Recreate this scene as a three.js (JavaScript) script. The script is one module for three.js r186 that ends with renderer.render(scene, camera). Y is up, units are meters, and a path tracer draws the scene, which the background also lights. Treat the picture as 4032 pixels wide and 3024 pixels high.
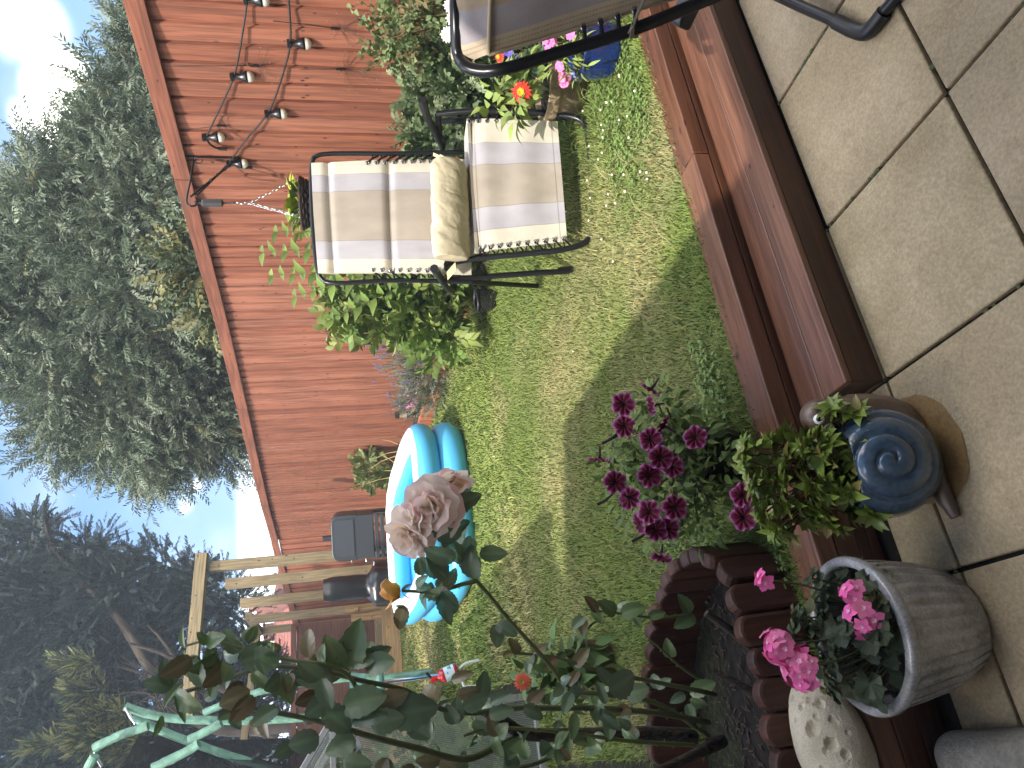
import * as THREE from 'three';
import { mergeGeometries, mergeVertices, toCreasedNormals } from 'three/addons/utils/BufferGeometryUtils.js';
import { RoundedBoxGeometry } from 'three/addons/geometries/RoundedBoxGeometry.js';

// ---------- camera, sky, sun, exposure ----------
const scene = new THREE.Scene();
const RAD = Math.PI / 180;
const camera = new THREE.PerspectiveCamera(56.8, 4 / 3, 0.05, 900);
camera.position.set(0, 1.61, 0);
camera.rotation.set(-11.5 * RAD, -25.5 * RAD, 0, 'YXZ');
camera.rotateZ(-92.7 * RAD);                       // the phone was held upright, the picture lies on its side
scene.add(camera);

const renderer = new THREE.WebGLRenderer({ antialias: true });
renderer.toneMapping = THREE.LinearToneMapping;
renderer.toneMappingExposure = 2.95;
renderer.shadowMap.enabled = true;

const SUN_DIR = new THREE.Vector3(-0.52, 0.79, 0.33).normalize();
const sun = new THREE.DirectionalLight(0xfff6ec, 2.15);
sun.position.copy(SUN_DIR).multiplyScalar(60).add(new THREE.Vector3(1, 0, -7));
sun.target.position.set(1, 0, -7); scene.add(sun.target);
sun.castShadow = true; sun.shadow.mapSize.set(4096, 4096);
Object.assign(sun.shadow.camera, { left: -26, right: 26, top: 26, bottom: -26, near: 1, far: 140 });
scene.add(sun);

// ---------- small maths ----------
function rng(seed) { let a = seed >>> 0; return () => { a = (a + 0x6D2B79F5) >>> 0; let t = a; t = Math.imul(t ^ (t >>> 15), t | 1); t ^= t + Math.imul(t ^ (t >>> 7), t | 61); return ((t ^ (t >>> 14)) >>> 0) / 4294967296; }; }
const hash2 = (x, y, s) => { let h = Math.imul(x, 374761393) ^ Math.imul(y, 668265263) ^ Math.imul(s, 974634779); h = Math.imul(h ^ (h >>> 13), 1274126177); h = Math.imul(h ^ (h >>> 16), 2246822519); return ((h ^ (h >>> 15)) >>> 0) / 4294967296; };
const mod = (a, n) => ((a % n) + n) % n;
function vn(x, y, px, py, s) {                      // periodic value noise
  const x0 = Math.floor(x), y0 = Math.floor(y); let fx = x - x0, fy = y - y0;
  fx = fx * fx * (3 - 2 * fx); fy = fy * fy * (3 - 2 * fy);
  const a = mod(x0, px), b = mod(x0 + 1, px), c = mod(y0, py), d = mod(y0 + 1, py);
  return (hash2(a, c, s) * (1 - fx) + hash2(b, c, s) * fx) * (1 - fy) + (hash2(a, d, s) * (1 - fx) + hash2(b, d, s) * fx) * fy;
}
function fbm(x, y, px, py, s, oct = 4) { let v = 0, a = 0.5, t = 0; for (let i = 0; i < oct; i++) { v += a * vn(x, y, px, py, s + i * 17); t += a; a *= 0.5; x *= 2; y *= 2; px *= 2; py *= 2; } return v / t; }
const noise = (x, y, s = 1, oct = 3) => fbm(x, y, 1 << 20, 1 << 20, s, oct);
const clamp = (x, a = 0, b = 1) => Math.min(b, Math.max(a, x));
const lerp = (a, b, t) => a + (b - a) * t;
const smooth = (a, b, x) => { const t = clamp((x - a) / (b - a)); return t * t * (3 - 2 * t); };
const V = (a) => new THREE.Vector3(a[0], a[1], a[2]);
const lawnY = (z) => 0.215 + 0.095 * (-2.25 - z);
const groundY = (x, z) => lawnY(z) + 0.03 * (noise(x * 0.9 + 9, z * 0.9, 5, 2) - 0.5);
const fenceX = (z) => 4.239 + (z + 3.232) * 0.0561;

scene.fog = new THREE.FogExp2(0xcfdff0, 0.0035);       // thin summer haze

// the sky: blue air and broken summer cloud, with extra cloud added out of view
{
  const W = 1024, Hh = 512, d = new Float32Array(W * Hh * 4);
  const puffs = [[[0.785,1.996,-0.734],0.05,1],[[0.76,2.021,-0.745],0.036,.95],[[0.748,1.984,-0.751],0.04,1],[[0.817,1.97,-0.718],0.032,.8],[[0.863,2.026,-0.696],0.06,.3],[[0.865,1.989,-0.695],0.04,.3],[[0.299,1.758,-0.965],0.022,.9],[[0.272,1.763,-0.978],0.03,1],[[0.244,1.762,-0.992],0.036,1],[[0.216,1.76,-1.005],0.038,1],[[0.182,1.765,-1.021],0.04,1],[[0.148,1.761,-1.037],0.045,1],[[0.109,1.76,-1.056],0.05,1],[[0.303,1.851,-0.963],0.018,.5],[[0.336,1.889,-0.948],0.016,.45],[[0.327,1.836,-0.952],0.016,.4]];
  const cl = puffs.map(([p, r, k]) => { const v = V(p); v.y -= 1.61; return [v.normalize(), r, k]; });
  const r = rng(77);
  for (let i = 0; i < 210; i++) {                     // extra unseen cloud, added in the other directions to brighten the shade
    const az = r() * Math.PI * 2, el = 0.12 + 1.2 * r() * r(); const v = new THREE.Vector3(Math.sin(az) * Math.cos(el), Math.sin(el), -Math.cos(az) * Math.cos(el));
    if (v.z < 0.1 && v.x > -0.5 && el < 1.0) continue;
    cl.push([v, 0.10 + 0.18 * r(), 0.95]);
  }
  for (let j = 0; j < Hh; j++) for (let i = 0; i < W; i++) {
    const phi = (i + 0.5) / W * Math.PI * 2, th = (j + 0.5) / Hh * Math.PI - Math.PI / 2;
    const x = -Math.cos(phi) * Math.cos(th), y = Math.sin(th), z = -Math.sin(phi) * Math.cos(th);
    const e = clamp(y, 0, 1), q = Math.pow(1 - e, 3);
    let R = lerp(0.055, 0.22, q), G = lerp(0.14, 0.34, q), B = lerp(0.32, 0.50, q);
    if (y < 0) { const k = smooth(0, -0.15, y); R = lerp(R, 0.24, k); G = lerp(G, 0.25, k); B = lerp(B, 0.20, k); }
    let c = 0;
    if (y > -0.02) {
      const n = fbm(x * 5 + 20, z * 5 + y * 9 + 20, 4096, 4096, 3, 5), n2 = fbm(x * 14 + 50, y * 18 + z * 14 + 50, 4096, 4096, 8, 4);
      for (const [v, rr, k] of cl) { const dx = (x - v.x), dy = (y - v.y) * 1.5, dz = (z - v.z), dd = Math.sqrt(dx * dx + dy * dy + dz * dz) / rr; if (dd < 2) c = Math.max(c, k * smooth(1.12, 0.5, dd + (n - 0.5) * 1.7 + (n2 - 0.5) * 0.8)); }
      c = Math.max(c, 0.05 * smooth(0.55, 0.8, n));
      const sh = 1.2 - 0.5 * smooth(0.42, 0.7, n2);
      R = lerp(R, 1.9 * sh, c); G = lerp(G, 1.84 * sh, c); B = lerp(B, 1.75 * sh, c);
    }
    const o = (j * W + i) * 4; d[o] = R; d[o + 1] = G; d[o + 2] = B; d[o + 3] = 1;
  }
  const t = new THREE.DataTexture(d, W, Hh, THREE.RGBAFormat, THREE.FloatType);
  t.mapping = THREE.EquirectangularReflectionMapping; t.magFilter = t.minFilter = THREE.LinearFilter; t.needsUpdate = true;
  scene.background = t; scene.environment = t;
  scene.backgroundIntensity = 1.1; scene.environmentIntensity = 1.1;
}

// ---------- textures ----------
function tex(w, h, fn, srgb = true) {
  const d = new Uint8Array(w * h * 4);
  for (let j = 0; j < h; j++) for (let i = 0; i < w; i++) { const c = fn(i / w, j / h), o = (j * w + i) * 4; const isA = Array.isArray(c); for (let k = 0; k < 3; k++) d[o + k] = clamp(isA ? c[k] : c) * 255; d[o + 3] = 255; }
  const t = new THREE.DataTexture(d, w, h); t.wrapS = t.wrapT = THREE.RepeatWrapping; t.magFilter = THREE.LinearFilter; t.minFilter = THREE.LinearMipmapLinearFilter; t.generateMipmaps = true;
  if (srgb) t.colorSpace = THREE.SRGBColorSpace; t.needsUpdate = true; return t;
}
// wood: grain runs along v; one tile is one metre
function woodValue(u, v, seed, knots) {
  let k = 0, bend = 0;
  for (const [ku, kv, kr] of knots) { let du = Math.abs(u - ku), dv = Math.abs(v - kv); du = Math.min(du, 1 - du); dv = Math.min(dv, 1 - dv); const dd = Math.hypot(du, dv * 0.55) / kr; if (dd < 4) { bend += Math.exp(-dd * dd * 0.6) * 0.35; k = Math.max(k, smooth(1.25, 0.7, dd)); } }
  const uu = u + 0.02 * fbm(u * 4, v * 3, 4, 3, seed + 5, 2);
  const g = fbm(uu * 64 + bend * 8, v * 3, 64, 3, seed, 4), f = fbm(uu * 180, v * 7, 180, 7, seed + 2, 2), b = fbm(u * 8, v * 2, 8, 2, seed + 3, 3);
  return [clamp(0.52 + 0.42 * (g - 0.5) + 0.22 * (f - 0.5) + 0.20 * (b - 0.5) + 0.36 - 0.42 * k), g * 0.7 + f * 0.3 - k * 0.3];
}
function woodTex(seed, nk) {
  const r = rng(seed), knots = []; for (let i = 0; i < nk; i++) knots.push([r(), r(), 0.004 + 0.006 * r()]);
  return [tex(512, 512, (u, v) => { const a = woodValue(u, v, seed, knots)[0]; return [a, a * 0.985, a * 0.96]; }), tex(512, 512, (u, v) => woodValue(u, v, seed, knots)[1], false)];
}
const [woodA, woodAb] = woodTex(11, 16), [woodB, woodBb] = woodTex(12, 8);
const speck = tex(512, 512, (u, v) => { const a = fbm(u * 160, v * 160, 160, 160, 31, 2), b = fbm(u * 5, v * 5, 5, 5, 32, 4), c = vn(u * 300, v * 300, 300, 300, 33), st = smooth(0.70, 0.82, fbm(u * 22, v * 22, 22, 22, 39, 3)); let g = 0.88 + 0.20 * (a - 0.5) + 0.24 * (b - 0.5) + (c > 0.975 ? 0.14 : c < 0.022 ? -0.3 : 0) - 0.05 * st; return [g, g * lerp(0.985, 1, b), g * lerp(0.93, 1.0, b)]; });
const speckB = tex(512, 512, (u, v) => fbm(u * 170, v * 170, 170, 170, 36, 3), false);
const blotch = tex(512, 512, (u, v) => { const b = fbm(u * 6, v * 6, 6, 6, 41, 5), a = fbm(u * 60, v * 60, 60, 60, 42, 3); const g = 0.74 + 0.34 * (b - 0.5) + 0.22 * (a - 0.5); return g; });
const blotchB = tex(256, 256, (u, v) => fbm(u * 24, v * 24, 24, 24, 43, 5), false);
const weave = tex(256, 256, (u, v) => { const a = 0.5 + 0.5 * Math.sin(u * Math.PI * 2 * 60) * Math.sin(v * Math.PI * 2 * 60), n = fbm(u * 8, v * 8, 8, 8, 51, 4); return 0.86 + 0.06 * a + 0.14 * (n - 0.5); });
const bark = tex(256, 512, (u, v) => { const a = fbm(u * 14, v * 4, 14, 4, 61, 5), b = fbm(u * 30, v * 12, 30, 12, 62, 3); return 0.25 + 0.9 * Math.abs(a - 0.5) * 2 * 0.7 + 0.35 * b; });
const soilT = tex(256, 256, (u, v) => { const a = fbm(u * 40, v * 40, 40, 40, 71, 4), b = fbm(u * 6, v * 6, 6, 6, 72, 3); const g = 0.25 + 0.8 * a * a + 0.3 * (b - 0.5); return [g, g * 0.94, g * 0.86]; });

function M(color, o = {}) {
  const { map, bump, bs = 0.002, rough = 0.8, metal = 0, phys, ...rest } = o;
  const m = phys ? new THREE.MeshPhysicalMaterial() : new THREE.MeshStandardMaterial();
  m.color.set(color); m.roughness = rough; m.metalness = metal;
  if (map) m.map = map; if (bump) { m.bumpMap = bump; m.bumpScale = bs; }
  if (phys) Object.assign(m, phys);
  Object.assign(m, rest); return m;
}

// ---------- building blocks ----------
const taken = {};
function numbered(n) { const k = taken[n] || 0; taken[n] = k + 1; return k ? n + '_' + String(k).padStart(3, '0') : n; }
function tag(o, label, category, group, kind) { o.userData.label = label; o.userData.category = category; if (group) o.userData.group = group; if (kind) o.userData.kind = kind; return o; }
function thing(name, label, category, pos = [0, 0, 0], turn = 0, group) { const o = new THREE.Group(); o.name = numbered(name); o.position.set(...pos); o.rotation.y = turn; tag(o, label, category, group); scene.add(o); return o; }
function structure(name, label, category) { const o = new THREE.Group(); o.name = numbered(name); tag(o, label, category, null, 'structure'); scene.add(o); return o; }
function part(name, geo, m, parent, pos, kind) { const o = new THREE.Mesh(Array.isArray(geo) ? join(geo) : geo, m); o.name = name; o.castShadow = o.receiveShadow = true; if (pos) o.position.set(...pos); if (kind) o.userData.kind = kind; parent.add(o); return o; }
function join(gs) {
  gs = gs.map((g) => g.index ? g.toNonIndexed() : g);
  const hasC = gs.some((g) => g.attributes.color);
  for (const g of gs) { if (!g.attributes.normal) g.computeVertexNormals(); if (!g.attributes.uv) g.setAttribute('uv', new THREE.BufferAttribute(new Float32Array(g.attributes.position.count * 2), 2)); for (const k of Object.keys(g.attributes)) if (!['position', 'normal', 'uv', 'color'].includes(k)) g.deleteAttribute(k); if (hasC && !g.attributes.color) g.setAttribute('color', new THREE.BufferAttribute(new Float32Array(g.attributes.position.count * 3).fill(1), 3)); }
  return gs.length === 1 ? gs[0] : mergeGeometries(gs, false);
}
// texture coordinates in metres from the face's own direction; grain = the axis the wood runs along
function metreUV(g, grain = 'y', ou = 0, ov = 0, sc = 1) {
  if (g.index) g = g.toNonIndexed();
  const p = g.attributes.position, n = g.attributes.normal, uv = new Float32Array(p.count * 2), ax = { x: 0, y: 1, z: 2 }[grain];
  for (let i = 0; i < p.count; i += 3) {
    let nx = 0, ny = 0, nz = 0; for (let k = 0; k < 3; k++) { nx += Math.abs(n.getX(i + k)); ny += Math.abs(n.getY(i + k)); nz += Math.abs(n.getZ(i + k)); }
    const dom = nx >= ny && nx >= nz ? 0 : ny >= nz ? 1 : 2;
    let a = [0, 1, 2].filter((q) => q !== dom); if (a[0] === ax) a = [a[1], a[0]];
    for (let k = 0; k < 3; k++) { const c = [p.getX(i + k), p.getY(i + k), p.getZ(i + k)]; uv[(i + k) * 2] = c[a[0]] * sc + ou; uv[(i + k) * 2 + 1] = c[a[1]] * sc + ov; }
  }
  g.setAttribute('uv', new THREE.BufferAttribute(uv, 2)); return g;
}
let seedUV = 1;
function box(w, h, d, x = 0, y = 0, z = 0, grain = 'y', bev = 0.004) {
  let g = bev ? new RoundedBoxGeometry(w, h, d, 1, Math.min(bev, w / 2.1, h / 2.1, d / 2.1)) : new THREE.BoxGeometry(w, h, d);
  g = metreUV(g, grain, hash2(seedUV, 3, 1) * 7, hash2(seedUV++, 5, 2) * 7); g.translate(x, y, z); return g;
}
// a bar with a rectangular section between two points
function bar(a, b, w, d, bev = 0.003) {
  const A = V(a), B = V(b), L = A.distanceTo(B); const g = box(w, L, d, 0, 0, 0, 'y', bev);
  const dir = B.clone().sub(A).normalize(); const up = Math.abs(dir.y) > 0.98 ? new THREE.Vector3(0, 0, 1) : new THREE.Vector3(0, 1, 0);
  const x = new THREE.Vector3().crossVectors(dir, up).normalize(), z = new THREE.Vector3().crossVectors(x, dir);
  g.applyMatrix4(new THREE.Matrix4().makeBasis(x, dir, z).setPosition(A.add(B).multiplyScalar(0.5))); return g;
}
function tube(pts, r, seg = 0, rad = 8, r1 = r, closed = false) {
  const P = pts.map((p) => Array.isArray(p) ? V(p) : p);
  const c = P.length === 2 ? new THREE.LineCurve3(P[0], P[1]) : new THREE.CatmullRomCurve3(P, closed, 'centripetal');
  seg = seg || Math.max(2, (P.length - 1) * 5); if (P.length === 2 && r === r1) seg = 1;
  const g = new THREE.TubeGeometry(c, seg, r, rad, closed);
  if (r1 !== r) { const p = g.attributes.position; for (let i = 0; i <= seg; i++) { const o = c.getPointAt(i / seg), k = lerp(1, r1 / r, i / seg); for (let j = 0; j <= rad; j++) { const q = i * (rad + 1) + j; p.setXYZ(q, o.x + (p.getX(q) - o.x) * k, o.y + (p.getY(q) - o.y) * k, o.z + (p.getZ(q) - o.z) * k); } } }
  if (!closed) { const caps = []; for (const e of [0, 1]) { if ((e ? r1 : r) < 0.002) continue; const s = new THREE.CircleGeometry(e ? r1 : r, rad); const t = c.getTangentAt(e).multiplyScalar(e ? 1 : -1); s.applyQuaternion(new THREE.Quaternion().setFromUnitVectors(new THREE.Vector3(0, 0, 1), t)); const o = c.getPointAt(e); s.translate(o.x, o.y, o.z); caps.push(s); } return join([g, ...caps]); }
  return g.toNonIndexed();
}
const lathe = (pts, seg = 32) => new THREE.LatheGeometry(pts.map(([x, y]) => new THREE.Vector2(x, y)), seg).toNonIndexed();
function place(g, pos, rx = 0, ry = 0, rz = 0, s = 1) { g.applyMatrix4(new THREE.Matrix4().compose(V(pos), new THREE.Quaternion().setFromEuler(new THREE.Euler(rx, ry, rz, 'YXZ')), Array.isArray(s) ? V(s) : new THREE.Vector3(s, s, s))); return g; }

// leaves: a folded, curling blade in n strips; list of {p, d (along), n (up), l, w, c}
const SHAPES = { oval: [0, 0.62, 1, 0.86, 0.45, 0], lance: [0.05, 0.75, 1, 0.7, 0], lobed: [0.1, 0.9, 0.55, 1, 0.5, 0.7, 0], round: [0.2, 0.95, 1, 0.8, 0], wide: [0.15, 1, 0.85, 0.4, 0], strap: [0.8, 1, 0.9, 0] };
function leafGeo(list, shape = 'oval', fold = 0.25, curl = 0.35) {
  const S = SHAPES[shape], n = S.length, tri = list.length * (n - 1) * 4;
  const pos = new Float32Array(tri * 9), nor = new Float32Array(tri * 9), col = new Float32Array(tri * 9), uv = new Float32Array(tri * 6); let o = 0;
  const pt = [], nm = []; for (let i = 0; i < n * 3; i++) { pt.push(new THREE.Vector3()); nm.push(new THREE.Vector3()); }
  const side = new THREE.Vector3(), up = new THREE.Vector3(), dir = new THREE.Vector3();
  for (const L of list) {
    dir.copy(L.d).normalize(); side.crossVectors(dir, L.n).normalize(); up.crossVectors(side, dir).normalize();
    const f = L.fold ?? fold, k = L.curl ?? curl;
    for (let i = 0; i < n; i++) {
      const t = i / (n - 1), a = -k * t * t * 1.2, along = t * L.l * (1 - 0.12 * Math.abs(k)), drop = Math.sin(a) * L.l * t * 0.55, w = S[i] * L.w * 0.5;
      for (let s = -1; s <= 1; s++) { const q = pt[i * 3 + s + 1]; q.copy(L.p).addScaledVector(dir, along).addScaledVector(up, drop + Math.abs(s) * w * f).addScaledVector(side, s * w); nm[i * 3 + s + 1].copy(up).addScaledVector(dir, -a * 0.9).addScaledVector(side, -s * f).normalize(); }
    }
    const c = L.c || [1, 1, 1];
    for (let i = 0; i < n - 1; i++) for (let s = 0; s < 2; s++) {
      const a = i * 3 + s, b = a + 1, e = a + 3, h = b + 3;
      for (const [q, tu, tv] of [[a, s / 2, i], [b, (s + 1) / 2, i], [h, (s + 1) / 2, i + 1], [a, s / 2, i], [h, (s + 1) / 2, i + 1], [e, s / 2, i + 1]]) { pos[o * 3] = pt[q].x; pos[o * 3 + 1] = pt[q].y; pos[o * 3 + 2] = pt[q].z; nor[o * 3] = nm[q].x; nor[o * 3 + 1] = nm[q].y; nor[o * 3 + 2] = nm[q].z; col[o * 3] = c[0]; col[o * 3 + 1] = c[1]; col[o * 3 + 2] = c[2]; uv[o * 2] = tu; uv[o * 2 + 1] = tv / (n - 1); o++; }
    }
  }
  const g = new THREE.BufferGeometry(); g.setAttribute('position', new THREE.BufferAttribute(pos, 3)); g.setAttribute('normal', new THREE.BufferAttribute(nor, 3)); g.setAttribute('uv', new THREE.BufferAttribute(uv, 2)); g.setAttribute('color', new THREE.BufferAttribute(col, 3)); return g;
}
const tint = (c, r, k = 0.3) => { const s = 1 + k * (r() - 0.5) * 2, h = k * 0.35 * (r() - 0.5); return [c[0] * s * (1 + h), c[1] * s, c[2] * s * (1 - h)]; };
const rdir = (r) => { const z = r() * 2 - 1, a = r() * Math.PI * 2, q = Math.sqrt(1 - z * z); return new THREE.Vector3(q * Math.cos(a), z, q * Math.sin(a)); };
const leafMat = (rough = 0.5, tr = 0.25) => M(0xffffff, { rough, vertexColors: true, side: THREE.DoubleSide, phys: { transmission: tr, thickness: 0, specularIntensity: 0.5 } });
const LEAF = leafMat(0.55), PETAL = leafMat(0.75, 0.12), GLOSSLEAF = M(0xffffff, { rough: 0.3, vertexColors: true, side: THREE.DoubleSide, phys: { transmission: 0.2, thickness: 0 } });
const instanced = (geo, m, list, name, parent, kind) => {     // list of [Matrix4, colour triple]
  const o = new THREE.InstancedMesh(geo, m, list.length); o.name = name; o.castShadow = o.receiveShadow = true; const c = new THREE.Color();
  list.forEach(([mx, k], i) => { o.setMatrixAt(i, mx); o.setColorAt(i, c.setRGB(...k)); }); if (kind) o.userData.kind = kind; parent.add(o); return o;
};
const frame = (p, dir, up, s) => { const d = dir.clone().normalize(), x = new THREE.Vector3().crossVectors(d, up).normalize(), u = new THREE.Vector3().crossVectors(x, d); return new THREE.Matrix4().makeBasis(x.multiplyScalar(s), d.multiplyScalar(s), u.multiplyScalar(s)).setPosition(p); };
// ---------- ground, patio, timber step and retaining wall ----------
{
  const g = new THREE.PlaneGeometry(900, 900); g.rotateX(-Math.PI / 2); metreUV(g, 'z', 0, 0, 0.2);
  const o = structure('ground', 'bare earth the gardens stand on', 'ground'); part('earth', g, M(0x6b5f45, { map: soilT, rough: 1 }), o, [0, -0.09, 0]);
}
{
  const patio = structure('patio', 'buff concrete slab patio in front of the timber step', 'patio');
  const bed = new THREE.PlaneGeometry(7.2, 5.4); bed.rotateX(-Math.PI / 2);
  part('jointing_sand', metreUV(bed), M(0x3a332a, { map: soilT, rough: 1 }), patio, [2.0, -0.016, 0.62]);
  const mats = [0xb5a488, 0xac9c83, 0xbaaa8d, 0xae9d80].map((c, i) => M(c, { map: speck, bump: speckB, bs: 0.0022, rough: 0.86 + 0.02 * i }));
  const r = rng(5), zl = [-2.02, -1.80, -1.20, -0.60, 0.0, 0.6], G = {};
  for (let k = -2; k < 7; k++) for (let j = 0; j < zl.length - 1; j++) {
    const x0 = 0.81 + 0.597 * k, d = zl[j + 1] - zl[j]; if (j === 0 && k > -1) { if (k > 0) continue; }
    if (x0 < -1.4) continue;
    const key = d.toFixed(2) + (r() * 3 | 0), w = 0.588;
    G[key] = G[key] || (() => {
      let q = new RoundedBoxGeometry(w, 0.04, d - 0.009, 2, 0.006); const p = q.attributes.position; const s = r() * 50 | 0;
      for (let i = 0; i < p.count; i++) { const ex = Math.abs(p.getX(i)) > w / 2 - 0.012 ? 1 : 0, ez = Math.abs(p.getZ(i)) > d / 2 - 0.016 ? 1 : 0; if (ex) p.setX(i, p.getX(i) - Math.sign(p.getX(i)) * 0.003 * noise(p.getZ(i) * 30, s, 3)); if (ez) p.setZ(i, p.getZ(i) - Math.sign(p.getZ(i)) * 0.003 * noise(p.getX(i) * 30, s, 4)); }
      return metreUV(q, 'z', r() * 3, r() * 3, 1.0);
    })();
    const m = part('slab', G[key], mats[r() * 4 | 0], patio, [x0 + w / 2 + 0.004, -0.02 + 0.0015 * (r() - 0.5), (zl[j] + zl[j + 1]) / 2]);
    m.rotation.set(0.002 * (r() - 0.5), 0.003 * (r() - 0.5), 0.002 * (r() - 0.5));
  }
  // moss and grit lying in the joints
  const moss = []; for (let i = 0; i < 420; i++) { const along = r() < 0.5; const x = along ? 0.81 + 0.597 * (Math.floor(r() * 6) - 1) + (r() - 0.5) * 0.012 : -0.4 + r() * 3.6, z = along ? -0.9 - r() * 0.95 : [-1.2, -1.8][r() * 2 | 0] + (r() - 0.5) * 0.012; if (z < -1.5 && !along || noise(x * 3, z * 3, 9) < 0.52) continue; const s = 0.004 + 0.005 * r(); const k = new THREE.IcosahedronGeometry(s, 0); k.scale(1.3, 0.5, 1.3); k.translate(x, -0.004 + 0.001 * r(), z); moss.push(k); }
  part('moss', moss, M(0x4b5236, { rough: 1 }), patio, null, 'stuff');
}
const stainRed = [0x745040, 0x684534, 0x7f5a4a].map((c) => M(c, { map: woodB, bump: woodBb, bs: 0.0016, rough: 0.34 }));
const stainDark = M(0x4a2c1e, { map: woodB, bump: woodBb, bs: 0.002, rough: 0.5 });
{
  const st = thing('timber_step', 'dark red stained timber step lying along the patio edge', 'step', [0, 0, 0]);
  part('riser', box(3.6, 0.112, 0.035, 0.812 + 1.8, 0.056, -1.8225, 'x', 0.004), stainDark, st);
  part('tread_board', box(3.602, 0.026, 0.125, 0.811 + 1.801, 0.125, -1.866, 'x', 0.006), stainRed[2], st);
  part('tread_board', box(3.6, 0.024, 0.136, 0.812 + 1.8, 0.1235, -2.0, 'x', 0.007), stainRed[0], st);
  part('end_board', box(0.03, 0.11, 0.218, 0.83, 0.055, -1.952, 'z', 0.003), stainDark, st);
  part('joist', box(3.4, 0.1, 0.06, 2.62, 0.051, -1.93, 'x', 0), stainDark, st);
}
{
  const w = thing('retaining_wall', 'low retaining wall of stacked red stained timbers holding the lawn', 'wall', [0, 0, 0]);
  const seg = [[-1.3, 0.62], [0.622, 2.02], [2.022, 4.35]];
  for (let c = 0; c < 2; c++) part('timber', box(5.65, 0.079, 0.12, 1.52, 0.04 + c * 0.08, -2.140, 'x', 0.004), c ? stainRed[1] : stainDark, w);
  seg.forEach(([a, b], i) => part('timber', box(b - a - 0.002, 0.074, 0.155, (a + b) / 2, 0.199, -2.155 + 0.001 * i, 'x', 0.008), stainRed[(i + 2) % 3], w));
}
// ---------- lawn ----------
const dryAt = (x, z) => { let d = 0.8 * smooth(0.54, 0.74, noise(x * 1.3 + 3, z * 1.1, 21, 4)); for (const [px, pz, r, k] of [[2.3, -3.2, 0.55, 0.8], [1.9, -3.9, 0.6, 0.9], [1.35, -4.3, 0.5, 0.8], [1.2, -3.0, 0.6, 0.7], [0.9, -5.5, 0.7, 0.8], [0.9, -10.3, 1.2, 1], [2.4, -4.6, 0.4, 0.5], [0.6, -4.4, 0.5, 0.6]]) { const q = ((x - px) ** 2 + (z - pz) ** 2) / (r * r); d = Math.max(d, k * Math.exp(-q) * (0.45 + 0.9 * noise(x * 6, z * 6, 25, 2))); } return clamp(d); };
{
  const lawn = structure('lawn', 'patchy lawn sloping up from the timber wall to the deck', 'lawn');
  const g = new THREE.PlaneGeometry(9.6, 15.6, 96, 156); g.rotateX(-Math.PI / 2); g.translate(0, 0, -10.04);
  const p = g.attributes.position, c = new Float32Array(p.count * 3);
  for (let i = 0; i < p.count; i++) { const x = p.getX(i), z = p.getZ(i); p.setY(i, groundY(x, z) - 0.012); const d = dryAt(x, z), n = noise(x * 9, z * 9, 7, 3); c[i * 3] = lerp(0.055, 0.20, d) * (0.7 + 0.6 * n); c[i * 3 + 1] = lerp(0.075, 0.155, d) * (0.7 + 0.6 * n); c[i * 3 + 2] = lerp(0.022, 0.075, d) * (0.7 + 0.6 * n); }
  g.setAttribute('color', new THREE.BufferAttribute(c, 3)); g.computeVertexNormals();
  const uv = g.attributes.uv; for (let i = 0; i < p.count; i++) uv.setXY(i, p.getX(i) * 2, p.getZ(i) * 2);
  part('turf', g, M(0xffffff, { map: soilT, bump: blotchB, bs: 0.01, rough: 1, vertexColors: true }), lawn);
}
// ---------- fences ----------
const railTop = (z) => { const T = [[-1, 2.86], [-3.2, 2.952], [-5.6, 3.05], [-7.4, 3.14], [-10.3, 3.33], [-12.3, 3.456], [-14.2, 3.54], [-20, 3.8]]; for (let i = 0; i < T.length - 1; i++) if (z <= T[i][0] && z >= T[i + 1][0]) return lerp(T[i][1], T[i + 1][1], (z - T[i][0]) / (T[i + 1][0] - T[i][0])); return 2.86; };
const fenceTones = [0x965c45, 0x9e644d, 0x8c543f, 0x996049, 0xa16953].map((c, i) => M(c, { map: i % 2 ? woodA : woodB, bump: i % 2 ? woodAb : woodBb, bs: 0.0012, rough: 0.78 }));
const shadeBrown = M(0x6a4638, { map: woodB, bump: woodBb, bs: 0.0012, rough: 0.8 });  // end fence brown, darkened in the colour to stand in for shade
const railMat = M(0x8f5843, { map: woodB, bump: woodBb, bs: 0.0012, rough: 0.75 });
function shiplapBoard(h, ou, ov, w = 0.1447) {          // stands up y and faces -x: proud bevelled edge at +z, groove and tongue between boards
  const P = [[0.004, w / 2 + 0.022], [0.002, w / 2 + 0.022], [0.002, w / 2 - 0.002], [-0.004, w / 2 - 0.003], [-0.021, w / 2 - 0.009], [-0.0235, w / 2 - 0.013], [-0.013, -w / 2 + 0.015], [-0.011, -w / 2 + 0.012], [0, -w / 2 + 0.012]], pos = [], n = P.length;
  for (let i = 0; i < n; i++) { const [x0, z0] = P[i], [x1, z1] = P[(i + 1) % n]; pos.push(x0, 0, z0, x0, h, z0, x1, h, z1, x0, 0, z0, x1, h, z1, x1, 0, z1); }
  const g = new THREE.BufferGeometry(); g.setAttribute('position', new THREE.Float32BufferAttribute(pos, 3)); g.computeVertexNormals(); return metreUV(g, 'y', ou, ov);
}
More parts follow.
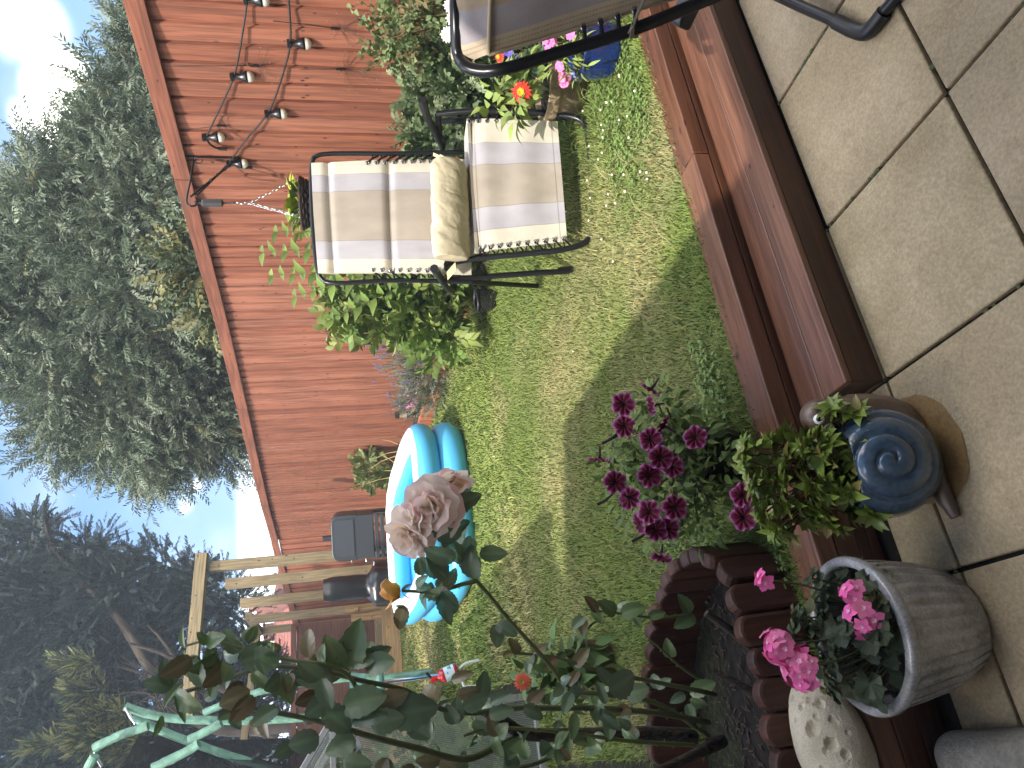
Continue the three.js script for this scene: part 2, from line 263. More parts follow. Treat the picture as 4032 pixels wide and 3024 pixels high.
{
  const f = thing('board_fence', 'tall sunlit red brown board fence along the right of the lawn', 'fence', [0, 0, 0]);
  const r = rng(9), B = []; for (let i = 0; i < 9; i++) B.push(shiplapBoard(2.5, r() * 6, r() * 6));
  const ang = Math.atan2(0.056, 0.998);
  for (let i = -4; i < 75; i++) {
    const z = -3.232 - 0.1447 * i, x = 4.239 - 0.00812 * i, y0 = lawnY(z) + 0.02, h = railTop(z) - 0.05 - y0;
    const m = part('board', B[r() * 9 | 0], fenceTones[r() * 5 | 0], f, [x, y0, z]);
    m.rotation.set((r() - 0.5) * 0.006, ang, (r() - 0.5) * 0.003); m.scale.y = h / 2.5;
  }
  const cuts = [-2.3, -4.62, -6.6, -8.5, -10.3, -12.0, -13.97];
  for (let i = 0; i < cuts.length - 1; i++) {
    const a = cuts[i] - 0.002, b = cuts[i + 1] + 0.002, off = -0.042 - 0.004 * (i % 2);
    part('rail', bar([fenceX(a) + off, railTop(a) - 0.062, a], [fenceX(b) + off, railTop(b) - 0.062, b], 0.036, 0.124, 0.004), railMat, f);
  }
  for (let z = -2.4; z > -13.9; z -= 2.9) part('post', box(0.09, railTop(z) - lawnY(z), 0.09, fenceX(z) + 0.075, (railTop(z) + lawnY(z)) / 2 - 0.04, z, 'y', 0), railMat, f);
  for (const h of [0.5, 1.4, 2.2]) part('arris_rail', bar([fenceX(-2.4) + 0.03, lawnY(-2.4) + h, -2.4], [fenceX(-13.9) + 0.03, lawnY(-13.9) + h, -13.9], 0.05, 0.06, 0), railMat, f);
}
{
  // the same fence turns towards the back and on across the end of the garden
  const A = [3.63, -13.99], Bp = [2.4, -16.4], f = thing('board_fence', 'short stretch of board fence turning the far corner behind the barbecue', 'fence', [0, 0, 0]);
  const L = Math.hypot(Bp[0] - A[0], Bp[1] - A[1]), ang = Math.atan2(A[0] - Bp[0], A[1] - Bp[1]); const r = rng(19), G = shiplapBoard(2.3, 0.3, 0.7);
  for (let i = 0; i < 18; i++) { const t = (i + 0.5) / 18; const m = part('board', G, fenceTones[r() * 5 | 0], f, [lerp(A[0], Bp[0], t), 1.25 + 0.1 * t, lerp(A[1], Bp[1], t)]); m.rotation.y = ang; m.scale.y = (lerp(3.5, 3.36, t) - 0.05 - 1.3) / 2.3; }
  part('rail', bar([A[0] - 0.04, 3.48, A[1] - 0.01], [Bp[0] - 0.04, 3.33, Bp[1]], 0.036, 0.124, 0.004), railMat, f);
  const k = thing('slat_fence', 'horizontal board fence across the end of the garden, brown darkened for shade', 'fence', [0, 0, 0]);
  for (let i = 0; i < 15; i++) part('board', box(6.9, 0.142, 0.02, -1.06, 1.32 + i * 0.138, -16.44 + 0.003 * (i % 2), 'x', 0.003), shadeBrown, k);
  part('rail', box(6.9, 0.11, 0.05, -1.06, 3.385, -16.41, 'x', 0.004), shadeBrown, k);
  for (const x of [-3.6, -1.8, 0, 1.8]) part('post', box(0.1, 2.15, 0.1, x, 2.3, -16.51, 'y', 0), railMat, k);
}
// ---------- houses: the one behind the camera and the neighbour's, whose shade lies on the lawn; two far roofs ----------
function gableRoof(len, run, rise, t, tm) { const s = new THREE.Shape([new THREE.Vector2(0, 0), new THREE.Vector2(run, rise), new THREE.Vector2(2 * run, 0), new THREE.Vector2(2 * run, -t), new THREE.Vector2(run, rise - t), new THREE.Vector2(0, -t)]); const g = new THREE.ExtrudeGeometry(s, { depth: len, bevelEnabled: false }); return metreUV(g, 'z'); }
const brickT = tex(512, 512, (u, v) => { const rows = 13, y = v * rows, row = Math.floor(y), x = u * 4.5 + (row % 2) * 0.5, fy = y - row, fx = x - Math.floor(x); const j = fy < 0.13 || fx < 0.045; const n = fbm(u * 60, v * 60, 60, 60, 81, 3), h = hash2(mod(Math.floor(x * 2), 9), row, 4); return j ? [0.66, 0.62, 0.56] : [0.55 + 0.2 * h + 0.2 * (n - 0.5), 0.32 + 0.10 * h + 0.2 * (n - 0.5), 0.24 + 0.06 * h + 0.15 * (n - 0.5)]; });
const tileT = tex(256, 256, (u, v) => { const y = v * 10, row = Math.floor(y), x = u * 8 + (row % 2) * 0.5, fy = y - row, fx = Math.abs(x - Math.floor(x) - 0.5) * 2; const h = hash2(mod(Math.floor(x), 8), row, 6); const k = 0.75 + 0.25 * h; return fy < 0.16 ? [0.42, 0.22, 0.17] : [0.86 * k, 0.52 * k, 0.42 * k]; });
const brickM = M(0xbdb0aa, { map: brickT, rough: 0.9 }), tileM = M(0xa89a96, { map: tileT, rough: 0.85 }), whiteM = M(0xe8e6e0, { rough: 0.45 }), glassM = M(0x20262b, { rough: 0.06, metal: 0.1 });
function windowOn(parent, w, h, pos, ry) { const f = new THREE.Group(); f.name = 'window'; f.position.set(...pos); f.rotation.y = ry; parent.add(f); part('frame', [box(w, 0.07, 0.08, 0, h / 2, 0), box(w, 0.07, 0.08, 0, -h / 2, 0), box(0.07, h, 0.08, -w / 2, 0, 0), box(0.07, h, 0.08, w / 2, 0, 0), box(0.05, h, 0.06, 0, 0, 0)], whiteM, f); part('pane', box(w - 0.05, h - 0.05, 0.02, 0, 0, -0.01, 'y', 0), glassM, f); part('sill', box(w + 0.16, 0.06, 0.16, 0, -h / 2 - 0.06, 0.04), whiteM, f); return f; }
{
  const renderM = M(0xf4ecdc, { map: blotch, bump: speckB, bs: 0.003, rough: 0.9 });
  const h = thing('rendered_house', 'cream rendered house with a side wing standing behind the slab patio', 'house', [0, 0, 0]);
  part('wall', [box(10.6, 5.05, 0.3, 3.95, 2.47, 0.79, 'y', 0), box(0.3, 5.05, 6.6, -1.85, 2.47, 1.3, 'y', 0), box(7, 5.05, 0.3, -5.2, 2.47, -1.85, 'y', 0)], renderM, h);
  const r1 = gableRoof(11.2, 4.6, 3.0, 0.16); r1.rotateY(Math.PI / 2); r1.translate(-1.6, 5.0, 9.36); part('roof', r1, tileM, h);
  const r2 = gableRoof(12.2, 4.0, 2.6, 0.16); r2.translate(-9.39, 5.0, -2.12); part('roof', r2, tileM, h);
  windowOn(h, 1.6, 1.1, [3.6, 3.7, 0.63], Math.PI); windowOn(h, 1.2, 1.1, [6.6, 3.7, 0.63], Math.PI);
  const d = part('patio_door', box(1.7, 2.05, 0.06, 1.3, 1.03, 0.62), glassM, h); part('frame', [box(0.07, 2.1, 0.08, 0.42, 1.05, 0.61), box(0.07, 2.1, 0.08, 2.18, 1.05, 0.61), box(1.8, 0.07, 0.08, 1.3, 2.1, 0.61), box(0.07, 2.1, 0.08, 1.3, 1.05, 0.6)], whiteM, d);
  const n = thing('brick_house', 'next door brick house standing left of the garden', 'house', [0, 0, 0]);
  part('wall', [box(6, 5.05, 0.25, -5.1, 2.5, -2.86, 'y', 0), box(6, 5.05, 0.25, -5.1, 2.5, -4.95, 'y', 0), box(0.25, 5.05, 2.3, -2.1, 2.5, -3.9, 'y', 0)], brickM, n);
  const r3 = gableRoof(2.45, 3.4, 2.2, 0.16); r3.translate(-8.52, 5.0, -5.12); part('roof', r3, tileM, n);
  windowOn(n, 0.9, 1.1, [-1.96, 3.6, -3.9], Math.PI / 2);
}
// ---------- trees beyond the fences ----------
const barkM = M(0x8a7a66, { map: bark, bump: bark, bs: 0.01, rough: 0.95 }), barkDark = M(0x6f6155, { map: bark, bump: bark, bs: 0.008, rough: 0.95 });
function sprayGeo(seed, n, len, ll, lw, spread, shape, droop) {    // a twig with leaves down both sides, along +y
  const r = rng(seed), list = [];
  for (let i = 0; i < n; i++) { const t = (i + 0.6) / n, s = i % 2 ? 1 : -1, a = (spread * (0.7 + 0.6 * r())); const p = new THREE.Vector3(0, t * len, -droop * t * t * len); list.push({ p, d: new THREE.Vector3(s * Math.sin(a), Math.cos(a), -0.35 * r() - droop * t), n: new THREE.Vector3((r() - 0.5) * 0.9, (r() - 0.5) * 0.4, 1), l: ll * (0.7 + 0.6 * r()) * (1 - 0.35 * t), w: lw, c: tint([1, 1, 1], r, 0.2) }); }
  return leafGeo(list, shape, 0.2, 0.4);
}
function crownFrom(lobes, count, seed, o) {                      // lobes: [centre, radius xyz]; sprays gathered in clumps on and inside the lobes
  const r = rng(seed), out = [], up = new THREE.Vector3(0, 1, 0); const vol = lobes.map(([, q]) => q[0] * q[1] + q[1] * q[2] + q[0] * q[2]), tot = vol.reduce((a, b) => a + b);
  lobes.forEach(([c, q], li) => {
    const n = Math.round(count * vol[li] / tot), clumps = Math.max(5, Math.round(n / o.per));
    for (let k = 0; k < clumps; k++) {
      const d = rdir(r), rad = Math.pow(r(), o.inner) , cc = new THREE.Vector3(c[0] + d.x * q[0] * rad, c[1] + d.y * q[1] * rad, c[2] + d.z * q[2] * rad), cr = o.clump * (0.6 + 0.9 * r()), tone = 0.75 + 0.5 * r();
      for (let i = 0; i < o.per; i++) {
        const e = rdir(r), p = cc.clone().addScaledVector(e, cr * Math.pow(r(), 0.6)); const dir = d.clone().multiplyScalar(o.out).add(e.multiplyScalar(0.7)).add(new THREE.Vector3(0, o.lift, 0)).normalize();
        const c2 = o.colour(r, p); out.push([frame(p, dir, rdir(r), o.size * (0.65 + 0.7 * r())), [c2[0] * tone, c2[1] * tone, c2[2] * tone]]);
      }
    }
  });
  return out;
}
{
  const t = thing('willow_tree', 'big grey green willow rising behind the red fence', 'tree', [0, 0, 0]);
  const base = [8.2, 0.3, -10.2];
  part('trunk', [tube([base, [8.1, 2.6, -10.2], [7.8, 4.4, -10.1]], 0.3, 8, 10, 0.2)], barkM, t);
  const limb = (pts, r0, r1) => tube(pts, r0, 10, 7, r1);
  part('limb', [limb([[8.1, 2.6, -10.2], [7.2, 4.2, -10.4], [6.0, 5.2, -10.6], [5.2, 6.4, -11]], 0.13, 0.04), limb([[6.9, 4.5, -10.4], [6.0, 4.4, -10.8], [4.9, 4.7, -11.2]], 0.07, 0.02)], barkM, t);
  part('limb', [limb([[7.8, 4.4, -10.1], [7.9, 6.0, -9.8], [7.8, 7.4, -9.6]], 0.15, 0.04)], barkM, t);
  part('limb', [limb([[7.8, 4.2, -10.1], [6.9, 6.5, -9.6], [6.6, 8.4, -9.2]], 0.12, 0.03)], barkM, t);
  const lobes = [
    [[9.261,4.235,-7.216], [0.41, 0.25, 0.41]], [[8.741,4.29,-7.464], [0.57, 0.45, 0.57]], [[8.492,4.511,-8.137], [0.78, 0.70, 0.78]], [[8.101,4.966,-8.656], [0.74, 0.61, 0.74]], [[7.495,5.501,-9.166], [1.11, 1.02, 1.15]], [[7.373,6.239,-9.779], [0.90, 0.90, 0.98]], [[7.411,4.44,-8.652], [0.98, 0.66, 0.98]],
    [[6.746,6.898,-10.077], [1.15, 0.98, 1.23]], [[6.669,6.144,-10.114], [1.31, 1.23, 1.31]], [[6.677,4.844,-9.667], [1.23, 0.98, 1.23]], [[6.137,4.298,-10.589], [0.98, 0.57, 1.07]], [[6.226,6.698,-10.88], [0.74, 0.74, 0.82]], [[5.813,5.745,-10.966], [1.15, 1.07, 1.15]], [[5.522,4.783,-11.326], [1.07, 0.90, 1.07]], [[5.247,6.184,-11.457], [0.57, 0.49, 0.57]], [[4.93,5.305,-11.609], [0.78, 0.82, 0.82]], [[5.106,4.47,-11.968], [0.57, 0.57, 0.66]], [[4.619,5.27,-12.089], [0.41, 0.37, 0.41]], [[5.436,4.111,-11.589], [0.66, 0.41, 0.74]], [[4.753,3.962,-12.136], [0.29, 0.29, 0.33]], [[4.941,6.617,-11.825], [0.29, 0.25, 0.29]]];
  const G = [1, 2, 3].map((s) => sprayGeo(100 + s, 15, 0.32, 0.095, 0.020, 0.75, 'lance', 0.25));
  const inst = crownFrom(lobes, 32000, 41, { per: 18, inner: 0.42, clump: 0.34, out: 0.7, lift: -0.28, size: 1.0, colour: (r) => r() < 0.02 ? [0.2, 0.2, 0.08] : r() < 0.35 ? [0.20, 0.235, 0.165] : [0.115, 0.155, 0.095] });
  G.forEach((g, k) => instanced(g, LEAF, inst.filter((_, i) => i % 3 === k), 'crown', t, 'stuff'));
}
{
  const t = thing('cypress_tree', 'tall dark green cypress with bare lower limbs behind the deck', 'tree', [0, 0, 0]);
  part('trunk', [tube([[0.608,3.791,-20.761], [0.744,5.683,-20.696], [1.254,6.417,-20.452], [2.167,7.119,-20.017], [3.371,7.796,-19.443], [4.263,8.579,-19.017], [5.18,9.245,-18.58], [5.944,9.359,-18.216]], 0.24, 30, 9, 0.03)], barkDark, t);
  part('limb', [tube([[0.407,4.297,-21.189], [1.076,6.174,-20.87], [2.221,6.53,-20.213], [2.977,6.974,-19.63], [3.205,7.175,-19.522]], 0.15, 16, 8, 0.03)], barkDark, t);
  part('limb', [tube([[1.393,5.063,-20.165], [1.818,6.018,-19.962], [2.377,6.575,-19.474], [2.75,7.423,-19.074]], 0.10, 14, 7, 0.03)], barkDark, t);
  const r = rng(88), tw = [];
  for (let i = 0; i < 60; i++) { const a = V([1.642,6.321,-19.935]), b = a.clone().add(new THREE.Vector3((r() - 0.5) * 2.4, (r() - 0.2) * 2.6, (r() - 0.5) * 1.5)); tw.push(tube([a.clone().add(new THREE.Vector3((r() - 0.5) * 1.6, (r() - 0.5) * 1.2, 0)), a.lerp(b, 0.5).add(new THREE.Vector3(0.1 * r(), 0.1, 0)), b], 0.02, 5, 4, 0.006)); }
  part('dead_twigs', tw, barkDark, t, null, 'stuff');
  const lobes = [[[5.502,10.125,-18.426], [0.45, 1.08, 0.54]], [[4.394,10.222,-20.063], [1.44, 1.80, 1.44]], [[5.231,9.035,-19.11], [0.59, 0.99, 0.63]], [[4.326,8.237,-19.541], [0.81, 0.99, 0.90]], [[4.715,7.292,-19.91], [0.45, 0.63, 0.54]], [[4.209,6.529,-20.151], [0.63, 0.63, 0.72]], [[3.968,5.967,-20.82], [0.77, 0.72, 0.90]], [[3.47,5.518,-21.058], [0.72, 0.54, 0.81]], [[3.669,9.306,-20.409], [1.62, 1.62, 1.44]], [[3.923,7.819,-20.841], [1.08, 0.99, 1.08]], [[2.973,10.705,-20.74], [1.98, 2.16, 1.62]], [[2.204,9.242,-21.661], [1.80, 1.44, 1.44]], [[1.018,10.16,-21.119], [1.98, 2.16, 1.62]], [[0.55,8.205,-21.342], [1.62, 1.44, 1.35]], [[3.446,6.823,-21.623], [0.90, 0.81, 0.90]], [[0.514,6.369,-21.913], [1.26, 1.08, 1.08]], [[2.484,5.422,-22.081], [0.63, 0.45, 0.72]], [[0.757,5.652,-22.351], [0.90, 0.81, 0.90]], [[3.684,11.493,-20.402], [1.98, 1.80, 1.80]], [[2.669,8.348,-23.101], [1.44, 1.35, 0.90]], [[1.53,4.816,-23.645], [1.08, 0.63, 0.90]], [[0.273,4.613,-23.69], [1.17, 0.81, 0.90]], [[2.424,5.096,-23.218], [0.54, 0.45, 0.72]], [[1.691,6.159,-23.568], [0.90, 0.81, 0.90]]];
  const G = [1, 2].map((s) => sprayGeo(130 + s, 22, 0.40, 0.11, 0.026, 0.5, 'lance', -0.1));
  const inst = crownFrom(lobes, 24000, 51, { per: 18, inner: 0.36, clump: 0.42, out: 0.75, lift: 0.55, size: 1.0, colour: (r) => r() < 0.2 ? [0.06, 0.085, 0.066] : [0.036, 0.056, 0.05] });
  G.forEach((g, k) => instanced(g, LEAF, inst.filter((_, i) => i % 2 === k), 'crown', t, 'stuff'));
}
{
  const t = thing('golden_conifer', 'small upright conifer with golden green tips beside the trampoline', 'tree', [0, 0, 0]);
  part('trunk', [tube([[0.589,4.122,-16.892], [1.047,6.397,-16.674], [1.531,7.636,-16.442]], 0.09, 8, 7, 0.02)], barkDark, t);
  const lobes = [[[2.064,7.549,-15.967], [0.12, 0.36, 0.12]], [[1.996,7.166,-15.999], [0.10, 0.26, 0.10]], [[1.569,7.306,-16.314], [0.2, 0.42, 0.2]], [[1.028,6.97,-16.35], [0.3, 0.5, 0.25]], [[0.692,8.126,-16.732], [0.12, 0.4, 0.12]], [[0.727,7.156,-16.272], [0.3, 0.5, 0.25]], [[0.499,6.664,-16.603], [0.3, 0.5, 0.25]]];
  const G = sprayGeo(141, 20, 0.16, 0.035, 0.011, 0.5, 'lance', -0.1);
  instanced(G, LEAF, crownFrom(lobes, 4200, 61, { per: 14, inner: 0.4, clump: 0.13, out: 0.5, lift: 0.9, size: 1, colour: (r, p) => p.y > 5.2 && r() < 0.4 ? [0.24, 0.25, 0.09] : [0.045, 0.068, 0.045] }), 'crown', t, 'stuff');
}
{
  const t = thing('cypress_tree', 'nearer dark cypress beyond the left boundary shading the far fence', 'tree', [-3.4, 0.8, -10.2]);
  part('trunk', [tube([[0, 0, 0], [0, 4, 0], [0.1, 9.5, 0]], 0.2, 10, 8, 0.03)], barkDark, t);
  const lobes = []; for (let i = 0; i < 9; i++) lobes.push([[0, 2 + i * 0.95, 0], [1.5 - i * 0.13, 0.9, 1.5 - i * 0.13]]);
  instanced(sprayGeo(151, 18, 0.55, 0.15, 0.04, 0.5, 'lance', -0.1), LEAF, crownFrom(lobes, 4200, 71, { per: 16, inner: 0.4, clump: 0.4, out: 0.75, lift: 0.5, size: 1, colour: () => [0.04, 0.08, 0.045] }), 'crown', t, 'stuff');
}
{
  const t = thing('shrub', 'dull green bush under the willow showing over the fence', 'shrub', [0, 0, 0]);
  part('stem', [tube([[5.4, 0.4, -6.6], [5.4, 2.4, -6.6]], 0.05, 4, 6, 0.03)], barkM, t);
  instanced(sprayGeo(161, 12, 0.28, 0.09, 0.035, 0.8, 'oval', 0.2), LEAF, crownFrom([[[4.884,3.38,-6.866], [0.32, 0.28, 0.32]], [[4.811,3.378,-7.455], [0.35, 0.2, 0.35]]], 420, 81, { per: 14, inner: 0.4, clump: 0.2, out: 0.6, lift: 0.2, size: 1, colour: (r) => r() < 0.3 ? [0.2, 0.19, 0.07] : [0.09, 0.125, 0.06] }), 'crown', t, 'stuff');
}
{
  const t = thing('cypress_tree', 'broad dark cypress beyond the left boundary shading the timber deck', 'tree', [-4.1, 0.9, -13.6]);
  part('trunk', [tube([[0, 0, 0], [0, 5, 0], [0.1, 12, 0]], 0.25, 10, 8, 0.03)], barkDark, t);
  const lobes = []; for (let i = 0; i < 11; i++) lobes.push([[0.3 * Math.sin(i * 2), 2.4 + i * 1.0, 0.3 * Math.cos(i * 2)], [2.3 - i * 0.03, 1.0, 2.4 - i * 0.03]]);
  instanced(sprayGeo(152, 18, 0.6, 0.16, 0.05, 0.5, 'lance', -0.1), LEAF, crownFrom(lobes, 8500, 72, { per: 16, inner: 0.4, clump: 0.4, out: 0.75, lift: 0.5, size: 1.2, colour: () => [0.04, 0.075, 0.05] }), 'crown', t, 'stuff');
}
// far houses seen between the trees
{
  const h = thing('far_house', 'far brick house with orange tiled roof and square chimney', 'house', [0, 0, 0]), a = V([7.405,6.593,-47.433]), y = a.y, sc = 46 / 1534;
  const q = (x, y2, d = 46) => V([0, 0, 0]);
  const P1 = V([7.537,7.906,-47.37]), P2 = V([5.227,8.021,-48.472]), B1 = V([7.99,6.312,-46.046]), B2 = V([4.83,6.471,-47.553]);
  const dir = P2.clone().sub(P1).setY(0).normalize(), nrm = new THREE.Vector3(-dir.z, 0, dir.x); if (nrm.z < 0) nrm.negate();
  const roofPts = [P1, P2, B2, B1]; const back = nrm.clone().multiplyScalar(-5);
  const g = new THREE.BufferGeometry(); const t3 = (arr) => arr.flatMap((v) => [v.x, v.y, v.z]); const E1 = B1.clone().setY(B1.y - 0), E2 = B2.clone();
  const R1 = B1.clone().addScaledVector(nrm, -7).setY(B1.y), R2 = B2.clone().addScaledVector(nrm, -7).setY(B2.y);
  g.setAttribute('position', new THREE.Float32BufferAttribute(t3([P1, E1, E2, P1, E2, P2, P2, R2, R1, P2, R1, P1, P1, R1, E1, P2, E2, R2]), 3)); g.computeVertexNormals(); part('roof', metreUV(g, 'y', 0, 0, 0.55), tileM, h);
  const w = V([6.458,4.97,-47.885]); part('wall', place(box(7, 5, 5, 0, 0, 0, 'y', 0), [w.x, B1.y - 2.55, w.z - 2.5], 0, -25 * RAD, 0), brickM, h);
  const c = V([8.111,8.198,-47.65]); const ch = part('chimney', place(box(1.0, 1.9, 0.8, 0, 0, 0, 'y', 0), [c.x, c.y - 0.2, c.z], 0, -25 * RAD, 0), brickM, h); part('chimney_pot', place(lathe([[0.16, 0], [0.14, 0.5], [0.11, 0.5]], 10), [c.x, c.y + 0.74, c.z]), M(0xb0623f, { rough: 0.8 }), ch);
  const c2 = V([6.722,8.13,-48.312]); const cb = part('chimney', place(box(0.9, 1.6, 0.8, 0, 0, 0, 'y', 0), [c2.x, c2.y - 0.3, c2.z], 0, -25 * RAD, 0), brickM, h); part('chimney_pot', place(lathe([[0.16, 0], [0.14, 0.5], [0.11, 0.5]], 10), [c2.x, c2.y + 0.49, c2.z]), M(0xb0623f, { rough: 0.8 }), cb);
}
{
  const h = thing('far_house', 'far house with a dark pointed gable and pale red roof', 'house', [0, 0, 0]);
  const A = V([7.559,7.035,-40.711]), Lf = V([6.924,6.279,-41.015]), Rt = V([8.001,6.225,-40.501]), A2 = V([10.375,7.107,-43.8]), R2 = V([10.065,6.111,-42.84]);
  const mk = (a) => { const g = new THREE.BufferGeometry(); g.setAttribute('position', new THREE.Float32BufferAttribute(a.flatMap((v) => [v.x, v.y, v.z]), 3)); g.computeVertexNormals(); return metreUV(g, 'y', 0, 0, 0.6); };
  part('gable', mk([A, Lf, Rt]), M(0x6d5148, { map: brickT, rough: 0.9 }), h);
  part('roof', mk([A, Rt, R2, A, R2, A2]), tileM, h);
  part('wall', place(box(5.2, 4, 5, 0, 0, 0, 'y', 0), [V([9.132,6.545,-43.285]).x, Lf.y - 2.1, V([9.132,6.545,-43.285]).z], 0, -25 * RAD, 0), brickM, h);
}
{
  const c = V([14.915,8.062,-37.203]), h = thing('far_house', 'far house behind the fence showing only its brick chimney', 'house', [c.x, 0, c.z], -0.3);
  part('wall', box(8, 3.2, 6, 0, 1.6, -2, 'y', 0), brickM, h); const r = gableRoof(8, 3.4, 2.2, 0.15); r.rotateY(Math.PI / 2); r.translate(-4, 3.2, 1.6); part('roof', r, tileM, h);
  part('chimney', box(0.75, c.y - 2, 0.7, 0, (c.y + 2) / 2 + 0.25, 0, 'y', 0), brickM, h);
}
// ---------- recliners ----------
const tubeBlack = M(0x2a2b2e, { rough: 0.28, metal: 0.55 }), plasticBlack = M(0x17181a, { rough: 0.42 }), cordM = M(0x141416, { rough: 0.7 }), chrome = M(0xc9ccd0, { rough: 0.2, metal: 1 });
function stripeTex(cols, cuts, seed, seams = []) { return tex(512, 256, (u, v) => { let i = 0; while (i < cuts.length && u > cuts[i]) i++; const n = fbm(u * 10, v * 5, 10, 5, seed, 4), w = 0.5 + 0.5 * Math.sin(u * 900) * Math.sin(v * 700); let st = 1; for (const c of cuts) if (Math.abs(u - c) < 0.003) st = 0.86; for (const c of [0.035, 0.965]) if (Math.abs(u - c) < 0.002 && (v * 90 % 1) < 0.6) st = 0.85; for (const c of seams) if (Math.abs(v - c) < 0.006) st = 0.82; const k = st * (0.93 + 0.05 * w + 0.14 * (n - 0.5)); return cols[i].map((c) => c / 255 * k); }); }
const CREAM = [211, 204, 186], LILAC = [178, 175, 179], TAN = [170, 160, 146];
const fabA = M(0xffffff, { map: stripeTex([CREAM, LILAC, TAN, LILAC, CREAM], [0.12, 0.277, 0.72, 0.878], 91, [0.1, 0.485]), bump: speckB, bs: 0.0006, rough: 0.9, side: THREE.DoubleSide }), fabB = M(0xffffff, { map: stripeTex([CREAM, LILAC, TAN, LILAC, CREAM], [0.15, 0.32, 0.64, 0.81], 92, [0.07, 0.93]), bump: speckB, bs: 0.0006, rough: 0.9, side: THREE.DoubleSide });
// padded cloth between four corners: a--b along u, a--c along v
function sheet(a, b, c, d, nu, nv, disp, thick) {
  const A = V(a), B = V(b), Cc = V(c), Dd = V(d), N = new THREE.Vector3().crossVectors(B.clone().sub(A), Cc.clone().sub(A)).normalize();
  const P = (i, j, s) => { const u = i / nu, v = j / nv; return A.clone().lerp(B, u).lerp(Cc.clone().lerp(Dd, u), v).addScaledVector(N, disp(u, v) + s * thick / 2); };
  const pos = [], uv = []; const push = (p, u, v) => { pos.push(p.x, p.y, p.z); uv.push(u, v); };
  for (const s of [1, -1]) for (let j = 0; j < nv; j++) for (let i = 0; i < nu; i++) { const q = [[i, j], [i + 1, j], [i + 1, j + 1], [i, j], [i + 1, j + 1], [i, j + 1]]; if (s < 0) q.reverse(); for (const [x, y] of q) push(P(x, y, s), x / nu, y / nv); }
  const rim = []; for (let i = 0; i < nu; i++) rim.push([i, 0, i + 1, 0], [i + 1, nv, i, nv]); for (let j = 0; j < nv; j++) rim.push([nu, j, nu, j + 1], [0, j + 1, 0, j]);
  for (const [x0, y0, x1, y1] of rim) { const p = [P(x0, y0, 1), P(x0, y0, -1), P(x1, y1, -1), P(x1, y1, 1)]; const w = [[x0, y0], [x0, y0], [x1, y1], [x1, y1]]; for (const k of [0, 1, 2, 0, 2, 3]) push(p[k], w[k][0] / nu, w[k][1] / nv); }
  let g = new THREE.BufferGeometry(); g.setAttribute('position', new THREE.Float32BufferAttribute(pos, 3)); g.setAttribute('uv', new THREE.Float32BufferAttribute(uv, 2));
  return toCreasedNormals(g, 0.9);
}
function lacing(fab, tub, n, r = 0.0058) {            // cords zigzag from eyelets along the cloth edge to the tube
  const cords = [], rings = [];
  for (let i = 0; i < n; i++) {
    const t = i / (n - 1), p = V(fab[0]).lerp(V(fab[1]), t), q = V(tub[0]).lerp(V(tub[1]), clamp(t + 0.035, 0, 1.04)), q2 = V(tub[0]).lerp(V(tub[1]), t - 0.05), m = p.clone().lerp(q, 0.5).add(new THREE.Vector3(0, 0.004, 0.006));
    cords.push(tube([p, m, q], r, 4, 5), tube([p.clone().add(new THREE.Vector3(0, 0, -0.006)), p.clone().lerp(q2, 0.55).add(new THREE.Vector3(0, -0.006, -0.01)), q2], r * 0.8, 4, 5));
    rings.push(place(new THREE.TorusGeometry(0.0095, 0.003, 5, 12).toNonIndexed(), p.toArray(), 0, -35 * RAD, 0));
  }
  return [cords, rings];
}
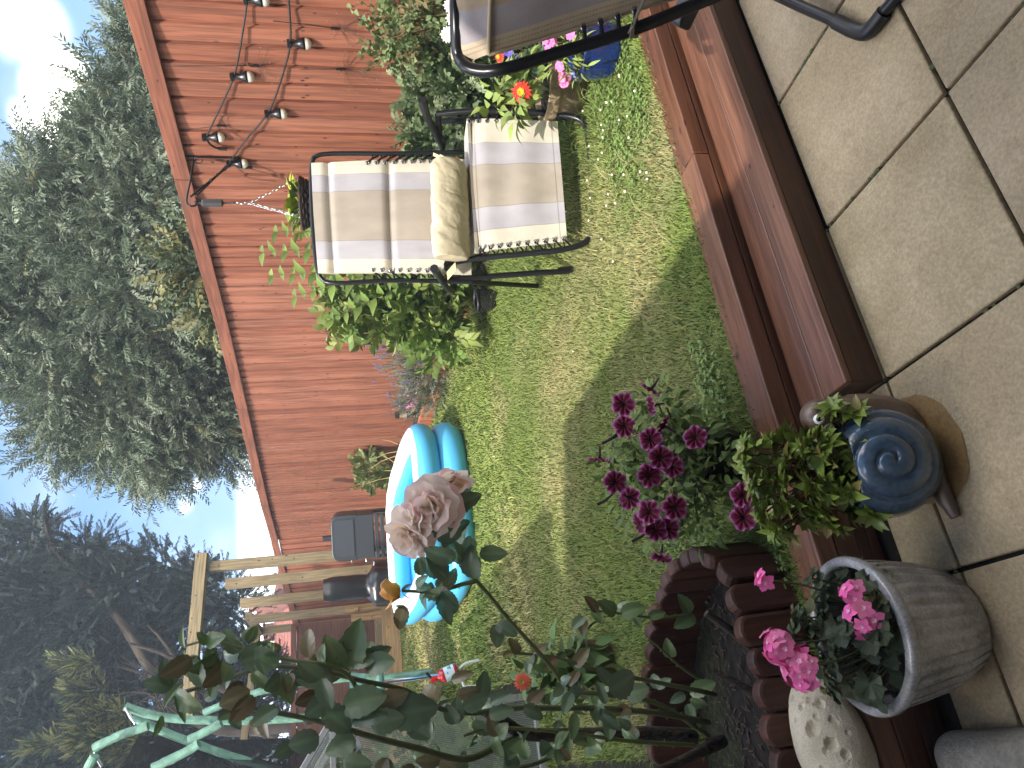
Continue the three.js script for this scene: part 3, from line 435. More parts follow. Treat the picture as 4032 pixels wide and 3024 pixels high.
{
  const c = thing('reclining_chair', 'padded cream and grey striped recliner standing unfolded on the lawn', 'recliner', [0, 0, 0]);
  const bk = sheet([2.557,1.87,-3.677], [3.212,1.885,-3.454], [2.425,0.969,-3.519], [3.106,0.929,-3.283], 24, 60, (u, v) => -(0.018 * Math.sin(Math.PI * u) * (v < 0.5 ? 1 : 1.1) - 0.026 * Math.exp(-(((v - 0.485) / 0.022) ** 2)) - 0.022 * Math.exp(-(((v - 0.10) / 0.02) ** 2)) + 0.006 * (noise(u * 5, v * 9, 31, 3) - 0.5) - 0.07 * (1 - Math.sin(Math.PI * clamp(v * 0.9 + 0.1))) * 0.3), 0.028);
  part('backrest', bk, fabA, c);
  const lg = sheet([2.468,0.965,-3.365], [3.22,0.962,-3.073], [2.435,0.439,-3.226], [3.106,0.447,-2.973], 20, 18, (u, v) => -(0.016 * Math.sin(Math.PI * u) - 0.045 * Math.exp(-((v / 0.12) ** 2)) + 0.010 * Math.sin(v * 13) * Math.sin(Math.PI * u) + 0.006 * (noise(u * 6, v * 6, 33, 3) - 0.5)), 0.026);
  part('leg_rest', lg, fabB, c);
  part('seat', sheet([2.503,0.982,-3.482], [3.2,0.955,-3.215], [2.468,0.948,-3.365], [3.22,0.951,-3.073], 8, 4, () => 0, 0.02), fabB, c);
  {
    const A = V([2.433,1.1,-3.382]), B = V([2.99,1.079,-3.183]), L = A.distanceTo(B); const g = new THREE.CapsuleGeometry(0.115, L - 0.13, 14, 44, 60); const p = g.attributes.position;
    for (let i = 0; i < p.count; i++) { const x = p.getX(i), y = p.getY(i), z = p.getZ(i), e = smooth(L / 2, L / 2 - 0.12, Math.abs(y)), k = 1 + 0.10 * (noise(x * 12 + 5, y * 7, 35, 3) - 0.5) + 0.055 * Math.pow(noise(x * 26 + y * 30 + 7, y * 34 - z * 20, 36, 3), 2) - 0.05 * Math.exp(-(((noise(x * 9 + 40, y * 11 + z * 8, 39, 2) - 0.5) / 0.035) ** 2)) + 0.05 * Math.sin(y * 50 + x * 30) * (1 - e); p.setXYZ(i, x * k, clamp(y, -L / 2 + 0.005, L / 2 - 0.005), z * k * 0.66); }
    g.computeVertexNormals(); const dir = B.clone().sub(A).normalize(); g.applyQuaternion(new THREE.Quaternion().setFromUnitVectors(new THREE.Vector3(0, 1, 0), dir)); const m = A.lerp(B, 0.5); g.translate(m.x, m.y, m.z); metreUV(g);
    const pil = part('pillow', metreUV(g), M(0xd8ccac, { map: weave, bump: blotchB, bs: 0.006, rough: 0.95 }), c);
    part('strap', [bar([3.043,1.127,-3.202], [2.964,1.077,-3.162], 0.03, 0.003), bar([3.084,1.161,-3.227], [3.026,1.115,-3.199], 0.022, 0.003), bar([2.396,1.075,-3.4], [2.391,1.119,-3.491], 0.06, 0.003)], M(0xdcc99c, { map: weave, rough: 0.95 }), pil);
  }
  part('back_frame', [tube([[2.425,0.953,-3.608], [2.474,1.431,-3.651], [2.506,1.795,-3.713], [2.531,1.844,-3.723], [2.575,1.869,-3.702], [3.233,1.882,-3.477], [3.27,1.863,-3.459], [3.276,1.806,-3.445], [3.214,1.359,-3.364], [3.174,0.909,-3.295]], 0.0145, 60, 8)], tubeBlack, c);
  part('front_frame', [tube([[2.467,1.124,-3.476], [2.466,1.023,-3.444], [2.456,0.909,-3.404], [2.426,0.683,-3.33], [2.4,0.461,-3.254], [2.411,0.34,-3.204], [2.467,0.293,-3.166], [2.608,0.291,-3.099], [2.953,0.294,-2.945], [3.052,0.319,-2.909], [3.132,0.461,-2.938], [3.245,0.93,-3.039], [3.287,1.13,-3.108]], 0.0175, 90, 9)], tubeBlack, c);
  part('rear_frame', [tube([[2.462,1.079,-3.634], [2.442,0.84,-3.577], [2.422,0.592,-3.52], [2.41,0.342,-3.47], [2.44,0.299,-3.456], [2.511,0.304,-3.434], [2.768,0.296,-3.333], [3.195,0.285,-3.151], [3.283,0.305,-3.132], [3.344,0.526,-3.169], [3.417,1.089,-3.29]], 0.0175, 80, 9)], tubeBlack, c);
  part('foot_cap', [tube([[2.421,0.436,-3.498], [2.411,0.333,-3.47]], 0.021, 1, 10)], plasticBlack, c);
  part('rear_leg', [tube([[2.502,1.037,-3.704], [2.587,0.828,-3.863], [2.662,0.425,-4.026]], 0.017, 10, 8)], plasticBlack, c);
  part('rear_leg', [tube([[3.465,0.978,-3.333], [3.592,0.764,-3.472], [3.709,0.388,-3.616]], 0.017, 10, 8)], plasticBlack, c);
  part('hinge', [tube([[2.46,0.908,-3.48], [2.487,0.826,-3.689]], 0.012, 1, 6), tube([[2.467,1.113,-3.476], [2.491,1.089,-3.687]], 0.022, 1, 8), tube([[3.305,1.121,-3.132], [3.287,1.099,-3.307]], 0.02, 1, 8)], plasticBlack, c);
  part('armrest', [tube([[2.385,1.201,-3.405], [2.425,1.169,-3.519], [2.453,1.089,-3.727], [2.478,1.051,-3.804]], 0.026, 14, 8, 0.016)], plasticBlack, c);
  part('armrest', [tube([[3.266,1.225,-2.985], [3.26,1.193,-3.099], [3.27,1.117,-3.271], [3.259,1.083,-3.365]], 0.026, 14, 8, 0.016)], plasticBlack, c);
  const l1 = lacing([[2.516,1.545,-3.597], [2.457,1.182,-3.526]], [[2.496,1.502,-3.662], [2.467,1.148,-3.61]], 8), l2 = lacing([[3.145,1.549,-3.375], [3.104,1.177,-3.306]], [[3.213,1.494,-3.387], [3.181,1.118,-3.335]], 8), l3 = lacing([[2.468,0.932,-3.321], [2.439,0.469,-3.202]], [[2.473,0.911,-3.396], [2.42,0.427,-3.255]], 10), l4 = lacing([[3.19,0.949,-3.065], [3.149,0.75,-3.018]], [[3.243,0.933,-3.062], [3.195,0.728,-3.019]], 5);
  part('lacing', [l1, l2, l3, l4].flatMap((q) => q[0]), cordM, c); part('eyelets', [l1, l2, l3, l4].flatMap((q) => q[1]), chrome, c);
  // mesh cup holder clipped to the arm
  const h = V([2.43,0.899,-3.827]), ring = new THREE.TorusGeometry(0.08, 0.011, 8, 28).toNonIndexed(); ring.rotateX(Math.PI / 2); ring.scale(1, 1, 0.8);
  const cup = part('cup_holder', [place(ring, h.toArray(), 0, 25 * RAD, 0), bar([2.479,0.916,-3.737], [2.459,0.9,-3.791], 0.03, 0.02)], plasticBlack, c);
  const net = tex(64, 64, (u, v) => { const a = Math.abs(((u * 10 + v * 10) % 1 + 1) % 1 - 0.5), b = Math.abs(((u * 10 - v * 10) % 1 + 1) % 1 - 0.5); return a > 0.30 || b > 0.30 ? 1 : 0.12; }, false);
  const bag = lathe([[0.078, 0], [0.080, -0.05], [0.076, -0.10], [0.055, -0.135], [0, -0.145]], 20); const bp = bag.attributes.position; for (let i = 0; i < bp.count; i++) { const k = 1 + 0.12 * noise(bp.getX(i) * 40 + 3, bp.getY(i) * 30, 37); bp.setXYZ(i, bp.getX(i) * k, bp.getY(i) * (bp.getX(i) > 0 ? 1.0 : 0.85), bp.getZ(i) * 0.8 * k); }
  bag.computeVertexNormals(); part('mesh_bag', place(bag, h.toArray(), 0, 25 * RAD, 0), M(0x1c1f1a, { alphaMap: net, transparent: true, rough: 0.8, side: THREE.DoubleSide }), cup);
}
{
  const c = thing('reclining_chair', 'taupe recliner close by on the patio, seen from its side', 'recliner', [0, 0, 0]);
  const fabC = M(0xffffff, { map: tex(256, 256, (u, v) => { const n = fbm(u * 8, v * 8, 8, 8, 95, 4), w = 0.5 + 0.5 * Math.sin(u * 700) * Math.sin(v * 700); const k = 0.92 + 0.06 * w + 0.14 * (n - 0.5); const c0 = v < 0.13 ? [188, 172, 148] : v < 0.36 ? [160, 154, 158] : [168, 150, 128]; const st = (Math.abs(v - 0.05) < 0.006 || Math.abs(v - 0.09) < 0.006) && (u * 60 % 1) < 0.6 ? 0.8 : 1; return c0.map((q) => q / 255 * k * st); }), rough: 0.9, bump: speckB, bs: 0.0006, side: THREE.DoubleSide });
  // the cloth: a rolled top edge and the long panel running back along the tube
  part('backrest', sheet([1.761,1.221,-1.431], [1.858,0.649,-1.274], [1.889,1.241,-1.093], [1.969,0.714,-0.944], 22, 12, (u, v) => 0.02 * Math.sin(Math.PI * v) + 0.008 * Math.sin(u * 9) * (0.3 + v) + 0.004 * (noise(u * 9, v * 5, 38, 3) - 0.5), 0.012), fabC, c);
  { const top = [[1.76,1.216,-1.432], [1.77,1.247,-1.46], [1.773,1.286,-1.481], [1.81,1.315,-1.497], [1.873,1.313,-1.522]].map(V), far = [[1.889,1.236,-1.093], [1.908,1.266,-1.106], [1.926,1.302,-1.12], [1.966,1.319,-1.145], [2.007,1.317,-1.17]].map(V); const pos = [], uv = []; for (let j = 0; j < 4; j++) for (let i = 0; i < 12; i++) { const f = (jj, ii) => top[jj].clone().lerp(far[jj], ii / 12).add(new THREE.Vector3(0, 0.004 * Math.sin(ii * 2 + jj), 0)); const q = [[j, i], [j, i + 1], [j + 1, i + 1], [j, i], [j + 1, i + 1], [j + 1, i]]; for (const [a, b] of q) { const p = f(a, b); pos.push(p.x, p.y, p.z); uv.push(a / 4, b / 12); } } const g = new THREE.BufferGeometry(); g.setAttribute('position', new THREE.Float32BufferAttribute(pos, 3)); g.setAttribute('uv', new THREE.Float32BufferAttribute(uv, 2)); part('rolled_hem', toCreasedNormals(g, 1.6), fabC, c); }
  part('hem_seam', [tube([[1.749,1.218,-1.426], [1.775,1.024,-1.369], [1.834,0.659,-1.263]], 0.006, 10, 6), tube([[1.75,1.218,-1.426], [1.773,1.226,-1.326], [1.815,1.228,-1.217]], 0.006, 8, 6)], M(0xa99a82, { rough: 0.9 }), c);
  part('side_tube', [tube([[2.002,1.31,-1.217], [1.834,1.307,-1.408], [1.797,1.299,-1.469], [1.75,1.281,-1.47], [1.723,1.244,-1.461], [1.703,1.189,-1.437], [1.718,1.03,-1.386], [1.739,0.833,-1.32], [1.779,0.613,-1.235], [1.813,0.458,-1.174]], 0.0185, 60, 10)], tubeBlack, c);
  const lc = lacing([[1.784,0.942,-1.343], [1.799,0.798,-1.291]], [[1.724,0.951,-1.349], [1.737,0.809,-1.299]], 4, 0.006); part('lacing', lc[0], cordM, c); part('eyelets', lc[1], chrome, c);
  part('strap', [bar([1.826,0.77,-1.234], [1.713,0.83,-1.293], 0.045, 0.004), bar([1.713,0.83,-1.293], [1.755,0.786,-1.323], 0.04, 0.004)], M(0x8f8b80, { map: weave, rough: 0.9 }), c);
  part('foot_tube', [tube([[2.29,0.09,-1.536], [2.081,0.06,-1.447], [1.942,0.04,-1.386], [1.845,0.025,-1.345], [1.804,0.022,-1.316], [1.791,0.022,-1.282], [1.779,0.022,-1.226], [1.763,0.022,-1.122]], 0.019, 30, 10)], tubeBlack, c);
  part('foot_cap', [tube([[1.928,0.038,-1.38], [1.84,0.026,-1.344], [1.789,0.024,-1.311], [1.779,0.024,-1.274], [1.776,0.024,-1.23]], 0.0245, 20, 10)], plasticBlack, c);
  part('far_side_tube', [tube([[1.977,1.33,-1.007], [1.956,1.249,-0.973], [1.992,0.978,-0.889], [2.057,0.681,-0.791]], 0.0185, 30, 10), tube([[2.002,1.31,-1.217], [1.979,1.325,-1.095], [1.977,1.33,-1.007]], 0.0185, 12, 10)], tubeBlack, c);
  part('leg', [tube([[1.813,0.458,-1.174], [1.948,0.365,-1.231], [2.29,0.09,-1.536]], 0.0175, 12, 10)], tubeBlack, c);
  part('leg', [tube([[2.057,0.681,-0.791], [2.221,0.515,-0.824], [2.205,0.03,-1.003]], 0.0175, 12, 10)], tubeBlack, c);
  part('knuckle', place(box(0.07, 0.05, 0.09, 0, 0, 0, 'y', 0.012), [1.859,0.612,-1.329], 0.3, 0.5, 0.2), plasticBlack, c);
}
// ---------- string lights, bracket, wire lights and the hanging basket on the fence ----------
function cableOf(pts, off = 0.05) { return pts; }
const bulbGlass = M(0xf2efe4, { rough: 0.25 }), blackGloss = M(0x151617, { rough: 0.3 });
function bulb(parent, p) { const g = new THREE.Group(); g.name = 'bulb'; g.position.set(...p); g.rotation.z = 0.06; g.scale.setScalar(1.3); parent.add(g); part('socket', [lathe([[0.0001, 0.012], [0.012, 0.012], [0.014, -0.012], [0.014, -0.03], [0.024, -0.044], [0.029, -0.062], [0.0295, -0.072], [0, -0.072]], 16), place(box(0.034, 0.022, 0.03, 0, 0.006, 0), [0, 0, 0])], blackGloss, g); part('globe', lathe([[0.0285, -0.072], [0.0275, -0.084], [0.021, -0.097], [0.010, -0.104], [0.0001, -0.106]], 18), bulbGlass, g); }
{
  const s = thing('string_light', 'upper loop of black festoon cable with white bulbs on the fence', 'string light', [0, 0, 0], 0, 'festoon lights on the fence');
  part('cable', [tube([[4.206,2.189,-2.929], [4.194,2.236,-3.136], [4.184,2.288,-3.318], [4.17,2.401,-3.659], [4.156,2.532,-3.912], [4.135,2.686,-4.186]], 0.0065, 50, 6), tube([[4.135,2.688,-4.195], [4.132,2.681,-4.256], [4.129,2.637,-4.299], [4.129,2.586,-4.307]], 0.008, 10, 6)], blackGloss, s);
  part('end_cap', [tube([[4.129,2.625,-4.303], [4.129,2.566,-4.306]], 0.013, 1, 8)], blackGloss, s);
  for (const p of [[4.196,2.231,-3.106], [4.165,2.408,-3.666], [4.135,2.698,-4.199]]) bulb(s, p);
  const t = thing('string_light', 'lower loop of black festoon cable sagging to the hanging bracket', 'string light', [0, 0, 0], 0, 'festoon lights on the fence');
  part('cable', [tube([[4.207,1.969,-2.913], [4.197,1.979,-3.089], [4.18,2.003,-3.385], [4.171,2.08,-3.633], [4.153,2.222,-3.961], [4.134,2.407,-4.204], [4.121,2.578,-4.445]], 0.0065, 60, 6), tube([[4.121,2.578,-4.445], [4.068,2.645,-4.49], [3.967,2.732,-4.512], [3.791,2.794,-4.443]], 0.0075, 20, 6)], blackGloss, t);
  part('end_cap', [tube([[4.118,2.481,-4.491], [4.118,2.412,-4.489]], 0.013, 1, 8)], blackGloss, t);
  for (const p of [[4.18,2.004,-3.392], [4.148,2.226,-3.969], [4.12,2.573,-4.454]]) bulb(t, p);
  const b = thing('hanging_bracket', 'black wrought iron bracket screwed under the fence rail', 'bracket', [0, 0, 0]);
  const R0 = V([4.119,2.813,-4.389]), n = new THREE.Vector3(-0.998, 0, 0.056), tip = R0.clone().addScaledVector(n, 0.46), low = V([4.143,2.499,-4.412]);
  part('back_bar', [bar([4.138,2.876,-4.401], [4.143,2.495,-4.412], 0.022, 0.008)], blackGloss, b);
  part('arm', [tube([R0, R0.clone().lerp(tip, 0.5).add(new THREE.Vector3(0, 0.012, 0)), tip.clone().add(new THREE.Vector3(0, 0.02, 0)), tip.clone().addScaledVector(n, 0.03).add(new THREE.Vector3(0, -0.005, 0)), tip.clone().addScaledVector(n, 0.02).add(new THREE.Vector3(0, -0.045, 0)), tip.clone().addScaledVector(n, -0.015).add(new THREE.Vector3(0, -0.035, 0))], 0.008, 30, 6)], blackGloss, b);
  const br = []; for (let i = 0; i <= 20; i++) { const q = low.clone().lerp(tip.clone().addScaledVector(n, -0.06), i / 20); br.push(q); } part('brace', [tube(br, 0.009, 30, 4), ...[3, 6, 9, 12, 15].map((i) => place(new THREE.OctahedronGeometry(0.017, 0).toNonIndexed(), br[i].toArray(), 0.5, i, 0.3))], blackGloss, b);
  part('scroll', [place(new THREE.TorusGeometry(0.026, 0.005, 5, 14, 5), R0.clone().addScaledVector(n, 0.03).add(new THREE.Vector3(0, -0.03, 0)).toArray(), 0, -1.2, 0), place(new THREE.TorusGeometry(0.024, 0.005, 5, 14, 5), low.clone().addScaledVector(n, 0.03).add(new THREE.Vector3(0, 0.05, 0)).toArray(), 0, -1.2, 2)], blackGloss, b);
  // pulley, chains, wicker basket with lime leaves
  const k = thing('hanging_basket', 'dark wicker basket of lime leaves hanging from chains behind the recliner', 'basket', [0, 0, 0]);
  const hk = tip.clone().addScaledVector(n, 0.0).add(new THREE.Vector3(0, -0.05, 0)), dpt = 5.55;
  const H = (dy) => hk.clone().add(new THREE.Vector3(0, -dy, 0));
  part('pulley', [place(new RoundedBoxGeometry(0.05, 0.15, 0.04, 2, 0.012), H(0.105).toArray()), tube([H(0.18), H(0.245)], 0.007, 1, 6), tube([H(0), H(0.04)], 0.005, 1, 6), place(new THREE.SphereGeometry(0.012, 8, 6), H(0.25).toArray())], M(0x3c3f42, { rough: 0.5 }), k);
  const rim = H(0.735), RR = 0.19; const links = [];
  for (let a = 0; a < 3; a++) { const e = rim.clone().add(new THREE.Vector3(Math.cos(a * 2.1 + 0.7) * RR, 0, Math.sin(a * 2.1 + 0.7) * RR)), s0 = H(0.36); const L = s0.distanceTo(e), m = Math.round(L / 0.028); for (let i = 0; i < m; i++) { const p = s0.clone().lerp(e, (i + 0.5) / m), lk = new THREE.TorusGeometry(0.012, 0.0028, 4, 8); lk.scale(0.7, 1.35, 1); lk.rotateY(i % 2 ? 1.57 : 0); lk.applyQuaternion(new THREE.Quaternion().setFromUnitVectors(new THREE.Vector3(0, -1, 0), e.clone().sub(s0).normalize())); lk.translate(p.x, p.y, p.z); links.push(lk.toNonIndexed()); } }
  for (let i = 0; i < 4; i++) { const lk = new THREE.TorusGeometry(0.013, 0.003, 4, 8); lk.scale(0.7, 1.35, 1); lk.rotateY(i % 2 ? 1.57 : 0); const p = H(0.265 + i * 0.027); lk.translate(p.x, p.y, p.z); links.push(lk.toNonIndexed()); }
  part('chain', links, chrome, k, null);
  const wk = []; for (let j = 0; j < 7; j++) { const y = -0.02 * j, rr = RR - 0.012 * j; const pts = []; for (let i = 0; i < 40; i++) { const a = i / 40 * Math.PI * 2; pts.push(new THREE.Vector3(Math.cos(a) * (rr + 0.006 * Math.sin(i * 2.2 + j * 3)), y, Math.sin(a) * (rr + 0.006 * Math.sin(i * 2.2 + j * 3))).add(rim)); } wk.push(tube(pts, 0.011, 60, 5, 0.011, true)); }
  part('wicker', wk, M(0x33251d, { rough: 0.7 }), k);
  part('soil', place(new THREE.CylinderGeometry(0.17, 0.15, 0.1, 20).toNonIndexed(), [rim.x, rim.y - 0.06, rim.z]), M(0x2a221a, { map: soilT, rough: 1 }), k);
  const r = rng(5), L = []; for (let i = 0; i < 46; i++) { const a = r() * 6.28, q = r() * 0.16; L.push({ p: rim.clone().add(new THREE.Vector3(Math.cos(a) * q, r() * 0.04, Math.sin(a) * q)), d: new THREE.Vector3(Math.cos(a), 0.3 + 1.3 * r(), Math.sin(a)), n: new THREE.Vector3(0, 1, 0.3), l: 0.10 + 0.07 * r(), w: 0.07, c: i % 3 ? tint([0.36, 0.46, 0.04], r, 0.25) : tint([0.10, 0.2, 0.04], r, 0.25) }); } part('leaves', leafGeo(L, 'oval', 0.3, 0.5), LEAF, k, null, 'stuff');
}
{
  const r = rng(17), wm = M(0x5a3f34, { rough: 0.5, metal: 0.3 });
  [[[4.16,2.54,-4.106], 'bare copper wire burst light between the two festoon loops', [4.167,2.844,-4.159]], [[4.189,2.229,-3.59], 'bare copper wire burst light under the upper festoon loop', [4.197,2.823,-3.628]], [[4.206,1.677,-3.281], 'bare copper wire burst light low on the fence by the climbing rose', [4.217,2.096,-3.261]], [[4.189,1.662,-3.588], 'faint copper wire burst light above the grey green shrub', [4.198,1.989,-3.612]]].forEach(([p, lab, from]) => {
    const t = thing('wire_light', lab, 'light', [0, 0, 0], 0, 'wire burst lights on the fence'), o = V(p), w = [], b = [];
    for (let i = 0; i < 15; i++) { const d = rdir(r); d.x = -Math.abs(d.x) * 0.5; d.y -= 0.5; const e = o.clone().addScaledVector(d, 0.10 + 0.10 * r()); w.push(tube([o, o.clone().lerp(e, 0.5).add(new THREE.Vector3(0, 0.02 * r(), 0.02 * (r() - 0.5))), e], 0.0014, 4, 3)); b.push(place(new THREE.IcosahedronGeometry(0.0036, 0), e.toArray())); }
    part('wires', w, wm, t); part('beads', b, M(0x9c7a62, { rough: 0.3 }), t); part('holder', [tube([o.clone().add(new THREE.Vector3(0, 0.06, 0)), o], 0.009, 1, 8)], blackGloss, t); part('lead', [tube([V(from), V(from).lerp(o, 0.55).add(new THREE.Vector3(-0.01, 0, 0.01)), o.clone().add(new THREE.Vector3(0, 0.06, 0))], 0.003, 10, 4)], blackGloss, t);
  });
}
// ---------- paddling pool ----------
{
  const t = thing('paddling_pool', 'blue and white inflatable paddling pool on the far lawn', 'paddling pool', [2.06, 0, -7.98], 0);
  const W = 0.97, Lh = 1.33, rc = 0.62; const path = []; // rounded rectangle, tilted with the slope
  const N = 96; for (let i = 0; i < N; i++) { const a = i / N * Math.PI * 2, cx = Math.cos(a), sz = Math.sin(a), e = 0.55; path.push([Math.sign(cx) * Math.pow(Math.abs(cx), e) * W, Math.sign(sz) * Math.pow(Math.abs(sz), e) * Lh]); }
  const slope = (z) => lawnY(-7.98 + z);
  const ring = (y, r, k, from, to, ins = 0, sq = 0.9) => { // part of a tube's section from angle to angle (0 = outward, 90 up)
    const pos = [], M2 = 14; const P = (i, j) => { const [x, z] = path[(i + N) % N], [x2, z2] = path[(i + 1) % N], [x0, z0] = path[(i - 1 + N) % N]; let nx = (z2 - z0), nz = -(x2 - x0); const l = Math.hypot(nx, nz); nx /= l; nz /= l; const a = lerp(from, to, j / M2) * RAD, w = 1 + 0.02 * Math.sin(i * 0.9); const o = Math.cos(a) * r * k - ins; return [x - W * 0 + nx * (o - r * k), slope(z) + y + Math.sin(a) * r * sq * w, z + nz * (o - r * k)]; };
    for (let i = 0; i < N; i++) for (let j = 0; j < M2; j++) { const a = P(i, j), b = P(i + 1, j), c = P(i + 1, j + 1), d = P(i, j + 1); pos.push(...a, ...c, ...b, ...a, ...d, ...c); }
    const g = new THREE.BufferGeometry(); g.setAttribute('position', new THREE.Float32BufferAttribute(pos, 3)); return toCreasedNormals(g, 1.2);
  };
  const blue = M(0x58bcf0, { rough: 0.32, side: THREE.DoubleSide }), white = M(0xeef2f6, { rough: 0.3, side: THREE.DoubleSide }), deep = M(0x5cbef0, { rough: 0.4, side: THREE.DoubleSide });
  part('lower_ring', ring(0.155, 0.178, 1, -90, 270), blue, t);
  part('upper_ring', ring(0.43, 0.16, 1, -100, 44), blue, t); part('white_top', ring(0.43, 0.16, 1, 44, 150, 0), white, t); part('inner_wall', ring(0.43, 0.16, 1, 150, 262), deep, t);
  const sh = new THREE.Shape(path.map(([x, z]) => new THREE.Vector2(x * 0.93, z * 0.93))); const fl = new THREE.ShapeGeometry(sh); fl.rotateX(Math.PI / 2); { const p = fl.attributes.position; for (let i = 0; i < p.count; i++) p.setY(i, slope(p.getZ(i)) + 0.03); } fl.computeVertexNormals(); part('floor', fl, deep, t);
}
// ---------- pots and ornaments ----------
const soilM = M(0x2a231c, { map: soilT, bump: blotchB, bs: 0.012, rough: 1 });
function flowerGeo(n, r, w, c0, c1, cup, seed, rings = 1) {   // petals round +z; returns geometry with colours
  const rr = rng(seed), L = []; for (let k = 0; k < rings; k++) for (let i = 0; i < n; i++) { const a = (i + k * 0.5) / n * Math.PI * 2 + (rr() - 0.5) * 0.1, s = 1 - k * 0.22, d = new THREE.Vector3(Math.cos(a), Math.sin(a), cup * (1 + k * 0.8)); L.push({ p: new THREE.Vector3(0, 0, 0.002 * k), d, n: new THREE.Vector3(0, 0, 1), l: r * s * (0.92 + 0.16 * rr()), w: w * s, c: tint(k % 2 ? c1 : c0, rr, 0.12), fold: 0.12, curl: 0.35 }); } return L;
}
const faceTo = (g, p, d, roll = 0) => { const q = new THREE.Quaternion().setFromUnitVectors(new THREE.Vector3(0, 0, 1), d.clone().normalize()); g.rotateZ(roll); g.applyQuaternion(q); g.translate(p.x, p.y, p.z); return g; };
const toCam = (p, r, k = 0.4) => new THREE.Vector3(0, 1.61, 0).sub(p).normalize().add(rdir(r).multiplyScalar(k)).normalize();
{
  // grey ribbed pot of geraniums
  const C0 = [0.085, 0, -1.9], K = 1.13, t = thing('geranium_pot', 'grey glazed ribbed pot of pink geraniums on the patio', 'plant pot', C0);
  const prof = [[0.0, 0.0], [0.115, 0.0], [0.128, 0.012], [0.155, 0.09], [0.172, 0.20], [0.178, 0.262], [0.182, 0.268], [0.188, 0.276], [0.188, 0.290], [0.182, 0.297], [0.166, 0.297], [0.160, 0.288], [0.158, 0.22]];
  const g = new THREE.LatheGeometry(prof.map(([x, y]) => new THREE.Vector2(x, y)), 132); const p = g.attributes.position; for (let i = 0; i < p.count; i++) { const x = p.getX(i), y = p.getY(i), z = p.getZ(i), a = Math.atan2(z, x), r0 = Math.hypot(x, z); if (y > 0.014 && y < 0.262 && r0 > 0.12) { const k = 1 - 0.055 * Math.pow(0.5 + 0.5 * Math.cos(a * 33), 3) * smooth(0.014, 0.04, y) * smooth(0.262, 0.24, y); p.setX(i, x * k); p.setZ(i, z * k); } } g.scale(K, 1.06, K); g.computeVertexNormals();
  part('pot', metreUV(g.toNonIndexed(), 'y', 0, 0, 3), M(0xd6d5d6, { map: blotch, rough: 0.22, phys: { clearcoat: 0.6, clearcoatRoughness: 0.15 } }), t);
  part('soil', place(new THREE.CircleGeometry(0.158, 24), [0, 0.235, 0], -Math.PI / 2), soilM, t);
  const r = rng(31), L = []; const gl = [];
  const gleaf = (p, up, s, c) => { // scalloped round leaf, cupped
    const n = 22, pos = [], col = []; const q = new THREE.Quaternion().setFromUnitVectors(new THREE.Vector3(0, 1, 0), up.clone().normalize()); const pt = (i, k) => { const a = i / n * Math.PI * 2 + 0.35, notch = 1 - 0.75 * Math.exp(-((((a - 0.35) % (Math.PI * 2)) / 0.25) ** 2)); const rad = s * k * (0.9 + 0.08 * Math.cos(i * 2.1) + 0.06 * Math.cos(a * 9)) * notch; return new THREE.Vector3(Math.cos(a) * rad, (k * k) * s * (0.20 + 0.13 * Math.sin(a * 4.5)), Math.sin(a) * rad).applyQuaternion(q).add(p); };
    for (let i = 0; i < n; i++) { const tri = (a, b, c2, m) => { for (const [v, e] of [[a, m[0]], [b, m[1]], [c2, m[2]]]) { pos.push(v.x, v.y, v.z); col.push(c[0] * e, c[1] * e, c[2] * e); } }; tri(pt(i, 0.02), pt(i + 1, 0.55), pt(i, 0.55), [1.15, 0.9, 0.9]); tri(pt(i, 0.55), pt(i + 1, 0.55), pt(i + 1, 1), [0.9, 0.9, 1.05]); tri(pt(i, 0.55), pt(i + 1, 1), pt(i, 1), [0.9, 1.05, 1.05]); }
    const gg = new THREE.BufferGeometry(); gg.setAttribute('position', new THREE.Float32BufferAttribute(pos, 3)); gg.setAttribute('color', new THREE.Float32BufferAttribute(col, 3)); gg.computeVertexNormals(); return gg;
  };
  const stems = [];
  for (let i = 0; i < 64; i++) { const a = r() * 6.28, q = 0.03 + 0.15 * Math.sqrt(r()); const h = 0.25 + 0.16 * r() + 0.07 * (0.16 - q) / 0.16 + (Math.cos(a - 3.9) > 0.4 ? 0.07 * r() : 0); const pp = new THREE.Vector3(Math.cos(a) * q, h, Math.sin(a) * q); part('leaf', gleaf(pp, new THREE.Vector3(Math.cos(a) * q * 4 + (r() - 0.5) * 0.5, 1, Math.sin(a) * q * 4 + (r() - 0.5) * 0.5), 0.030 + 0.018 * r(), tint(i % 9 ? [0.062, 0.085, 0.046] : [0.13, 0.13, 0.05], r, 0.25)), LEAF, t); stems.push(tube([[pp.x * 0.3, 0.23, pp.z * 0.3], [pp.x * 0.8, h * 0.8, pp.z * 0.8], pp], 0.0022, 4, 4)); }
  const heads = [[[0.255,0.554,-1.873], 0.018, 3], [[0.08,0.558,-1.868], 0.045, 12], [[0.018,0.516,-1.853], 0.05, 14], [[0.178,0.38,-1.754], 0.03, 4], [[0.116,0.366,-1.762], 0.045, 7]];
  const FG = [0, 1, 2, 3].map((k) => leafGeo(flowerGeo(5, 0.027, 0.0205, [0.88, 0.15 + 0.03 * k, 0.45], [0.80, 0.10, 0.38], 0.22, 40 + k).concat(flowerGeo(5, 0.007, 0.006, [0.9, 0.5, 0.7], [0.5, 0.02, 0.15], 0.5, 50 + k).map((q) => (q.p.z = 0.004, q))), 'round', 0.15, 0.4));
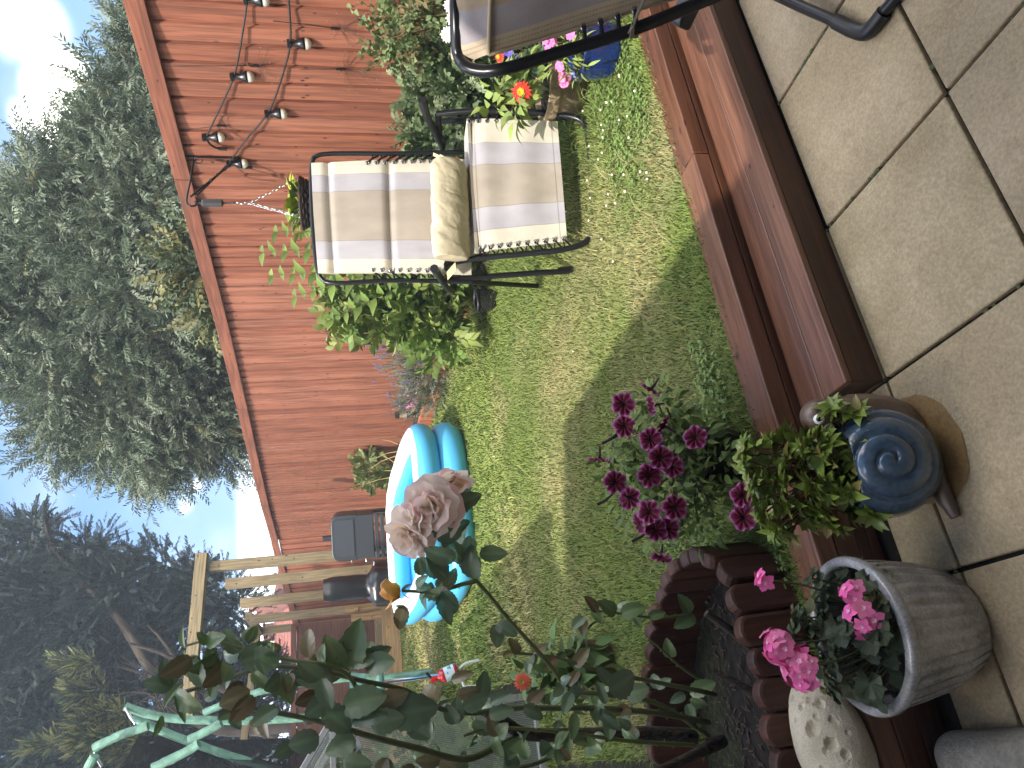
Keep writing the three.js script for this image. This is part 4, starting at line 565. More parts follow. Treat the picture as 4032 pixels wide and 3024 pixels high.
  heads.forEach(([c, rad, n]) => { const o = V(c).sub(V(C0)); const hg = new THREE.Group(); hg.name = 'flower_head'; t.add(hg); for (let i = 0; i < n; i++) { const gold = i * 2.399, zz = 1 - (i + 0.5) / n * 1.5, q = Math.sqrt(Math.max(0, 1 - zz * zz)), d = new THREE.Vector3(q * Math.cos(gold), zz * 0.7 + 0.3, q * Math.sin(gold)).normalize(); const view = new THREE.Vector3(-C0[0], 1.61, -C0[2]).sub(o).normalize(); d.addScaledVector(view, 0.4).normalize(); const m = part('floret', FG[i % 4], PETAL, hg, o.clone().addScaledVector(d, rad * (0.85 + 0.3 * r())).toArray()); m.quaternion.setFromUnitVectors(new THREE.Vector3(0, 0, 1), d.clone().addScaledVector(rdir(r), 0.35).normalize()); m.rotateZ(r() * 6); m.scale.setScalar(0.9 + 0.3 * r()); } stems.push(tube([[o.x * 0.25, 0.25, o.z * 0.25], [o.x * 0.8, o.y * 0.75, o.z * 0.8], o], 0.0032, 6, 5)); });
  part('stems', stems, M(0x4a4a2c, { rough: 0.7 }), t);
}
{
  // snail planter with an azalea
  const o = [0.53, 0, -1.765], S1 = 1.12, t = thing('snail_planter', 'blue and brown ceramic snail planter holding a small azalea', 'planter', o); t.scale.setScalar(S1);
  const view = 0.28; // turned so the coil faces the camera
  const brown = M(0x8f7464, { map: blotch, rough: 0.4, phys: { clearcoat: 0.35, clearcoatRoughness: 0.3 } }), blue = M(0x557494, { map: blotch, rough: 0.25, phys: { clearcoat: 0.7, clearcoatRoughness: 0.15 } });
  const g = new THREE.SphereGeometry(0.142, 128, 96); const p = g.attributes.position; const cz = new THREE.Vector3(0, 0, 1);
  const ax = new THREE.Vector3(-0.22, 0.42, 0.86).normalize(), e1 = new THREE.Vector3(1, 0, 0).addScaledVector(ax, -ax.x).normalize(), e2 = new THREE.Vector3().crossVectors(ax, e1), dv = new THREE.Vector3();
  for (let i = 0; i < p.count; i++) {   // a coil pressed into the side that faces the patio; the top is opened for the plant
    dv.fromBufferAttribute(p, i).normalize(); const f0 = dv.dot(ax), rr = Math.sqrt(Math.max(0, 1 - f0 * f0)), a = Math.atan2(dv.dot(e2), dv.dot(e1)); let k = 1;
    if (f0 > 0.05) { const turn = rr * 2.9 - a / (Math.PI * 2), f = turn - Math.floor(turn); k -= 0.075 * Math.exp(-(((f - 0.5) / 0.085) ** 2)) * smooth(0.03, 0.1, rr) * smooth(0.05, 0.2, f0) - 0.02 * Math.cos((f - 0.5) * Math.PI * 2) * -1 * 0.5; }
    let x = dv.x * 0.142 * k, y = dv.y * 0.142 * k, z = dv.z * 0.142 * k; const open = smooth(0.095, 0.115, y - z * 0.35); y -= open * 0.05; p.setXYZ(i, x, y, z);
  }
  g.computeVertexNormals(); part('shell', metreUV(g.toNonIndexed(), 'y', 0, 0, 2), blue, t, [0, 0.142, 0]);
  part('rim', place(new THREE.TorusGeometry(0.074, 0.010, 8, 40).toNonIndexed(), [-0.005, 0.212, -0.03], Math.PI / 2 + 0.3, 0, 0), blue, t);
  part('soil', place(new THREE.CircleGeometry(0.078, 20), [-0.005, 0.208, -0.03], -Math.PI / 2 + 0.3), soilM, t);
  // body: foot along the ground, neck rising to the head at the right
  const hd = V([0.691,0.294,-1.775]).sub(V(o)).divideScalar(S1), foot = [[-0.165, 0.012, 0.035], [-0.08, 0.022, 0.03], [0.04, 0.03, 0.02], [0.125, 0.045, 0.005], [0.152, 0.10, -0.01], [hd.x + 0.005, hd.y - 0.04, hd.z + 0.005], [hd.x, hd.y, hd.z]].map(V);
  const c = new THREE.CatmullRomCurve3(foot), bg = new THREE.TubeGeometry(c, 50, 0.046, 18, false), bp = bg.attributes.position; for (let i = 0; i <= 50; i++) { const q = c.getPointAt(i / 50), tt = i / 50, k = tt < 0.3 ? lerp(0.30, 0.95, tt / 0.3) : tt > 0.8 ? 0.92 : 1; for (let j = 0; j <= 18; j++) { const m = i * 19 + j; bp.setXYZ(m, q.x + (bp.getX(m) - q.x) * k, Math.max(0.002, q.y + (bp.getY(m) - q.y) * k * (tt < 0.45 ? 0.75 : 1)), q.z + (bp.getZ(m) - q.z) * k); } }
  bg.computeVertexNormals(); const head = new THREE.SphereGeometry(0.047, 24, 18); head.translate(hd.x, hd.y, hd.z);
  part('body', join([bg, head]), brown, t);
  for (const e of [[0.671,0.319,-1.743], [0.645,0.291,-1.751]]) { const q = V(e).sub(V(o)).divideScalar(S1), d = new THREE.Vector3(0, 1.61, 0).sub(V(e)).normalize(); const eye = part('eye', new THREE.SphereGeometry(0.0145, 18, 14), M(0xf1efe9, { rough: 0.15 }), t, q.toArray()); part('pupil', new THREE.SphereGeometry(0.0082, 14, 10), M(0x0c0c0d, { rough: 0.12 }), eye, d.clone().multiplyScalar(0.0085).toArray()); }
  // azalea: rosettes of glossy leaves on short twigs
  const r = rng(61), stems = [], R0 = new THREE.Vector3(-0.005, 0.21, -0.01); const tips = [];
  const imgTips = [[0.635,0.479,-1.858], [0.583,0.494,-1.883], [0.531,0.469,-1.907], [0.642,0.424,-1.854], [0.464,0.472,-1.884], [0.58,0.408,-1.851], [0.524,0.415,-1.855], [0.415,0.441,-1.885], [0.639,0.358,-1.822], [0.582,0.364,-1.805], [0.461,0.399,-1.841], [0.514,0.366,-1.816], [0.428,0.354,-1.834], [0.604,0.345,-1.773], [0.684,0.268,-1.712], [0.65,0.226,-1.707], [0.602,0.226,-1.707], [0.56,0.262,-1.727], [0.613,0.305,-1.746], [0.54,0.308,-1.759], [0.495,0.273,-1.758], [0.457,0.253,-1.776], [0.409,0.243,-1.777], [0.485,0.3,-1.785], [0.46,0.336,-1.808], [0.385,0.333,-1.833], [0.476,0.374,-1.944], [0.566,0.383,-1.946], [0.554,0.299,-1.841], [0.57,0.332,-1.922], [0.42,0.353,-1.905], [0.443,0.228,-1.849], [0.394,0.415,-1.917]];
  const leafG = []; for (let k = 0; k < 6; k++) { const L = []; const n = 7 + k % 3; for (let i = 0; i < n; i++) { const a = i * 2.399, up = 0.25 + 0.8 * (i / n); const s = 0.75 + 0.35 * r(); L.push({ p: new THREE.Vector3(0, 0, 0), d: new THREE.Vector3(Math.cos(a), up, Math.sin(a)), n: new THREE.Vector3(0, 1, 0), l: 0.040 * s, w: 0.019 * s, c: tint(r() < 0.12 ? [0.32, 0.28, 0.09] : [0.22, 0.30, 0.055], r, 0.25) }); } leafG.push(leafGeo(L, 'oval', 0.35, 0.35)); }
  imgTips.forEach((q, i) => { const e = V(q).sub(V(o)).divideScalar(S1), d = e.clone().sub(R0).normalize().add(new THREE.Vector3(0, 0.5, 0)).normalize(); for (let k = 0; k < 4; k++) { const e2 = e.clone().add(rdir(r).multiplyScalar(k ? 0.028 : 0)); const m = part('leaf_rosette', leafG[(i * 3 + k) % 6], GLOSSLEAF, t, e2.toArray()); m.quaternion.setFromUnitVectors(new THREE.Vector3(0, 1, 0), d.clone().add(rdir(r).multiplyScalar(0.5)).normalize()); m.rotateY(r() * 6); m.scale.setScalar(1.05 + 0.35 * r()); stems.push(tube([R0.clone().lerp(e, 0.35).add(rdir(r).multiplyScalar(0.012)), R0.clone().lerp(e, 0.7).add(rdir(r).multiplyScalar(0.012)), e2], 0.0022, 5, 5)); } stems.push(tube([R0.clone().add(rdir(r).multiplyScalar(0.015)), R0.clone().lerp(e, 0.5)], 0.0035, 3, 5)); });
  part('stems', stems, M(0x5a3a2a, { rough: 0.8 }), t);
  // spilled water drying on the slab round the foot: a stain with an outline of its own
  const s = new THREE.Shape(); for (let i = 0; i <= 60; i++) { const a = i / 60 * Math.PI * 2, q = 0.165 + 0.035 * noise(Math.cos(a) * 3 + 9, Math.sin(a) * 3, 66, 4) + 0.05 * Math.max(0, Math.cos(a - 1.2)); const x = Math.cos(a) * q * 0.88, y = Math.sin(a) * q * 0.72; i ? s.lineTo(x, y) : s.moveTo(x, y); }
  const st = new THREE.ShapeGeometry(s); st.rotateX(-Math.PI / 2);
  const so = part('wet_patch', metreUV(st, 'z', 0.3, 0.2), M(0x97794e, { map: speck, rough: 0.6, side: THREE.DoubleSide }), scene, [0.55, 0.0035, -1.735]); so.name = 'wet_stain'; tag(so, 'brown wet stain on the slab round the snail planter', 'stain');
}
{
  // pitted pale stone resting on the retaining wall and the pale block below it
  const t = new THREE.IcosahedronGeometry(1, 44), p = t.attributes.position, r = rng(71), S = new THREE.Vector3(0.205, 0.10, 0.12), pits = [], on = (d) => d.clone().normalize().multiply(S);
  for (const [x, y, z, s0] of [[0.15, 0.8, 0.55, 0.026], [0.5, 0.75, 0.4, 0.015], [-0.1, 0.6, 0.8, 0.022], [0.45, 0.45, 0.8, 0.016], [0.2, 0.35, 0.95, 0.014], [0.75, 0.5, 0.4, 0.014], [0.7, 0.75, 0.05, 0.012], [0.35, 0.95, 0.1, 0.012], [-0.35, 0.85, 0.4, 0.014], [-0.5, 0.6, 0.6, 0.018], [0.85, 0.35, 0.3, 0.010], [0.3, 0.65, 0.7, 0.010], [-0.25, 0.35, 0.9, 0.015]]) pits.push([on(new THREE.Vector3(x, y, z)), s0 * 0.85]);
  for (let i = 0; i < 45; i++) pits.push([on(rdir(r)), 0.005 + 0.008 * r() * r()]); for (let i = 0; i < 120; i++) pits.push([on(rdir(r)), 0.0025 + 0.002 * r()]);
  const d = new THREE.Vector3(), q = new THREE.Vector3(); for (let i = 0; i < p.count; i++) { d.fromBufferAttribute(p, i).normalize(); q.copy(d).multiply(S); const k = 1 + 0.09 * (noise(d.x * 2 + 5, d.y * 2 + d.z * 1.5, 73, 4) - 0.5); let dep = 0; for (const [c, s] of pits) { const e = q.distanceTo(c) / s; if (e < 1) dep = Math.max(dep, s * 0.75 * Math.sqrt(1 - e * e)); } const n = d.clone().divide(S).normalize(); q.multiplyScalar(k).addScaledVector(n, -dep); p.setXYZ(i, q.x, q.y, q.z); }
  t.rotateZ(-0.06); t.rotateY(0.32); let g = mergeVertices((t.deleteAttribute('normal'), t.deleteAttribute('uv'), t), 1e-5); g.computeVertexNormals(); g = metreUV(g.toNonIndexed(), 'y', 0, 0, 3);
  const o = part('pitted_stone', g, M(0xd6ccbb, { map: speck, bump: speckB, bs: 0.003, rough: 0.95 }), scene, [-0.195, 0.328, -2.15]); tag(o, 'pale grey stone full of holes lying on the timber wall', 'stone');
  const b = new RoundedBoxGeometry(0.62, 0.2, 0.6, 8, 0.07), bp = b.attributes.position; for (let i = 0; i < bp.count; i++) { const x = bp.getX(i), y = bp.getY(i), z = bp.getZ(i), k = 1 + 0.07 * (noise(x * 6 + 3, z * 6 + y * 5, 74, 3) - 0.5); bp.setXYZ(i, x * k, y * k, z * k); } b.computeVertexNormals();
  const bl = part('stone_block', metreUV(b.toNonIndexed(), 'y', 0, 0, 1.5), M(0xa9a59c, { map: blotch, bump: speckB, bs: 0.003, rough: 0.95 }), scene, [-0.5, 0.03, -1.74]); tag(bl, 'worn pale grey stone block at the patio corner', 'stone');
}
// terracotta-like and glazed pots by the recliner and on the lawn
function pot(t, prof, m, seg = 48) { const g = new THREE.LatheGeometry(prof.map(([x, y]) => new THREE.Vector2(x, y)), seg); part('pot', metreUV(g.toNonIndexed(), 'y', 0, 0, 2), m, t); const top = prof.reduce((a, b) => b[1] > a[1] ? b : a); part('soil', place(new THREE.CircleGeometry(top[0] * 0.92, 20), [0, top[1] * 0.88, 0], -Math.PI / 2), soilM, t); }
function bloom(parent, name, geo, m, p, d, s = 1) { const o = part(name, geo, m, parent, p.toArray ? p.toArray() : p); o.quaternion.setFromUnitVectors(new THREE.Vector3(0, 0, 1), d.clone().normalize()); o.scale.setScalar(s); return o; }
const dahliaG = leafGeo([...flowerGeo(16, 0.040, 0.012, [0.72, 0.055, 0.03], [0.62, 0.04, 0.03], 0.12, 81, 2), ...flowerGeo(12, 0.016, 0.008, [0.85, 0.45, 0.02], [0.9, 0.5, 0.03], 0.5, 82, 2).map((q) => (q.p.z = 0.006, q))], 'strap', 0.3, 0.2);
const dahliaO = leafGeo([...flowerGeo(16, 0.040, 0.011, [0.70, 0.16, 0.09], [0.62, 0.10, 0.06], 0.1, 83, 2), ...flowerGeo(10, 0.012, 0.007, [0.30, 0.32, 0.04], [0.3, 0.3, 0.03], 0.6, 84, 2).map((q) => (q.p.z = 0.006, q))], 'strap', 0.3, 0.2);
function leafy(t, o, pts, r, c, l, w, shape, per, spread, name = 'leaves') { // leaves gathered round given points (local), with stems from the pot
  const L = [], st = []; pts.forEach((q) => { const e = V(q).sub(V(o)); for (let i = 0; i < per; i++) { const dd = rdir(r), p = e.clone().addScaledVector(dd, spread * Math.pow(r(), 0.5)); L.push({ p, d: dd.clone().add(new THREE.Vector3(0, 0.1, 0)), n: new THREE.Vector3(0, 1, 0).addScaledVector(rdir(r), 0.5), l: l * (0.6 + 0.7 * r()), w: w * (0.7 + 0.5 * r()), c: tint(c, r, 0.35) }); } st.push(tube([[e.x * 0.2, 0.16, e.z * 0.2], [e.x * 0.6, e.y * 0.6 + 0.08, e.z * 0.6], e], 0.004, 5, 5)); }); part(name, leafGeo(L, shape, 0.25, 0.5), LEAF, t, null, 'stuff'); part('stems', st, M(0x5c6a34, { rough: 0.7 }), t); return L;
}
{
  const o = [3.274,0.275,-2.883], t = thing('dahlia_pot', 'buff clay pot with a red and yellow dahlia beside the recliner', 'plant pot', o), r = rng(91);
  pot(t, [[0, 0], [0.125, 0], [0.158, 0.17], [0.162, 0.185], [0.178, 0.19], [0.186, 0.25], [0.176, 0.258], [0.158, 0.245], [0.15, 0.2]], M(0xcdb596, { map: blotch, rough: 0.8 }));
  leafy(t, o, [[3.045,0.824,-2.702], [3.209,0.76,-2.735], [3.044,0.847,-2.813], [2.94,0.763,-2.697], [3.09,0.684,-2.736], [3.024,0.73,-2.823], [3.195,0.665,-2.686], [3.107,0.726,-2.706]], r, [0.25, 0.33, 0.08], 0.085, 0.048, 'oval', 15, 0.085);
  const p = V([2.92,0.755,-2.596]).sub(V(o)); bloom(t, 'dahlia_flower', dahliaG, PETAL, p, new THREE.Vector3(-0.7, 0.45, 0.6), 1.5); const p2 = V([3.253,0.823,-2.659]).sub(V(o)); bloom(t, 'dahlia_flower', dahliaG, PETAL, p2, new THREE.Vector3(-0.5, 0.8, 0.3), 0.9);
  const pinkG = leafGeo([...flowerGeo(9, 0.03, 0.02, [0.75, 0.10, 0.36], [0.85, 0.35, 0.6], 0.25, 85, 2)], 'round', 0.2, 0.4); const p3 = V([2.944,0.537,-2.529]).sub(V(o)); const hg = new THREE.Group(); hg.name = 'flower_head'; t.add(hg); for (let i = 0; i < 9; i++) { const d = rdir(r); bloom(hg, 'floret', pinkG, PETAL, p3.clone().addScaledVector(d, 0.025), new THREE.Vector3(-0.6, 0.5, 0.6).add(d), 0.75); }
}
{
  const o = [3.091,0.234,-2.452], t = thing('glazed_pot', 'cobalt blue glazed pot of pink flowers at the lawn edge', 'plant pot', o), r = rng(92);
  pot(t, [[0, 0], [0.12, 0], [0.142, 0.05], [0.155, 0.14], [0.150, 0.2], [0.162, 0.212], [0.162, 0.228], [0.148, 0.232], [0.138, 0.2]], M(0x1c3f9e, { map: blotch, rough: 0.12, phys: { clearcoat: 1, clearcoatRoughness: 0.06 } }));
  const p1 = V([2.94,0.321,-2.254]).sub(V(o)); part('emblem', [place(new THREE.TorusGeometry(0.022, 0.003, 6, 20), p1.toArray(), -0.1, -0.7, 0)], M(0x2a4fb0, { rough: 0.15 }), t);
  leafy(t, o, [[2.961,0.545,-2.41], [3.005,0.506,-2.389], [3.046,0.552,-2.425], [3.092,0.487,-2.403], [2.991,0.579,-2.451], [3.146,0.472,-2.377], [2.91,0.486,-2.434]], r, [0.28, 0.36, 0.09], 0.065, 0.014, 'lance', 22, 0.065);
  const pg = leafGeo(flowerGeo(6, 0.022, 0.018, [0.82, 0.22, 0.5], [0.9, 0.5, 0.7], 0.2, 86), 'round', 0.2, 0.4); const hg = new THREE.Group(); hg.name = 'flower_head'; t.add(hg); for (const q of [[3.02,0.643,-2.382], [3.031,0.63,-2.376], [3.024,0.53,-2.325], [2.864,0.611,-2.401]]) for (let i = 0; i < 3; i++) bloom(hg, 'floret', pg, PETAL, V(q).sub(V(o)).addScaledVector(rdir(r), 0.02), new THREE.Vector3(-0.5, 0.7, 0.5), 1);
}
{
  const o = [[0.181,0.382,-4.009][0], 0, 0];
  const oo = [0.216,0.382,-4.005], t = thing('dahlia_pot', 'brown pot with orange dahlias standing on the lawn behind the rose bed', 'plant pot', oo), r = rng(93);
  pot(t, [[0, 0], [0.10, 0], [0.125, 0.15], [0.14, 0.155], [0.145, 0.2], [0.132, 0.205], [0.12, 0.17]], M(0x8a6a55, { map: blotch, rough: 0.8 }));
  leafy(t, oo, [[0.168,0.803,-3.243], [0.215,0.851,-3.277], [0.236,0.758,-3.211], [0.13,0.887,-3.372], [0.093,0.787,-3.279], [0.067,0.826,-3.403], [0.193,0.947,-3.342], [0.138,0.735,-3.202]], r, [0.10, 0.17, 0.05], 0.10, 0.055, 'oval', 16, 0.09);
  bloom(t, 'dahlia_flower', dahliaO, PETAL, V([0.131,1.026,-3.206]).sub(V(oo)), new THREE.Vector3(-0.05, 0.35, 0.9), 1.05); bloom(t, 'dahlia_flower', dahliaO, PETAL, V([0.25,0.923,-3.315]).sub(V(oo)), new THREE.Vector3(0.8, 0.5, 0.3), 0.9);
}
{
  // petunias
  const o = [0.80, 0.222, -2.42], t = thing('petunia_pot', 'black pot brimming with purple petunias behind the timber wall', 'plant pot', o), r = rng(94);
  pot(t, [[0, 0], [0.10, 0], [0.135, 0.19], [0.142, 0.2], [0.13, 0.2], [0.125, 0.15]], plasticBlack);
  const X = (a, b) => 0; leafy(t, o, [[0.837,0.668,-2.315], [0.898,0.591,-2.342], [0.972,0.513,-2.306], [0.764,0.69,-2.406], [0.667,0.641,-2.452], [0.755,0.603,-2.299], [0.811,0.528,-2.272], [0.677,0.554,-2.336], [0.732,0.479,-2.31], [0.822,0.455,-2.267], [0.598,0.504,-2.374], [0.639,0.453,-2.299], [0.586,0.574,-2.435], [0.725,0.395,-2.258], [0.577,0.421,-2.328], [0.806,0.596,-2.441], [0.729,0.638,-2.533], [0.904,0.483,-2.283], [0.548,0.453,-2.398], [0.99,0.549,-2.298], [0.813,0.707,-2.438]], r, [0.15, 0.22, 0.06], 0.05, 0.024, 'oval', 46, 0.095);
  // a petunia: five ruffled lobes of deep purple with a paler toothed margin, on a tube
  const petG = [0, 1, 2].map((s) => { const rr = rng(200 + s), pos = [], col = [], nR = 5, nA = 50; const P = (i, k) => { const a = i / nA * Math.PI * 2, lobe = 0.78 + 0.22 * Math.pow(Math.abs(Math.cos(a * 2.5)), 0.6), q = k / nR, rad = 0.042 * q * lobe * (1 + (k === nR ? 0.05 * (rr() - 0.5) * 2 : 0)); return new THREE.Vector3(Math.cos(a) * rad, Math.sin(a) * rad, -0.020 * Math.pow(1 - q, 2) - 0.008 * q * q + 0.005 * Math.sin(a * 10 + s) * q); }; const C = (i, k) => { const a = i / nA * Math.PI * 2, edge = k >= nR ? 1 : k === nR - 1 ? 0.25 : 0, thr = k <= 1 ? 0.35 : 1; return edge > 0.9 ? [0.46, 0.14, 0.38] : edge > 0 ? [0.15, 0.010, 0.06] : [0.105 * thr, 0.003 * thr, 0.024 * thr]; }; const grid = []; for (let k = 0; k <= nR; k++) { const row = []; for (let i = 0; i < nA; i++) row.push(P(i, k)); row.push(row[0]); grid.push(row); } for (let k = 0; k < nR; k++) for (let i = 0; i < nA; i++) for (const [a, b] of [[i, k], [i + 1, k], [i + 1, k + 1], [i, k], [i + 1, k + 1], [i, k + 1]]) { const v = grid[b][a]; pos.push(v.x, v.y, v.z); col.push(...C(a, b)); } const g = new THREE.BufferGeometry(); g.setAttribute('position', new THREE.Float32BufferAttribute(pos, 3)); g.setAttribute('color', new THREE.Float32BufferAttribute(col, 3)); g.computeVertexNormals(); return g; });
  const tubeG = lathe([[0.006, -0.018], [0.004, -0.04], [0.002, -0.062]], 7); tubeG.rotateX(Math.PI / 2); tubeG.setAttribute('color', new THREE.Float32BufferAttribute(new Array(tubeG.attributes.position.count).fill([0.07, 0.02, 0.05]).flat(), 3));
  const full = petG.map((g) => join([g, tubeG.clone()]));
  const fl = [[395,280,0],[595,180,1],[595,290,1],[400,445,0],[690,430,1],[605,545,0],[690,680,0],[605,820,0],[770,760,0],[950,530,0],[335,870,0],[215,720,1],[455,1000,1],[590,1105,0],[795,1065,0],[505,1200,1],[650,1240,0],[740,1240,0],[685,1470,1],[1310,970,0],[1310,1150,0]];
  const FP = [[0.911,0.761,-2.114], [0.967,0.642,-2.142], [0.922,0.645,-2.164], [0.873,0.731,-2.22], [0.862,0.603,-2.192], [0.792,0.676,-2.149], [0.716,0.664,-2.118], [0.664,0.706,-2.143], [0.695,0.61,-2.172], [0.769,0.54,-2.093], [0.682,0.793,-2.245], [0.772,0.82,-2.291], [0.642,0.718,-2.331], [0.562,0.707,-2.225], [0.557,0.632,-2.172], [0.55,0.71,-2.341], [0.522,0.653,-2.321], [0.519,0.61,-2.323], [0.441,0.608,-2.448], [0.557,0.432,-2.083], [0.488,0.436,-2.116]];
  FP.forEach((q, i) => { const p = V(q), d = toCam(p, r, fl[i][2] ? 1.3 : 0.35); if (fl[i][2]) d.addScaledVector(new THREE.Vector3(-0.2, 0.5, -0.9), 0.9).normalize(); bloom(t, 'petunia_flower', full[i % 3], PETAL, p.sub(V(o)), d, 0.92 + 0.16 * r()).rotateZ(r() * 6); });
  part('buds', [[0.637,0.836,-2.355], [0.847,0.791,-2.31], [0.858,0.764,-2.305], [0.509,0.713,-2.416]].map((q) => { const p = V(q).sub(V(o)); return tube([p, p.clone().add(new THREE.Vector3(0.01, -0.03, 0.01)), p.clone().add(new THREE.Vector3(0.03, -0.06, 0.02))], 0.006, 4, 6, 0.003); }), M(0x241622, { rough: 0.7 }), t);
}
// small solar light by the pool
{
  const o = [3.871,0.848,-8.916], t = thing('solar_light', 'small black stake light by the end of the pool', 'garden light', [o[0], o[1] + 0.12, o[2]]);
  part('stake', [tube([[0, -0.12, 0], [0, 0.1, 0]], 0.012, 1, 8)], plasticBlack, t); part('cap', [place(new THREE.CylinderGeometry(0.05, 0.05, 0.05, 18), [0, 0.27, 0])], plasticBlack, t); part('base', [place(new THREE.CylinderGeometry(0.045, 0.05, 0.04, 18), [0, 0.12, 0])], plasticBlack, t); part('lens', place(new THREE.CylinderGeometry(0.04, 0.04, 0.12, 18, 1, true), [0, 0.19, 0]), M(0xc8b9a8, { rough: 0.1, transparent: true, opacity: 0.55 }), t);
}
// ---------- log edging round the rose bed and along the fence border ----------
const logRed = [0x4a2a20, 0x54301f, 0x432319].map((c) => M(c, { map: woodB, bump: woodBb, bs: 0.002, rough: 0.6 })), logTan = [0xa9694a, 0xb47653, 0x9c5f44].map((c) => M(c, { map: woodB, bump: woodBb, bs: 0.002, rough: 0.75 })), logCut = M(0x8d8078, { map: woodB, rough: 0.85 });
function halfLog(w, h) {   // rounded-face stake with a domed top, facing +z
  const s = new THREE.Shape(), n = 8; s.moveTo(-w / 2, 0); s.lineTo(-w / 2, h - w * 0.42); for (let i = 0; i <= n; i++) { const a = Math.PI - i / n * Math.PI; s.lineTo(Math.cos(a) * w / 2, h - w * 0.42 + Math.sin(a) * w * 0.42); } s.lineTo(w / 2, 0);
  const g = new THREE.ExtrudeGeometry(s, { depth: w * 0.34, bevelEnabled: true, bevelThickness: w * 0.13, bevelSize: w * 0.12, bevelSegments: 2, bevelOffset: -w * 0.12, curveSegments: 6 }); g.translate(0, 0, -w * 0.17); return metreUV(g, 'y', hash2(seedUV, 1, 1) * 5, hash2(seedUV++, 1, 2) * 5);
}
function edging(t, pts, w, h, mats, sink) { // stakes side by side along a polyline, faces turned outwards
  const P = pts.map(V), c = new THREE.CatmullRomCurve3(P), L = c.getLength(), n = Math.round(L / w), G = [halfLog(w * 0.98, h), halfLog(w * 0.98, h * 0.97), halfLog(w * 0.98, h * 1.02)];
  for (let i = 0; i < n; i++) { const u = (i + 0.5) / n, p = c.getPointAt(u), d = c.getTangentAt(u); const m = part('log', G[(i * 7) % 3], mats[(i * 5) % mats.length], t, [p.x, p.y - sink, p.z]); m.rotation.y = Math.atan2(-d.z, d.x) + 0.05 * (hash2(i, 7, 3) - 0.5); m.rotation.z = 0.03 * (hash2(i, 9, 3) - 0.5); }
}
{
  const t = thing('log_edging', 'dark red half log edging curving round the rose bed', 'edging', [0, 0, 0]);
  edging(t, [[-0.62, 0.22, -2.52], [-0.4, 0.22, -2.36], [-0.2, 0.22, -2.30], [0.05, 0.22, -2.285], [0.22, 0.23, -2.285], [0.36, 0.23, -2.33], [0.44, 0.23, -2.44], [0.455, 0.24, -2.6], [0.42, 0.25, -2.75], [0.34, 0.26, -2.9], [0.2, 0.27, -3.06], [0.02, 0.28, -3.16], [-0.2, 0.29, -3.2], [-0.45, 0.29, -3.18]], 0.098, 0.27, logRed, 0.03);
  const g = new THREE.CircleGeometry(0.62, 40); g.rotateX(-Math.PI / 2); const p = g.attributes.position; for (let i = 0; i < p.count; i++) p.setY(i, 0.03 * noise(p.getX(i) * 9, p.getZ(i) * 9, 3)); g.scale(0.86, 1, 0.72); g.computeVertexNormals();
  const s = structure('rose_bed_soil', 'dark bare soil inside the log edging', 'soil'); const m = part('soil', metreUV(g), soilM, s, [-0.08, 0.255, -2.73]);
  const r = rng(3), ch = []; for (let i = 0; i < 420; i++) { const a = r() * 6.28, q = Math.sqrt(r()) * 0.5, k = bar([0, 0, 0], [0.012 + 0.03 * r(), 0.004 * r(), 0], 0.004, 0.004, 0); ch.push(place(k, [-0.08 + Math.cos(a) * q * 0.95, 0.272 + 0.012 * r(), -2.73 + Math.sin(a) * q * 0.75], 0.2 * r(), r() * 6.28, 0.3 * (r() - 0.5))); } part('bark_chips', ch, M(0x4a4038, { rough: 1 }), s, null, 'stuff');
}
{
  const t = thing('log_edging', 'sunlit tan half log edging along the fence border', 'edging', [0, 0, 0]);
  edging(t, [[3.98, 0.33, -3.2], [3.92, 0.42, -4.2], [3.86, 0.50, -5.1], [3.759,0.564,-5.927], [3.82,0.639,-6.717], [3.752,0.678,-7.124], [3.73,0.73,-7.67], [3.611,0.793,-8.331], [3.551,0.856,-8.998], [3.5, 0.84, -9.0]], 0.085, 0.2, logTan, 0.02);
  const s = structure('border_soil', 'soil of the planted border along the fence', 'soil'); const sh = new THREE.Shape([[4.25, 2.3], [4.2, 3.2], [4.14, 5], [4.02, 7], [3.9, 9.4], [3.55, 9.3], [3.6, 8.3], [3.74, 7.2], [3.74, 6.1], [3.9, 5], [4.0, 3.2], [4.0, 2.3]].map(([x, y]) => new THREE.Vector2(x, y))); const g = new THREE.ShapeGeometry(sh); g.rotateX(-Math.PI / 2); const p = g.attributes.position; for (let i = 0; i < p.count; i++) p.setY(i, lawnY(p.getZ(i)) + 0.13); g.computeVertexNormals(); part('soil', metreUV(g), M(0x4a3d2e, { map: soilT, rough: 1 }), s);
}
// ---------- border shrubs ----------
const SPR = {};
function spray(key, n, len, l, w, spread, shape, droop = 0.15) { return SPR[key] = SPR[key] || sprayGeo(300 + Object.keys(SPR).length, n, len, l, w, spread, shape, droop); }
function bush(name, label, cat, base, lobes, count, seed, geo, o, stems = 10) {
  const t = thing(name, label, cat, [0, 0, 0]), r = rng(seed), st = []; for (let i = 0; i < stems; i++) { const q = V(lobes[i % lobes.length][0]), b = V(base).add(new THREE.Vector3((r() - 0.5) * 0.12, 0, (r() - 0.5) * 0.12)); st.push(tube([b, b.clone().lerp(q, 0.5).add(new THREE.Vector3(0, 0.05, 0)), q], 0.006, 6, 5, 0.003)); }
  part('stems', st, M(o.stem || 0x5f5a38, { rough: 0.8 }), t); instanced(geo, LEAF, crownFrom(lobes, count, seed, { per: 9, inner: 0.4, clump: 0.07, out: 0.8, lift: 0.3, size: 1, ...o }), 'foliage', t, 'stuff'); return t;
}
